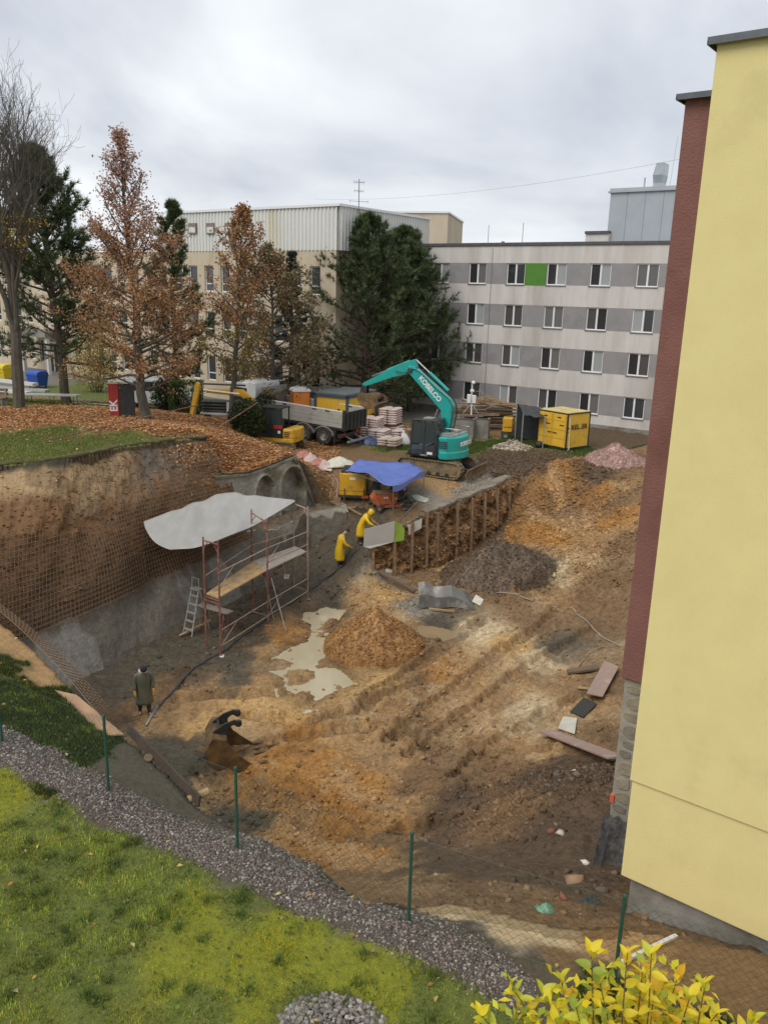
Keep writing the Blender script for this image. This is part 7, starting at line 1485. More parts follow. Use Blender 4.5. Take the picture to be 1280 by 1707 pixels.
# boards standing against the piles, and one on the slope
def stand(pxs, m, label, y_, th=.025, name='upright_board'):
    pts = [YD(a, b, y_[i] if hasattr(y_, '__len__') else y_) for i, (a, b) in enumerate(pxs)]; c = sum(pts) / len(pts); n_ = np.cross(pts[1] - pts[0], pts[-1] - pts[0]); n_ /= np.linalg.norm(n_); e = n_ * th; k = len(pts); q = [p - c for p in pts]
    o = MB().add([*q, *[p + e for p in q]], [tuple(range(k)), tuple(range(2*k - 1, k - 1, -1))] + [(i, k + i, k + (i+1) % k, (i+1) % k) for i in range(k)]).build(name, m); o.location = tuple(c); return tag(o, label, 'board')
yb0, yb1 = PT[0][1] - .65, PT[2][1] - .75
stand([(607,882),(606,911),(616,914),(656,903),(658,869)], 'grey_board', 'large pale grey board leaning on the first steel piles', [yb0, yb0, yb0 + .05, yb1, yb1])
stand([(656,904),(673,900),(674,882),(668,873),(658,869)], 'lime_board', 'lime green rounded board beside the pale grey board', [yb1 + .02, yb1 + .15, yb1 + .2, yb1 + .15, yb1 + .02])
stand([(681,892),(702,880),(703,864),(680,876)], 'pale_plastic', 'small cream board between the piles right of the green board', [PT[3][1] - .95, PT[3][1] - .7, PT[3][1] - .7, PT[3][1] - .95])
# plank on two ends and timber on the floor
a, b = G(632, 955), G(692, 988); tag(MB().beam(a + (0,0,.08), b + (0,0,.08), .22, .1).build('dark_beam', 'old_wood'), 'dark timber beam on the floor in front of the piles', 'beam')
slab('stone_slab', [(642,956),(652,958),(656,950),(644,948)], 'pale_plastic', 'small pale slab at the end of the dark beam', .06, 'slab')
a, b = G(578, 848), G(603, 864); tag(MB().beam(a + (0,0,.1), b + (0,0,.15), .07, .07).build('handle_bar', 'wood'), 'wooden batten on the platform behind the hooded yellow raincoat', 'batten')
# bent grey sheet over a small pump
q = G(745, 1016); bs_t = thing('bent_sheet', (q[0], q[1] + .35, q[2]), R(-6), 'bent grey metal sheet arched over timbers on the pit floor', 'metal sheet')
pm('roof_felt', (.15,.145,.13), (.11,.107,.098), ns=2, rough=.45, metal=.2, bump=.15, bs=8, dirt=(.32,.30,.26), da=.3, ds=2)
g = []
for i, x in enumerate(np.linspace(-1.15, 1.1, 26)):
    u = i / 25; hgt = np.interp(u, [0, .12, .3, .6, .85, 1], [.80, .86, .70, .78, .55, .20]); row = []
    for j, a in enumerate(np.linspace(0, 1, 16)):
        fz = np.interp(a, [0, .42, .6, 1], [.02 + .2 * u, .72, 1, .45 if u < .8 else .8]); y_ = np.interp(a, [0, .35, .6, 1], [-.42, -.34, -.05, .45]); row.append((x + .05 * math.sin(a * 7), y_ + .03 * math.sin(x * 6), max(.02, fz * hgt * 1.2)))
    g.append(row)
MB().grid(g).build('sheet', 'roof_felt', bs_t, solid=.01)
for k, y_ in enumerate((-.5, -.25)): MB().beam((-.7 + .5*k, y_, .04), (.35 + .3*k, y_ - .12, .05), .1, .07).build('timber', 'wood', bs_t)
MB().bb(-.85, -.45, -.1, .25, .03, .42).build('small_pump', 'dark_paint', bs_t, bevel=.03); slab('cardboard', [(786,1005),(800,1012),(806,1002),(793,993)], 'pale_plastic', 'torn cream card at the right end of the bent sheet', .02, 'card')
pm('dark_timber', (.085,.055,.036), (.055,.037,.025), ns=4, rough=.9, bump=.3, bs=20)
# plywood and old board on the near bank
slab('plywood_sheet', [(92,1152),(172,1228),(207,1226),(128,1160)], 'ply', 'long plywood sheet lying along the pit edge behind the fence', .03, zs_=(.85, .82, .95, .98))
tag(MB().beam(P(214, 1214, .95), P(333, 1336, 1.05), .04, .18, up=(0, .3, 1)).build('edge_board', 'dark_timber'), 'dark old board standing on edge along the pit rim behind the fence', 'board')
q = P(246, 1262, .95); o = MB().lathe([(0, 0), (.11, 0), (.12, .02), (.12, .22), (.11, .24), (0, .24)], (0, 0, 0), 12).build('timber_stub', 'old_wood'); o.location = tuple(q - (0, 0, .1)); o.scale = (.65,) * 3; o.rotation_euler = (.4, .3, 0); tag(o, 'short timber stub propping the old board on the near bank', 'timber')
q = P(325, 1334, .95); o = MB().lathe([(0, 0), (.09, 0), (.1, .02), (.1, .5), (.09, .52), (0, .52)], (0, 0, 0), 12).build('timber_log', 'wood'); o.location = tuple(q - (.1, 0, 0)); o.scale = (.65,) * 3; o.rotation_euler = (0, R(80), R(30)); tag(o, 'cut log lying at the lower end of the old board', 'log')
# rebar mat along the near rim
mb = MB(); rim = [P(a, b, z) for a, b, z in ((-30,1000,1.0),(20,1040,.95),(60,1078,.9),(110,1130,.9),(150,1178,.95),(172,1203,1.0))]; rim = np.array(spline(rim, 8))
dn_ = np.array([.45, .75, -.6]); dn_ /= np.linalg.norm(dn_)
for k in range(6): mb.tube([p + dn_ * k * .11 + np.array([0, 0, .08]) for p in rim], .009, 4, False)
for i in range(0, len(rim), 1): mb.tube([rim[i] + (0, 0, .09), rim[i] + dn_ * .6 + (0, 0, .09)], .008, 4, False)
tag(mb.build('rebar_mat', 'rebar'), 'rusty steel mat bent over the near left rim of the pit', 'rebar mesh')
# ------------------------------------------------------------------ people
pm('skin', (.48,.28,.20), (.44,.25,.175), ns=6, rough=.6, bump=0)
pm('hair_dark', (.03,.022,.016), (.045,.03,.022), ns=20, rough=.8, bump=.3, bs=60)
pm('raincoat_yellow', (.74,.48,.02), (.68,.43,.018), ns=3, rough=.4, bump=.25, bs=7)
pm('raincoat_green', (.135,.145,.105), (.11,.12,.085), ns=3, rough=.5, bump=.3, bs=7, dirt=(.20,.18,.13), da=.25, ds=3)
pm('navy_knit', (.018,.022,.035), (.025,.03,.045), ns=20, rough=.9, bump=.3, bs=60)
pm('work_dark', (.045,.05,.045), (.06,.062,.05), ns=4, rough=.85, bump=.2, bs=10, dirt=(.12,.10,.07), da=.25, ds=4)
pm('boot', (.03,.03,.028), (.06,.05,.04), ns=4, rough=.6, bump=.1, dirt=(.14,.11,.08), da=.4, ds=5)
pm('glove_orange', (.62,.33,.05), (.55,.28,.05), ns=5, rough=.8, bump=.1)
pm('cloth_white', (.66,.64,.60), (.58,.56,.52), ns=4, rough=.9, bump=.1)
def skinned(name, m, parent, verts, edges, radii, root=0, sub=1):
    me = bpy.data.meshes.new(name); me.from_pydata([tuple(map(float, v)) for v in verts], edges, []); me.materials.append(MATS[m])
    o = bpy.data.objects.new(name, me); COL.objects.link(o)
    o.modifiers.new('skin', 'SKIN').use_smooth_shade = True
    for i, s in enumerate(me.skin_vertices[0].data if len(me.skin_vertices) else []): pass
    if not len(me.skin_vertices): me.attributes
    sv = me.skin_vertices[0].data if len(me.skin_vertices) else None
    if sv is None:
        bpy.context.view_layer.objects.active = o; o.select_set(True); bpy.ops.mesh.customdata_skin_add(); sv = me.skin_vertices[0].data
    for i, s in enumerate(sv):
        r_ = radii[i]; s.radius = (r_, r_) if not hasattr(r_, '__len__') else r_; s.use_root = (i == root)
    ss_ = o.modifiers.new('sub', 'SUBSURF'); ss_.levels = sub; ss_.render_levels = sub
    dg = bpy.context.evaluated_depsgraph_get(); bm_ = bpy.data.meshes.new_from_object(o.evaluated_get(dg)); bm_.name = name; bpy.data.objects.remove(o); 
    bm_.materials.clear(); bm_.materials.append(MATS[m]); bm_.polygons.foreach_set('use_smooth', np.ones(len(bm_.polygons), dtype=bool))
    ob = bpy.data.objects.new(name, bm_); COL.objects.link(ob); ob.parent = parent; return ob
def hand_chain(w_, e, V, E, Rr, iw, closed=.35, side=1):
    """palm and five bent fingers continuing the forearm e->w"""
    d = w_ - e; d = d / np.linalg.norm(d); sd_ = np.cross(d, (1, 0, 0)); sd_ = sd_ / (np.linalg.norm(sd_) + 1e-6); sd_ = np.array([0.9, 0, 0]) - d * (0.9 * d[0]); sd_ /= np.linalg.norm(sd_) + 1e-6; cu = np.cross(d, sd_) * side
    pal = w_ + d * .075; V.append(pal); Rr.append((.036, .018)); ip = len(V) - 1; E.append((iw, ip))
    for k, (off, L) in enumerate(((-.032, .062), (-.011, .076), (.011, .082), (.032, .074))):
        a = pal + sd_ * off + d * .02; b = a + (d * math.cos(closed) + cu * math.sin(closed)) * L * .55; c = b + (d * math.cos(closed * 2.3) + cu * math.sin(closed * 2.3)) * L * .5
        i0 = len(V); V += [a, b, c]; Rr += [.010, .0095, .008]; E += [(ip, i0), (i0, i0 + 1), (i0 + 1, i0 + 2)]
    th = w_ + d * .03 + sd_ * .03; i0 = len(V); V += [th, th + (sd_ * .6 + d * .6 + cu * .3) * .04, th + (sd_ * .4 + d * .9 + cu * .4) * .075]; Rr += [.013, .011, .009]; E += [(iw, i0), (i0, i0 + 1), (i0 + 1, i0 + 2)]
def person(loc, rz, label, J, coat=None, hat='navy_knit', hood=False, glove=None, trousers='work_dark', coat_rings=None, scale=1.0, sleeve_r=.075):
    """J: joint positions, x forward, y left, z up"""
    t = thing('person', loc, rz, label, 'person'); t.scale = (scale,) * 3
    A = {k: np.array(v, float) for k, v in J.items()}
    names = ['pelvis', 'spine', 'chest', 'neck', 'head0', 'head1', 'head2', 'shL', 'elL', 'wrL', 'shR', 'elR', 'wrR', 'hipL', 'knL', 'anL', 'toL', 'hipR', 'knR', 'anR', 'toR', 'nose']
    V = [A[n_] for n_ in names]; ix = {n_: i for i, n_ in enumerate(names)}
    Rr = [.13, .125, .14, .055, .075, .092, .06, .06, .045, .030, .06, .045, .030, .085, .058, .04, .035, .085, .058, .04, .035, .016]
    E = [(ix[a], ix[b]) for a, b in (('pelvis','spine'),('spine','chest'),('chest','neck'),('neck','head0'),('head0','head1'),('head1','head2'),('chest','shL'),('shL','elL'),('elL','wrL'),('chest','shR'),('shR','elR'),('elR','wrR'),('pelvis','hipL'),('hipL','knL'),('knL','anL'),('anL','toL'),('pelvis','hipR'),('hipR','knR'),('knR','anR'),('anR','toR'),('head1','nose'))]
    hand_chain(A['wrL'], A['elL'], V, E, Rr, ix['wrL'], side=1); hand_chain(A['wrR'], A['elR'], V, E, Rr, ix['wrR'], side=-1)
    body = skinned('body', 'skin', t, V, E, Rr, 0, 1)
    hf = A['nose'] - A['head1']; hf /= np.linalg.norm(hf); hu = A['head2'] - A['head0']; hu /= np.linalg.norm(hu); hs = np.cross(hu, hf)
    for s in (-1, 1):
        e = A['head1'] + hf * .082 + hs * s * .032 + hu * .02; o = MB().lathe([(0, -.012), (.009, -.006), (.011, 0), (.009, .006), (0, .012)], e, 8).build('eye', 'black_ink', body, smooth=True)
        e = A['head1'] + hs * s * .092 - hu * .005; MB().obox(e, (.035, .02, .06), (hf, hs, hu)).build('ear', 'skin', body, bevel=.01)
    mo_ = A['head1'] + hf * .082 - hu * .05; MB().obox(mo_, (.01, .05, .012), (hf, hs, hu)).build('mouth', 'red_paint', body)
    for s in 'LR': 
        skinned('trouser_leg', trousers, t, [A['pelvis'] * .5 + A['hip' + s] * .5, A['hip' + s], A['kn' + s], A['an' + s] + (A['kn' + s] - A['an' + s]) * .18], [(0,1),(1,2),(2,3)], [.11, .115, .085, .07], 0, 1)
        skinned('boot', 'boot', t, [A['an' + s] + (A['kn' + s] - A['an' + s]) * .4, A['an' + s] + (A['kn' + s] - A['an' + s]) * .08, A['an' + s] + (0, 0, -.035), A['to' + s]], [(0,1),(1,2),(2,3)], [.065, .06, .055, .048], 0, 1)
        if coat:
            skinned('sleeve', coat, t, [A['chest'] * .45 + A['sh' + s] * .55, A['sh' + s], A['el' + s], A['wr' + s] * .93 + A['el' + s] * .07], [(0,1),(1,2),(2,3)], [.09, sleeve_r * 1.2, sleeve_r, sleeve_r * .8], 0, 1)
        if glove:
            d = A['wr' + s] - A['el' + s]; d /= np.linalg.norm(d); Vg, Eg, Rg = [A['wr' + s] - d * .05, A['wr' + s]], [(0, 1)], [.04, .036]; hand_chain(A['wr' + s], A['el' + s], Vg, Eg, Rg, 1, side=1 if s == 'L' else -1); Rg = [tuple(x * 1.25 for x in r_) if hasattr(r_, '__len__') else r_ * 1.3 for r_ in Rg]; skinned('glove', glove, t, Vg, Eg, Rg, 0, 1)
    if coat_rings:
        rings = []
        for k, (x, z, dp, wd, tilt) in enumerate(coat_rings):
            ring = []
            for j in range(20):
                a = 2 * math.pi * j / 20; fl = 1 + (.07 * math.sin(a * 5 + k * .8) + .05 * math.sin(a * 8 + 1)) * (k / len(coat_rings)); px_ = math.cos(a) * dp * fl; ring.append((x + px_ * math.cos(tilt), math.sin(a) * wd * fl, z + px_ * math.sin(tilt)))
            rings.append(ring)
        MB().loft(rings, cap=False).build('coat', coat, t, smooth=True, solid=.012)
    ctr = A['head1'] + hu * .035 - hf * .012
    def shell(r0, h0, zc_, name, m, front=1.0):
        prof = [(r0 * math.cos(a), r0 * h0 * math.sin(a)) for a in np.linspace(R(-12 if not hood else -70), R(88), 8)]; mb = MB().lathe(prof, (0, 0, 0), 16); mb.v = [tuple(ctr + hf * v[0] + hs * v[1] * .9 + hu * (v[2] + zc_)) for v in mb.v]; return mb.build(name, m, t, smooth=True, solid=.012)
    if hood:
        prof = [(.135, -.13), (.15, -.05), (.15, .04), (.12, .12), (.06, .16), (.005, .17)]; mb = MB().lathe(prof, (0, 0, 0), 16); keep = []
        vs = mb.v; mb.v = [tuple(ctr - hf * .02 + hf * v[0] + hs * v[1] * .92 + hu * v[2]) for v in vs]; mb.f = [q for q in mb.f if not (np.mean([vs[i][0] for i in q]) > .085 and np.mean([vs[i][2] for i in q]) < .06)]; mb.build('hood', coat, t, smooth=True, solid=.015)
    elif hat == 'hair_dark': shell(.103, 1.05, 0, 'hair', 'hair_dark')
    else: shell(.108, 1.1, 0, 'knit_cap', hat)
    return t
def stand_pose(lean=.0, head_fwd=.10, arm=.0, step=.06, hx=.0):
    J = dict(pelvis=(0,0,.95), spine=(.02 + lean*.3,0,1.12), chest=(.03 + lean*.7,0,1.34), neck=(.05 + lean,0,1.50), head0=(.09 + lean + head_fwd*.5,0,1.575), head1=(.12 + lean + head_fwd,0,1.635), head2=(.11 + lean + head_fwd*.9,0,1.73), nose=(.225 + lean + head_fwd,0,1.585))
    for s, y in (('L', 1), ('R', -1)):
        J['sh' + s] = (.02 + lean*.8, y*.20, 1.42); J['el' + s] = (.02 + lean*.7 + arm*.1, y*.27, 1.13); J['wr' + s] = (.10 + lean*.6 + arm*.3, y*.28, .88 + arm*.12)
        J['hip' + s] = (0, y*.10, .90); J['kn' + s] = (.03 + step*y, y*.12, .50); J['an' + s] = (step*y*1.5, y*.13, .09); J['to' + s] = (.16 + step*y*1.5, y*.15, .045)
    return J
def coat_std(lean=0.0, hem=.50): return [(.05 + lean, 1.50, .075, .09, -.2), (.03 + lean*.95, 1.47, .11, .16, -.15), (.02 + lean*.8, 1.40, .145, .215, -.1), (.02 + lean*.6, 1.25, .165, .225, 0), (.01 + lean*.35, 1.08, .165, .215, 0), (.0 + lean*.1, .92, .18, .225, 0), (.0, .75, .20, .24, 0), (.0, hem + .08, .215, .255, 0), (.0, hem, .22, .26, 0)]
g = G(242, 1190); to_cam = math.atan2(CAM[1] - g[1], CAM[0] - g[0])
p1 = person((g[0], g[1], g[2] - .02), to_cam + .12, 'person in long grey green raincoat and dark knit cap looking down at the hose nozzle', stand_pose(.03, .12, .1), coat='raincoat_green', glove='glove_orange', coat_rings=coat_std(.03, .42), scale=1.0)
MB().lathe([(.10, 1.46), (.13, 1.50), (.125, 1.56), (.10, 1.57)], (.07, 0, 0), 14).build('collar', 'cloth_white', p1, smooth=True, solid=.01)
g = G(566, 944); person((g[0], g[1], g[2] - .02), R(18), 'person in long yellow raincoat, bare dark head bowed, standing by the hose', stand_pose(.08, .14, .9), coat='raincoat_yellow', hat='hair_dark', coat_rings=coat_std(.08, .34), scale=1.0)
Jb = stand_pose(.30, .10, 0); 
for s, y in (('L', 1), ('R', -1)): Jb['sh' + s] = (.24, y*.19, 1.34); Jb['el' + s] = (.42, y*.25, 1.10); Jb['wr' + s] = (.62, y*.22, 1.0)
Jb.update(neck=(.33,0,1.42), head0=(.40,0,1.46), head1=(.45,0,1.50), head2=(.47,0,1.60), nose=(.54,0,1.43), chest=(.22,0,1.28), spine=(.1,0,1.10))
g = G(604, 906); person((g[0] - .05, g[1], g[2] - .02), R(-12), 'person in yellow raincoat with hood up bending over the grey board', Jb, coat='raincoat_yellow', hood=True, coat_rings=[(.34,1.44,.08,.10,-.75),(.30,1.42,.13,.17,-.7),(.23,1.34,.16,.215,-.55),(.13,1.18,.175,.22,-.3),(.05,1.02,.175,.215,-.15),(0,.88,.19,.225,0),(-.02,.72,.21,.24,0),(-.03,.50,.22,.255,0),(-.03,.38,.225,.26,0)], scale=.97)
Jc = dict(pelvis=(-.12,0,.42), spine=(0,0,.58), chest=(.12,0,.76), neck=(.20,0,.90), head0=(.25,0,.96), head1=(.29,0,1.02), head2=(.29,0,1.12), nose=(.40,0,.98))
for s, y in (('L', 1), ('R', -1)):
    Jc['sh' + s] = (.13, y*.19, .83); Jc['el' + s] = (.32, y*.24, .60); Jc['wr' + s] = (.55, y*.14, .52); Jc['hip' + s] = (-.10, y*.11, .40); Jc['kn' + s] = (.28, y*.17, .50); Jc['an' + s] = (.10, y*.15, .09); Jc['to' + s] = (.28, y*.17, .045)
g = G(678, 851); pc4 = person((g[0] + .1, g[1] + .1, g[2] - .01), R(176), 'person in dark olive work clothes crouching at the mortar pump', Jc, coat='work_dark', hat='hair_dark', coat_rings=[(.21,.90,.07,.09,-.6),(.18,.87,.12,.16,-.55),(.13,.78,.15,.21,-.5),(.05,.64,.16,.21,-.4),(-.05,.50,.17,.21,-.3),(-.12,.40,.18,.22,-.2)], scale=1.02)
# ------------------------------------------------------------------ green wire fence in front
pm('fence_green', (.02,.075,.05), (.025,.09,.06), ns=6, rough=.5, bump=.02)
fp = [P(182, 1318, 1.4), P(396, 1412, 1.4), P(681, 1534, 1.4), P(1022, 1650, 1.3)]; fp = [2 * fp[0] - fp[1], *fp, 2 * fp[3] - fp[2]]; fp = [3*fp[0] - 2*fp[1] - (fp[0] - fp[1]) if False else fp[0] + (fp[0] - fp[1]), *fp]
fp = [np.array([p[0], p[1], float(H(p[0], p[1]))]) for p in fp]
FH = 1.24
fn = thing('wire_fence', fp[2], 0, 'green post and wire mesh fence running along the gravel strip', 'fence'); fo_ = fp[2]
for p in fp:
    q = p - fo_; MB().tube([q - (0, 0, .3), q + (0, 0, FH)], .021, 10).build('post', 'fence_green', fn); MB().lathe([(0, .03), (.018, .026), (.024, .012), (.024, -.01)], tuple(q + (0, 0, FH)), 10).build('post_cap', 'fence_green', fn)
def wires(segs, r):
    a = np.array([s[0] for s in segs]); b = np.array([s[1] for s in segs]); d = b - a; d /= np.linalg.norm(d, axis=1)[:, None]; u = np.cross(d, [.3, .9, .2]); u /= np.linalg.norm(u, axis=1)[:, None]; w_ = np.cross(d, u); V = []
    for p in (a, b):
        for k in range(3): V.append(p + r * (math.cos(k*2.094) * u + math.sin(k*2.094) * w_))
    V = np.stack(V, 1).reshape(-1, 3); n_ = len(a); base = 6 * np.arange(n_)[:, None]; F = np.concatenate([base + np.array([[k, (k+1) % 3, 3 + (k+1) % 3, 3 + k]]) for k in range(3)]); return V, F
for a, b in zip(fp[:-1], fp[1:]):
    L = np.linalg.norm((b - a)[:2]); n_ = int(L / .052); m_ = int((FH - .06) / .052); segs = []
    def fpnt(i, j):
        u = i / n_; v = j / m_; bow = -.03 * math.sin(math.pi * u) * (v > .5); return a + (b - a) * u + np.array([0, 0, .03 + v * (FH - .08) + bow]) - fo_
    for i in range(n_):
        for j in range(m_): segs.append((fpnt(i, j), fpnt(i + 1, j + 1)) if (i + j) % 2 == 0 else (fpnt(i, j + 1), fpnt(i + 1, j)))
    V, F = wires(segs, .0017); mesh_np('wire_mesh', V, F, 'fence_green', fn)
    for z in (.05, FH - .05): MB().tube([a - fo_ + (0, 0, z), (a + b) / 2 - fo_ + (0, 0, z - .02), b - fo_ + (0, 0, z)], .002, 4, False).build('tension_wire', 'fence_green', fn)

# ------------------------------------------------------------------ scattered ground cover
rng = np.random.default_rng(99)
def grid_sample(mask, n, dens=None):
    ii, jj = np.nonzero(mask); p = None
    if dens is not None: p = dens[ii, jj]; p = p / p.sum()
    k = rng.choice(len(ii), n, p=p); x = gx[jj[k]] + rng.uniform(-.5, .5, n) * GS; y = gy[ii[k]] + rng.uniform(-.5, .5, n) * GS; return x, y, CC[ii[k], jj[k], :3]
VIS = (YY < 60) & (np.abs(XX) < YY * .62 + 2.5)
near_ok = is_near & VIS & (YY > 3.8); green = (CC[..., 1] > CC[..., 0] * 1.02); grav = near_ok & gj
def blades(name, x, y, h, wd, cols, m='leaf', bend=.5):
    n = len(x); z = H(x, y) - .005; a = rng.uniform(0, 6.28, n); lx, ly = np.cos(a), np.sin(a); px_, py_ = -ly, lx; bnd = bend * h * rng.uniform(.2, 1.2, n)
    b0 = np.stack([x - px_ * wd / 2, y - py_ * wd / 2, z], 1); b1 = np.stack([x + px_ * wd / 2, y + py_ * wd / 2, z], 1); t = np.stack([x + lx * bnd, y + ly * bnd, z + h], 1); V = np.stack([b0, b1, t], 1).reshape(-1, 3)
    o = mesh_np(name, V, np.arange(3 * n).reshape(-1, 3), m, col=np.repeat(cols, 3, 0)); return o
lawn = near_ok & green
patch = fbm(XX * 2.2, YY * 2.2, 3, 611)
x, y, c = grid_sample(lawn, 150000, np.where(patch > -.1, 1.0, .45)); h = (.022 + .04 * rng.random(150000)) * (1 + 1.0 * np.clip(fbm(x * 1.7, y * 1.7, 3, 613), -.5, .6))
mo = fbm(x * .9, y * .9, 3, 617)[:, None]; gc = pick(rng, 150000, [(.23,.34,.03), (.30,.40,.035), (.15,.24,.025), (.42,.42,.05), (.45,.40,.11)]); mc_ = pick(rng, 150000, [(.52,.48,.02), (.44,.43,.02), (.58,.52,.04)]); mo2 = fbm(x * 3.1, y * 3.1, 3, 619)[:, None]; km = ((np.clip((c[:, :1] - .115) / .06, 0, 1) * .75 + .10 + .9 * mo + .9 * mo2) > rng.random((150000, 1))) * 1.0; gc = gc * np.clip(.85 + 1.5 * fbm(x * 4.3, y * 4.3, 3, 621)[:, None], .35, 1.5); h = h * (1 - .45 * km[:, 0])
tag(blades('lawn_grass', x, y, h, .007 + .006 * rng.random(150000), gc * (1 - km) + mc_ * km), 'short mossy green grass in the foreground lawn', 'grass', kind='stuff')
x, y, c = grid_sample(lawn, 260); tx, ty, th, tc_ = [], [], [], []
tx = np.repeat(x, 46) + rng.normal(0, .045, 260 * 46); ty = np.repeat(y, 46) + rng.normal(0, .045, 260 * 46)
tag(blades('grass_tufts', tx, ty, .07 + .07 * rng.random(len(tx)), .010, pick(rng, len(tx), [(.09,.14,.03), (.12,.17,.035), (.07,.11,.025)]), bend=.9), 'coarse darker grass tufts standing out of the lawn', 'grass', kind='stuff')
x, y, c = grid_sample(lawn, 5200); pos = np.stack([x, y, H(x, y) + .02 + .03 * rng.random(5200)], 1); o = leaves('lawn_weeds', pos, .028 + .03 * rng.random(5200), pick(rng, 5200, [(.09,.15,.03), (.13,.19,.04), (.07,.11,.03), (.16,.20,.04)]), 'leaf', None, rng, flat=.6, aspect=.75); tag(o, 'small broad leaved weeds among the foreground grass', 'weeds', kind='stuff')
bank_l = upm & (YY > 20) & green & (XX < 6); x, y, c = grid_sample(bank_l & VIS, 60000); tag(blades('bank_grass', x, y, .05 + .06 * rng.random(60000), .02, pick(rng, 60000, [(.12,.15,.025), (.16,.19,.03), (.09,.12,.022), (.20,.20,.05)])), 'short green grass on the left bank and verges', 'grass', kind='stuff')
yd = (~inp) & (YY > 40) & green & (XX > 0) & (XX < 16); x, y, c = grid_sample(yd, 22000); tag(blades('verge_grass', x, y, .06 + .1 * rng.random(22000), .025, pick(rng, 22000, [(.08,.13,.03), (.11,.15,.03), (.06,.10,.025)])), 'rough green grass around the yard stores', 'grass', kind='stuff')
dk = near_ok & (CC[..., 1] > CC[..., 0]) & (CC[..., 0] < .06); x, y, c = grid_sample(dk, 45000); tag(blades('slope_grass', x, y, .05 + .06 * rng.random(45000), .012, pick(rng, 45000, [(.05,.07,.02), (.07,.095,.025), (.04,.055,.018), (.09,.09,.03)])), 'dark thin grass on the slope beyond the gravel strip', 'grass', kind='stuff')
# gravel strip
x, y, c = grid_sample(grav, 26000); sz_ = .012 + .022 * rng.random(26000) ** 2; x = x + rng.normal(0, .07, 26000); y = y + rng.normal(0, .07, 26000); o = rocks('gravel', np.stack([x, y, H(x, y) + sz_ * .15], 1), sz_ * 1.5, pick(rng, 26000, [(.175,.147,.122), (.125,.105,.088), (.235,.20,.17), (.09,.073,.061), (.34,.30,.265), (.165,.125,.098)]), None, rng); tag(o, 'grey gravel strip along the fence', 'gravel', kind='stuff')
gp_ = G(556, 1690); n = 900; a = rng.uniform(0, 6.28, n); r_ = np.sqrt(rng.random(n)) * .55; px_, py_ = gp_[0] + r_ * np.cos(a) * 1.0, gp_[1] + r_ * np.sin(a) * .6 - .1; o = rocks('stone_pile', np.stack([px_, py_, H(px_, py_) + .10 * (1 - r_ / .55) * rng.random(n)], 1), .035 + .045 * rng.random(n), pick(rng, n, [(.26,.235,.21), (.20,.18,.16), (.33,.31,.285), (.16,.145,.13)]), None, rng); tag(o, 'small heap of broken grey stone at the lawn edge', 'stones', kind='stuff')
# fallen leaves on the bank
lf = upm & (YY > 26) & VIS & (XX < -2.5); kd_ = np.exp(-((CC[..., 0] - LEAFB[0]) ** 2 + (CC[..., 1] - LEAFB[1]) ** 2) / .003) + .035
LFC = [(.46,.21,.08), (.54,.27,.11), (.36,.16,.065), (.60,.35,.15), (.28,.12,.055), (.66,.46,.22)]
x, y, c = grid_sample(lf, 26000, kd_); o = leaves('fallen_leaves', np.stack([x, y, H(x, y) + .015 + .03 * rng.random(26000)], 1), .10 + .07 * rng.random(26000), pick(rng, 26000, LFC), 'leaf', None, rng, flat=.75, aspect=.7); tag(o, 'rust brown fallen leaves covering the left bank', 'leaves', kind='stuff')
lr_ = leaf_rows; ii_ = rng.integers(0, lr_.shape[1] - 1, 2600); ff_ = rng.random((2600, 1)) * 3; k0 = np.minimum(ff_[:, 0].astype(int), 2); fr_k = ff_ - k0[:, None]; ps = lr_[k0, ii_] * (1 - fr_k) + lr_[k0 + 1, ii_] * fr_k + rng.normal(0, .03, (2600, 3)); ps[:, 2] += .03
o = leaves('shoulder_leaves', ps, .09 + .06 * rng.random(2600), pick(rng, 2600, LFC), 'leaf', None, rng, flat=.7, aspect=.7); tag(o, 'fallen leaves on the earth shoulder above the arches', 'leaves', kind='stuff')
us = np.clip(rng.normal(.93, .06, 1100), .7, .995); vs_ = np.clip(.97 - np.abs(rng.normal(0, .13, 1100)), .45, .99); pw = wallpt(us, vs_, .04); o = leaves('wall_leaves', pw, .08 + .05 * rng.random(1100), pick(rng, 1100, LFC), 'leaf', None, rng, aspect=.7); tag(o, 'fallen leaves caught on the right end of the soil wall', 'leaves', kind='stuff')
x, y, c = grid_sample(near_ok, 130); o = leaves('lawn_leaves', np.stack([x, y, H(x, y) + .045], 1), .05 + .05 * rng.random(130), pick(rng, 130, [(.50,.28,.08), (.60,.45,.15), (.40,.18,.06), (.66,.56,.22), (.45,.32,.16)]), 'leaf', None, rng, flat=.7, aspect=.55); tag(o, 'few yellow and tan fallen leaves on lawn and gravel', 'leaves', kind='stuff')
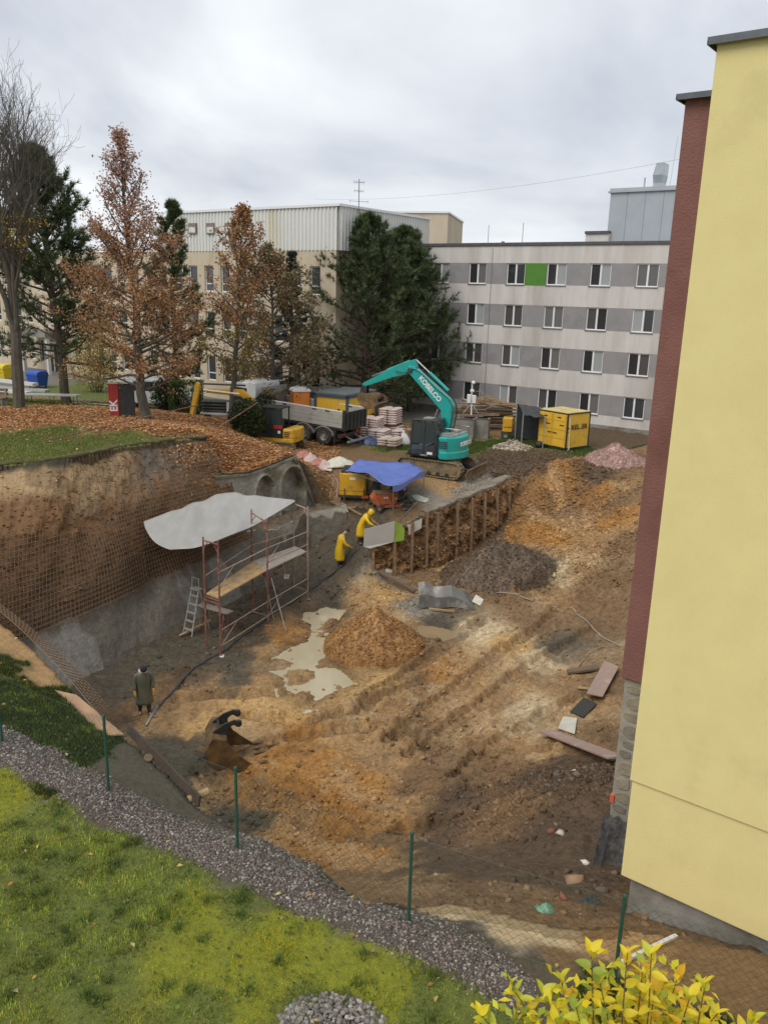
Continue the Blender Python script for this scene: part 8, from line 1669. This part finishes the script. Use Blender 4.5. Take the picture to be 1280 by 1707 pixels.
# earth clods and stones over the pit
pv = inp & VIS & (XX < 14) & (YY < 46); dn = .15 + .7 * sstep(0, .35, fbm(XX * .5, YY * .5, 3, 701))
for (a_, b_, r_, wgt) in ((500, 1340, 2.2, 2.0), (905, 900, 3.2, 4.5), (960, 850, 2.5, 4.0), (830, 950, 2.6, 2.5), (940, 1400, 1.3, 7), (880, 1350, 1.5, 4), (800, 1400, 1.2, 2.5), (980, 960, 2.0, 2.5), (700, 1180, 2.5, .8)):
    q = P(a_, b_, -3); dn = dn + wgt * np.exp(-((XX - q[0]) ** 2 + (YY - q[1]) ** 2) / r_ ** 2)
NCL = 42000
x, y, c = grid_sample(pv, NCL, dn * (YY ** .3) * np.where((CC[..., 0] > .45) & (YY < 16), .06, 1) * np.where(YY < 17, .8, 1)); sz_ = .02 + .13 * rng.random(NCL) ** 9 + .028 * rng.random(NCL); o = rocks('earth_clods', np.stack([x, y, H(x, y) + sz_ * .08], 1), sz_ * (1 + .012 * y), np.clip(c * (.65 + .75 * rng.random((NCL, 1))) + .05 * (rng.random((NCL, 1)) < .12), 0, .7), None, rng, m='rock'); tag(o, 'loose clods and stones of brown clay across the pit', 'clods', kind='stuff')
x, y, c = grid_sample(pv & (YY > 20), 260, dn); o = rocks('boulders', np.stack([x, y, H(x, y) + .03], 1), .14 + .2 * rng.random(260) ** 3, np.clip(c * (.7 + .6 * rng.random((260, 1))), 0, .7), None, rng, m='rock'); tag(o, 'bigger lumps of broken clay and rock on the spoil', 'lumps', kind='stuff')
mud = (~inp) & (XX > 3) & (YY > 37) & (YY < 47) & VIS; x, y, c = grid_sample(mud, 5000); sz_ = .06 + .16 * rng.random(5000) ** 3; o = rocks('mud_clods', np.stack([x, y, H(x, y)], 1), sz_, np.clip(c * (.6 + .7 * rng.random((5000, 1))), 0, .6), None, rng, m='rock'); tag(o, 'churned muddy clods around the excavator and container', 'clods', kind='stuff')
wi = np.nonzero((vv.ravel() > .32) & (vv.ravel() < .97))[0]; k = rng.choice(wi, 2600); ps = WV.reshape(-1, 3)[k]; o = rocks('bank_stones', ps + np.array([wn_[0], wn_[1], 0]) * .02, .04 + .09 * rng.random(2600) ** 2, np.clip(wc.reshape(-1, 3)[k] * (.6 + .8 * rng.random((2600, 1))), 0, .7), None, rng, m='rock'); tag(o, 'stones sticking out of the tall brown soil wall', 'stones', kind='stuff')
k = rng.choice(60 * 240, 2400); o = rocks('wall_stones', VP.reshape(-1, 3)[k], .06 + .14 * rng.random(2400) ** 2, np.clip(CP.reshape(-1, 4)[k, :3] * (.55 + .9 * rng.random((2400, 1))), 0, .7), None, rng, m='rock'); tag(o, 'angular stones bedded in the piled earth wall', 'stones', kind='stuff')
# litter: bits of plastic, brick and mortar by the foundation
lit = [(935,1392,.22,(.55,.50,.42),'pale lump of mortar in the dark earth'), (918,1388,.12,(.26,.10,.07),'broken red brick lump beside the pale mortar'), (960,1470,.25,(.34,.22,.13),'brown stone block low in the dark earth'), (938,1500,.14,(.24,.10,.07),'red brick end near the fence corner'), (975,1440,.12,(.66,.64,.60),'small white scrap by the torn membrane'), (955,1288,.13,(.70,.68,.62),'white crumpled paper under the long board'), (780,1128,.14,(.30,.28,.25),'grey stone on the orange earth'), (694,1175,.16,(.22,.20,.17),'dark stone beside the rut'), (688,1072,.2,(.30,.24,.18),'brown stone at the right foot of the orange heap')]
for i, (a_, b_, s_, c_, lb) in enumerate(lit):
    q = G(a_, b_); o = rocks('rubble_lump', np.array([[0, 0, 0]]), np.array([s_ * 1.3]), np.array([c_]), None, np.random.default_rng(i)); o.location = tuple(q + (0, 0, s_ * .2)); tag(o, lb, 'rubble')
pm('green_plastic', (.16,.32,.21), (.13,.27,.18), ns=4, rough=.4, bump=.3, bs=10)
q = G(908, 1518); drape('green_bag', (q[0], q[1], q[2] - .02), .13, .10, .13, 'crumpled green plastic bag on the earth near the fence', 'green_plastic', 31, 'bag'); q = G(975, 1505); drape('green_net', (q[0], q[1], q[2] - .02), .22, .09, .05, 'dark green netting scrap at the foundation corner', 'dark_sheet', 33, 'netting', .5)
a, b = G(1032, 1612), G(1125, 1568); tag(MB().beam(a + (0,0,.06), b + (0,0,.08), .05, .03).build('white_batten', 'cloth_white'), 'thin white batten lying beside the yellow building', 'batten')

# ------------------------------------------------------------------ yellow shrub at the bottom right
LM = []
for k, (c1, c2) in enumerate([((.82,.66,.03), (.76,.60,.03)), ((.66,.66,.06), (.55,.58,.05)), ((.82,.52,.03), (.77,.46,.03)), ((.36,.44,.06), (.30,.38,.05))]): pm('shrub_leaf_%d' % k, c1, c2, ns=14, rough=.45, bump=.1, bs=40)
for k in range(4):
    m = MATS['shrub_leaf_%d' % k]; t_ = m.node_tree; b_ = t_.nodes['Principled BSDF']; tr = t_.nodes.new('ShaderNodeBsdfTranslucent'); ms = t_.nodes.new('ShaderNodeMixShader'); ms.inputs[0].default_value = .35; src = b_.inputs['Base Color'].links[0].from_socket; t_.links.new(src, tr.inputs[0]); t_.links.new(b_.outputs[0], ms.inputs[1]); t_.links.new(tr.outputs[0], ms.inputs[2]); t_.links.new(ms.outputs[0], t_.nodes['Material Output'].inputs[0])
    for v in range(2):
        mb = MB(); rows = []
        for i, u in enumerate(np.linspace(0, 1, 7)):
            w_ = .26 * math.sin(math.pi * min(1, u ** .8 * .97 + .03)) ** .8 + .01; cv = -.18 * u * u * (1 + .6 * v); rows.append([(u, -w_, cv + .09 + .02 * math.sin(u * 9)), (u, -w_ * .5, cv + .03), (u, 0, cv), (u, w_ * .5, cv + .03), (u, w_, cv + .09)])
        mb.grid(rows); LM.append((mb, 'shrub_leaf_%d' % k))
sq = P(1010, 1760, 1.4); base = np.array([2.35, 5.75, float(H(2.35, 5.75))])
sh = thing('yellow_shrub', base, 0, 'bright yellow leaved shrub at the bottom right corner', 'shrub'); lme = {}
rs = random.Random(77)
tipsS = [(850,1640),(800,1690),(905,1655),(935,1630),(985,1585),(1000,1640),(1045,1590),(1085,1590),(1090,1650),(1130,1625),(1175,1640),(1195,1690),(1255,1700),(960,1680),(1040,1690),(1120,1690),(870,1695),(1070,1620),(925,1700),(1150,1660)]
pm('shrub_stem', (.16,.10,.05), (.12,.075,.04), ns=8, rough=.8, bump=.2)
nl = 0
for si, (a_, b_) in enumerate(tipsS):
    tip = YD(a_, b_, rs.uniform(5.3, 6.0)) - base; root = np.array([tip[0] * .35 + rs.uniform(-.1, .1), rs.uniform(-.15, .15), -.05]); mid_ = root * .45 + tip * .55 + np.array([rs.uniform(-.08, .08), rs.uniform(-.05, .05), .12]); sp = spline([root, mid_, tip], 6)
    MB().tube(sp, np.linspace(.011, .004, len(sp)), 5, False).build('stem', 'shrub_stem', sh)
    for k in range(14):
        f = 1 - (k / 14) ** 1.2 * .42; ii_ = f * (len(sp) - 1); i0 = min(int(ii_), len(sp) - 2); pt0 = sp[i0] + (sp[i0+1] - sp[i0]) * (ii_ - i0); ax_ = sp[i0+1] - sp[i0]; ax_ /= np.linalg.norm(ax_)
        az = k * 2.4 + rs.uniform(-.4, .4); el = rs.uniform(.15, .8) + (.5 if k < 4 else 0); d = np.array([math.cos(az) * math.cos(el), math.sin(az) * math.cos(el), math.sin(el)])
        yellow = (a_ > 1020) ; kk_ = rs.choices([0, 1, 2, 3], [.62, .2, .16, .02] if yellow else [.28, .42, .05, .25])[0]; key = kk_ * 2 + rs.randrange(2)
        if key not in lme: o = LM[key][0].build('leaf', LM[key][1], sh, smooth=True); lme[key] = o.data
        else: o = link('leaf', lme[key], sh)
        X = Vector(d); Zv = Vector((0, 0, 1)) + Vector((rs.uniform(-.4, .4), rs.uniform(-.4, .4), 0)); Yv = Zv.cross(X).normalized(); Zv = X.cross(Yv); m4 = Matrix((X, Yv, Zv)).transposed().to_4x4(); m4.translation = Vector(pt0); s_ = rs.uniform(.095, .145); o.matrix_local = m4 @ Matrix.Scale(s_, 4); nl += 1

rg2 = np.random.default_rng(5); nS = 900; tp3 = np.array([YD(a_, b_, 5.7) - base for a_, b_ in tipsS]); kS = rg2.integers(0, len(tp3), nS); fS = rg2.uniform(.45, .95, (nS, 1)); pS = tp3[kS] * np.concatenate([.35 + .65 * fS, fS, fS], 1) + rg2.normal(0, .10, (nS, 3))
cS = pick(rg2, nS, [(.78,.62,.03), (.66,.64,.05), (.76,.50,.03), (.42,.48,.06), (.74,.62,.05)]); o = leaves('leaf_mass', pS, .09 + .05 * rg2.random(nS), cS, 'leaf', sh, rg2, flat=.45, aspect=.5, fold=.1); o['kind'] = 'stuff'

# ------------------------------------------------------------------ things along the left bank and road
pm('bin_blue', (.02,.08,.38), (.018,.07,.33), ns=3, rough=.5, bump=.02); pm('bin_yellow', (.66,.50,.02), (.6,.45,.02), ns=3, rough=.5, bump=.02)
def bin4(px_, py_, y_, m, label, rz):
    q = P(px_, py_, .85); q[2] = GZ(q[0], q[1]) - .02; t = thing('waste_container', (q[0], q[1], q[2]), rz, label, 'waste bin'); hz = 1.0
    MB().loft([[(-.6,-.42,.2),(.6,-.42,.2),(.6,.42,.2),(-.6,.42,.2)], [(-.68,-.52,hz),(.68,-.52,hz),(.68,.52,hz),(-.68,.52,hz)]]).build('body', m, t, bevel=.04); MB().bb(-.71, .71, -.56, .56, hz, hz + .07).build('rim', m, t, bevel=.02)
    MB().prism([(-.56, hz+.07), (.56, hz+.07), (.5, hz+.25), (.2, hz+.36), (-.2, hz+.36), (-.5, hz+.25)], -.68, .68, 'x').build('lid', m, t, bevel=.03)
    for x in (-.5, .5):
        for y in (-.33, .33): MB().disc((x, y, .1), .1, .05, 'y', 12).build('castor', 'rubber', t)
    MB().disc((.3, -.46, .75), .13, .04, 'y', 14).build('badge', 'black_ink', t); return t
bin4(64, 643, 53.5, 'bin_blue', 'large blue waste bin by the entrance behind the bare tree', R(-30)); bin4(8, 632, 55, 'bin_yellow', 'large yellow waste bin at the far left edge', R(-30))
# long white and grey profiles stacked on trestles
for k, (a_, b_, m, lb) in enumerate((((0, 634), (60, 641), 'cloth_white', 'upper white beam of the stack left of the blue bin'), ((0, 645), (80, 652), 'alu', 'middle grey beam of the stack left of the blue bin'), ((0, 651), (50, 655), 'cloth_white', 'lower white beam of the stack at the left edge'))):
    p, q = YD(*a_, 49.5 - .4 * k), YD(*b_, 48.6 - .4 * k); p = p + (p - q) * .6; tag(MB().beam(p, q, .5, .16).build('long_beam', m, bevel=.01), lb, 'beam', 'long beams stacked by the road')
pl = [YD(42, 657, 46.6), YD(132, 659, 46.2)]; t = thing('work_table', (pl[1][0], pl[1][1], float(H(*pl[1][:2]))), 0, 'long grey table with thin legs behind the bare tree', 'table'); o = np.array(t.location)
MB().beam(pl[0] - o, pl[1] - o, .7, .06).build('top', 'alu', t)
for u in (.08, .5, .93):
    for s in (-.28, .28): p = pl[0] + (pl[1] - pl[0]) * u - o + np.array([0, s, 0]); MB().tube([p, (p[0], p[1], -.1)], .02, 5).build('leg', 'dark_paint', t)
q = YD(4, 680, 43.5); t = thing('wooden_bench', (q[0], q[1], float(H(q[0], q[1]))), R(-10), 'weathered wooden bench at the left edge under the bare tree', 'bench')
for z, y in ((.45, -.2), (.45, 0), (.45, .2)): MB().bb(-.8, .25, y - .08, y + .08, z - .02, z + .02).build('seat_slat', 'old_wood', t)
for z in (.65, .85): MB().bb(-.8, .25, .26, .30, z - .07, z + .07).build('back_slat', 'old_wood', t)
for x in (-.7, .15): MB().bb(x - .05, x + .05, -.22, .28, 0, .43).bb(x - .05, x + .05, .2, .26, .43, .95).build('end_frame', 'plinth_concrete', t)
# red sign box
q = G(198, 694); sg = thing('sign_box', (q[0], q[1] + .3, float(H(q[0], q[1] + .3)) - .1), R(14), 'upright red and dark grey box with white letters beside the reddish tree', 'sign box')
MB().bb(-.5, -.02, -.25, .25, 0, 1.72).build('red_panel', 'red_paint', sg, bevel=.02); MB().bb(-.015, .72, -.22, .28, 0, 1.68).build('dark_cabinet', 'dark_paint', sg, bevel=.02); MB().bb(-.5, .7, -.25, .28, 1.72, 1.82).build('load_on_top', 'cloth_white', sg)
lettering('EK', .50, 'white_paint', sg, frame4((-.26, -.256, .62), (0, 0, 1), (-1, 0, 0)), .003, .015)
# parked van behind
q = YD(262, 668, 52); vn = thing('parked_van', (q[0], q[1], GZ(q[0], q[1]) - .02), R(4), 'white van parked on the road behind the reddish tree', 'van')
MB().prism([(-2.2,.45),(2.2,.45),(2.3,.95),(1.6,1.2),(1.0,1.95),(-2.1,2.0),(-2.25,1.2)], -.9, .9).build('body', 'white_paint', vn, bevel=.08, seg=3)
for s in (-1, 1):
    MB().prism([(.2,1.2),(1.45,1.2),(.95,1.8),(.2,1.82)], s*.905 - .006, s*.905 + .006).build('side_window', 'cab_glass', vn); MB().prism([(-2.0,1.25),(0,1.25),(0,1.82),(-2.0,1.85)], s*.905 - .006, s*.905 + .006).build('side_window', 'cab_glass', vn)
    for x in (-1.4, 1.4): wheel(vn, x, s * .82, .34, .22)
MB().bb(-2.3, -2.2, -.85, .85, .45, .7).build('bumper', 'dark_paint', vn)
# red handrails on the bank
def rail(pts, posts, label, m='scaffold_red'):
    t = thing('handrail', pts[0], 0, label, 'handrail'); o = np.asarray(pts[0]); MB().tube([p - o for p in pts], .025, 6).build('rail', m, t)
    for p in posts: MB().tube([p - o, np.array([p[0], p[1], float(H(p[0], p[1])) - .2]) - o], .022, 6).build('post', m, t)
    return t
yh_ = 40.5
a, b, c, d = YD(73, 735, 29.5), YD(130, 722, 31.6), YD(215, 701, 35), YD(331, 675, 41); pr2 = [YD(130, 722, 31.6), YD(168, 712.6, 33.1), YD(207, 703, 34.7), YD(236, 696.4, 36.1), YD(267, 689.5, 37.7), YD(325, 676.4, 40.7)]
rail([a, b, c, d], pr2, 'long rust red handrail sloping up across the leaf covered bank')
rail([YD(352, 718, 38.5), YD(378, 704, 39.5), YD(430, 671, 42)], [YD(378, 704, 39.5)], 'rusty diagonal rail below the slender tree')
# site fence panels and small notices by the entrance
q = YD(108, 655, 51); pf = thing('mesh_barrier', (q[0], q[1], GZ(q[0], q[1]) - .02), R(-6), 'light wire site barrier standing before the entrance', 'barrier')
MB().tube([(0,0,0),(0,0,1.55),(3.4,0,1.5),(3.4,0,0),(0,0,.06)], .02, 6).build('frame', 'alu', pf)
for k in range(1, 22): MB().tube([(k * .155, 0, .05), (k * .155, 0, 1.5)], .004, 4, False).build('wire', 'alu', pf)
for k, (a_, w_) in enumerate(((150, .42), (159, .34), (170, .3))):
    q = P(a_, 634, .85); q[2] = GZ(q[0], q[1]) + .12; o = MB().bb(-w_/2, w_/2, -.02, .02, 0, .36).build('notice_board', 'white_paint'); o.location = tuple(q - (0, 0, .1)); tag(o, ['widest of three small white notices on the verge, left', 'middle small white notice on the verge', 'right small white notice on the verge'][k], 'notice')
# stored black pipes on a trailer behind the digger arm
t = thing('pipe_trailer', (*YD(372, 690, 47)[:2], float(H(*YD(372, 690, 47)[:2]))), R(-6), 'rack of black pipes with white labels under the yellow digger arm', 'pipe rack'); o = np.array(t.location)
for r_ in range(4):
    for k in range(4): MB().tube([(-1.1, -.3 + k * .2, .55 + r_ * .17), (1.2, -.3 + k * .2, .55 + r_ * .17)], .08, 8).build('pipe', 'dark_paint', t)
for x in (.35, .8): MB().bb(x, x + .38, -.42, -.4, .5 + (x > .5) * -.1, .85 + (x < .5) * .25).build('label_sheet', 'white_paint', t)
MB().bb(-1.2, 1.3, -.45, .45, .36, .46).build('rack_base', 'cloth_white', t); 
for x in (-.9, .9): MB().bb(x - .06, x + .06, -.4, .4, 0, .36).build('bearer', 'dark_paint', t)
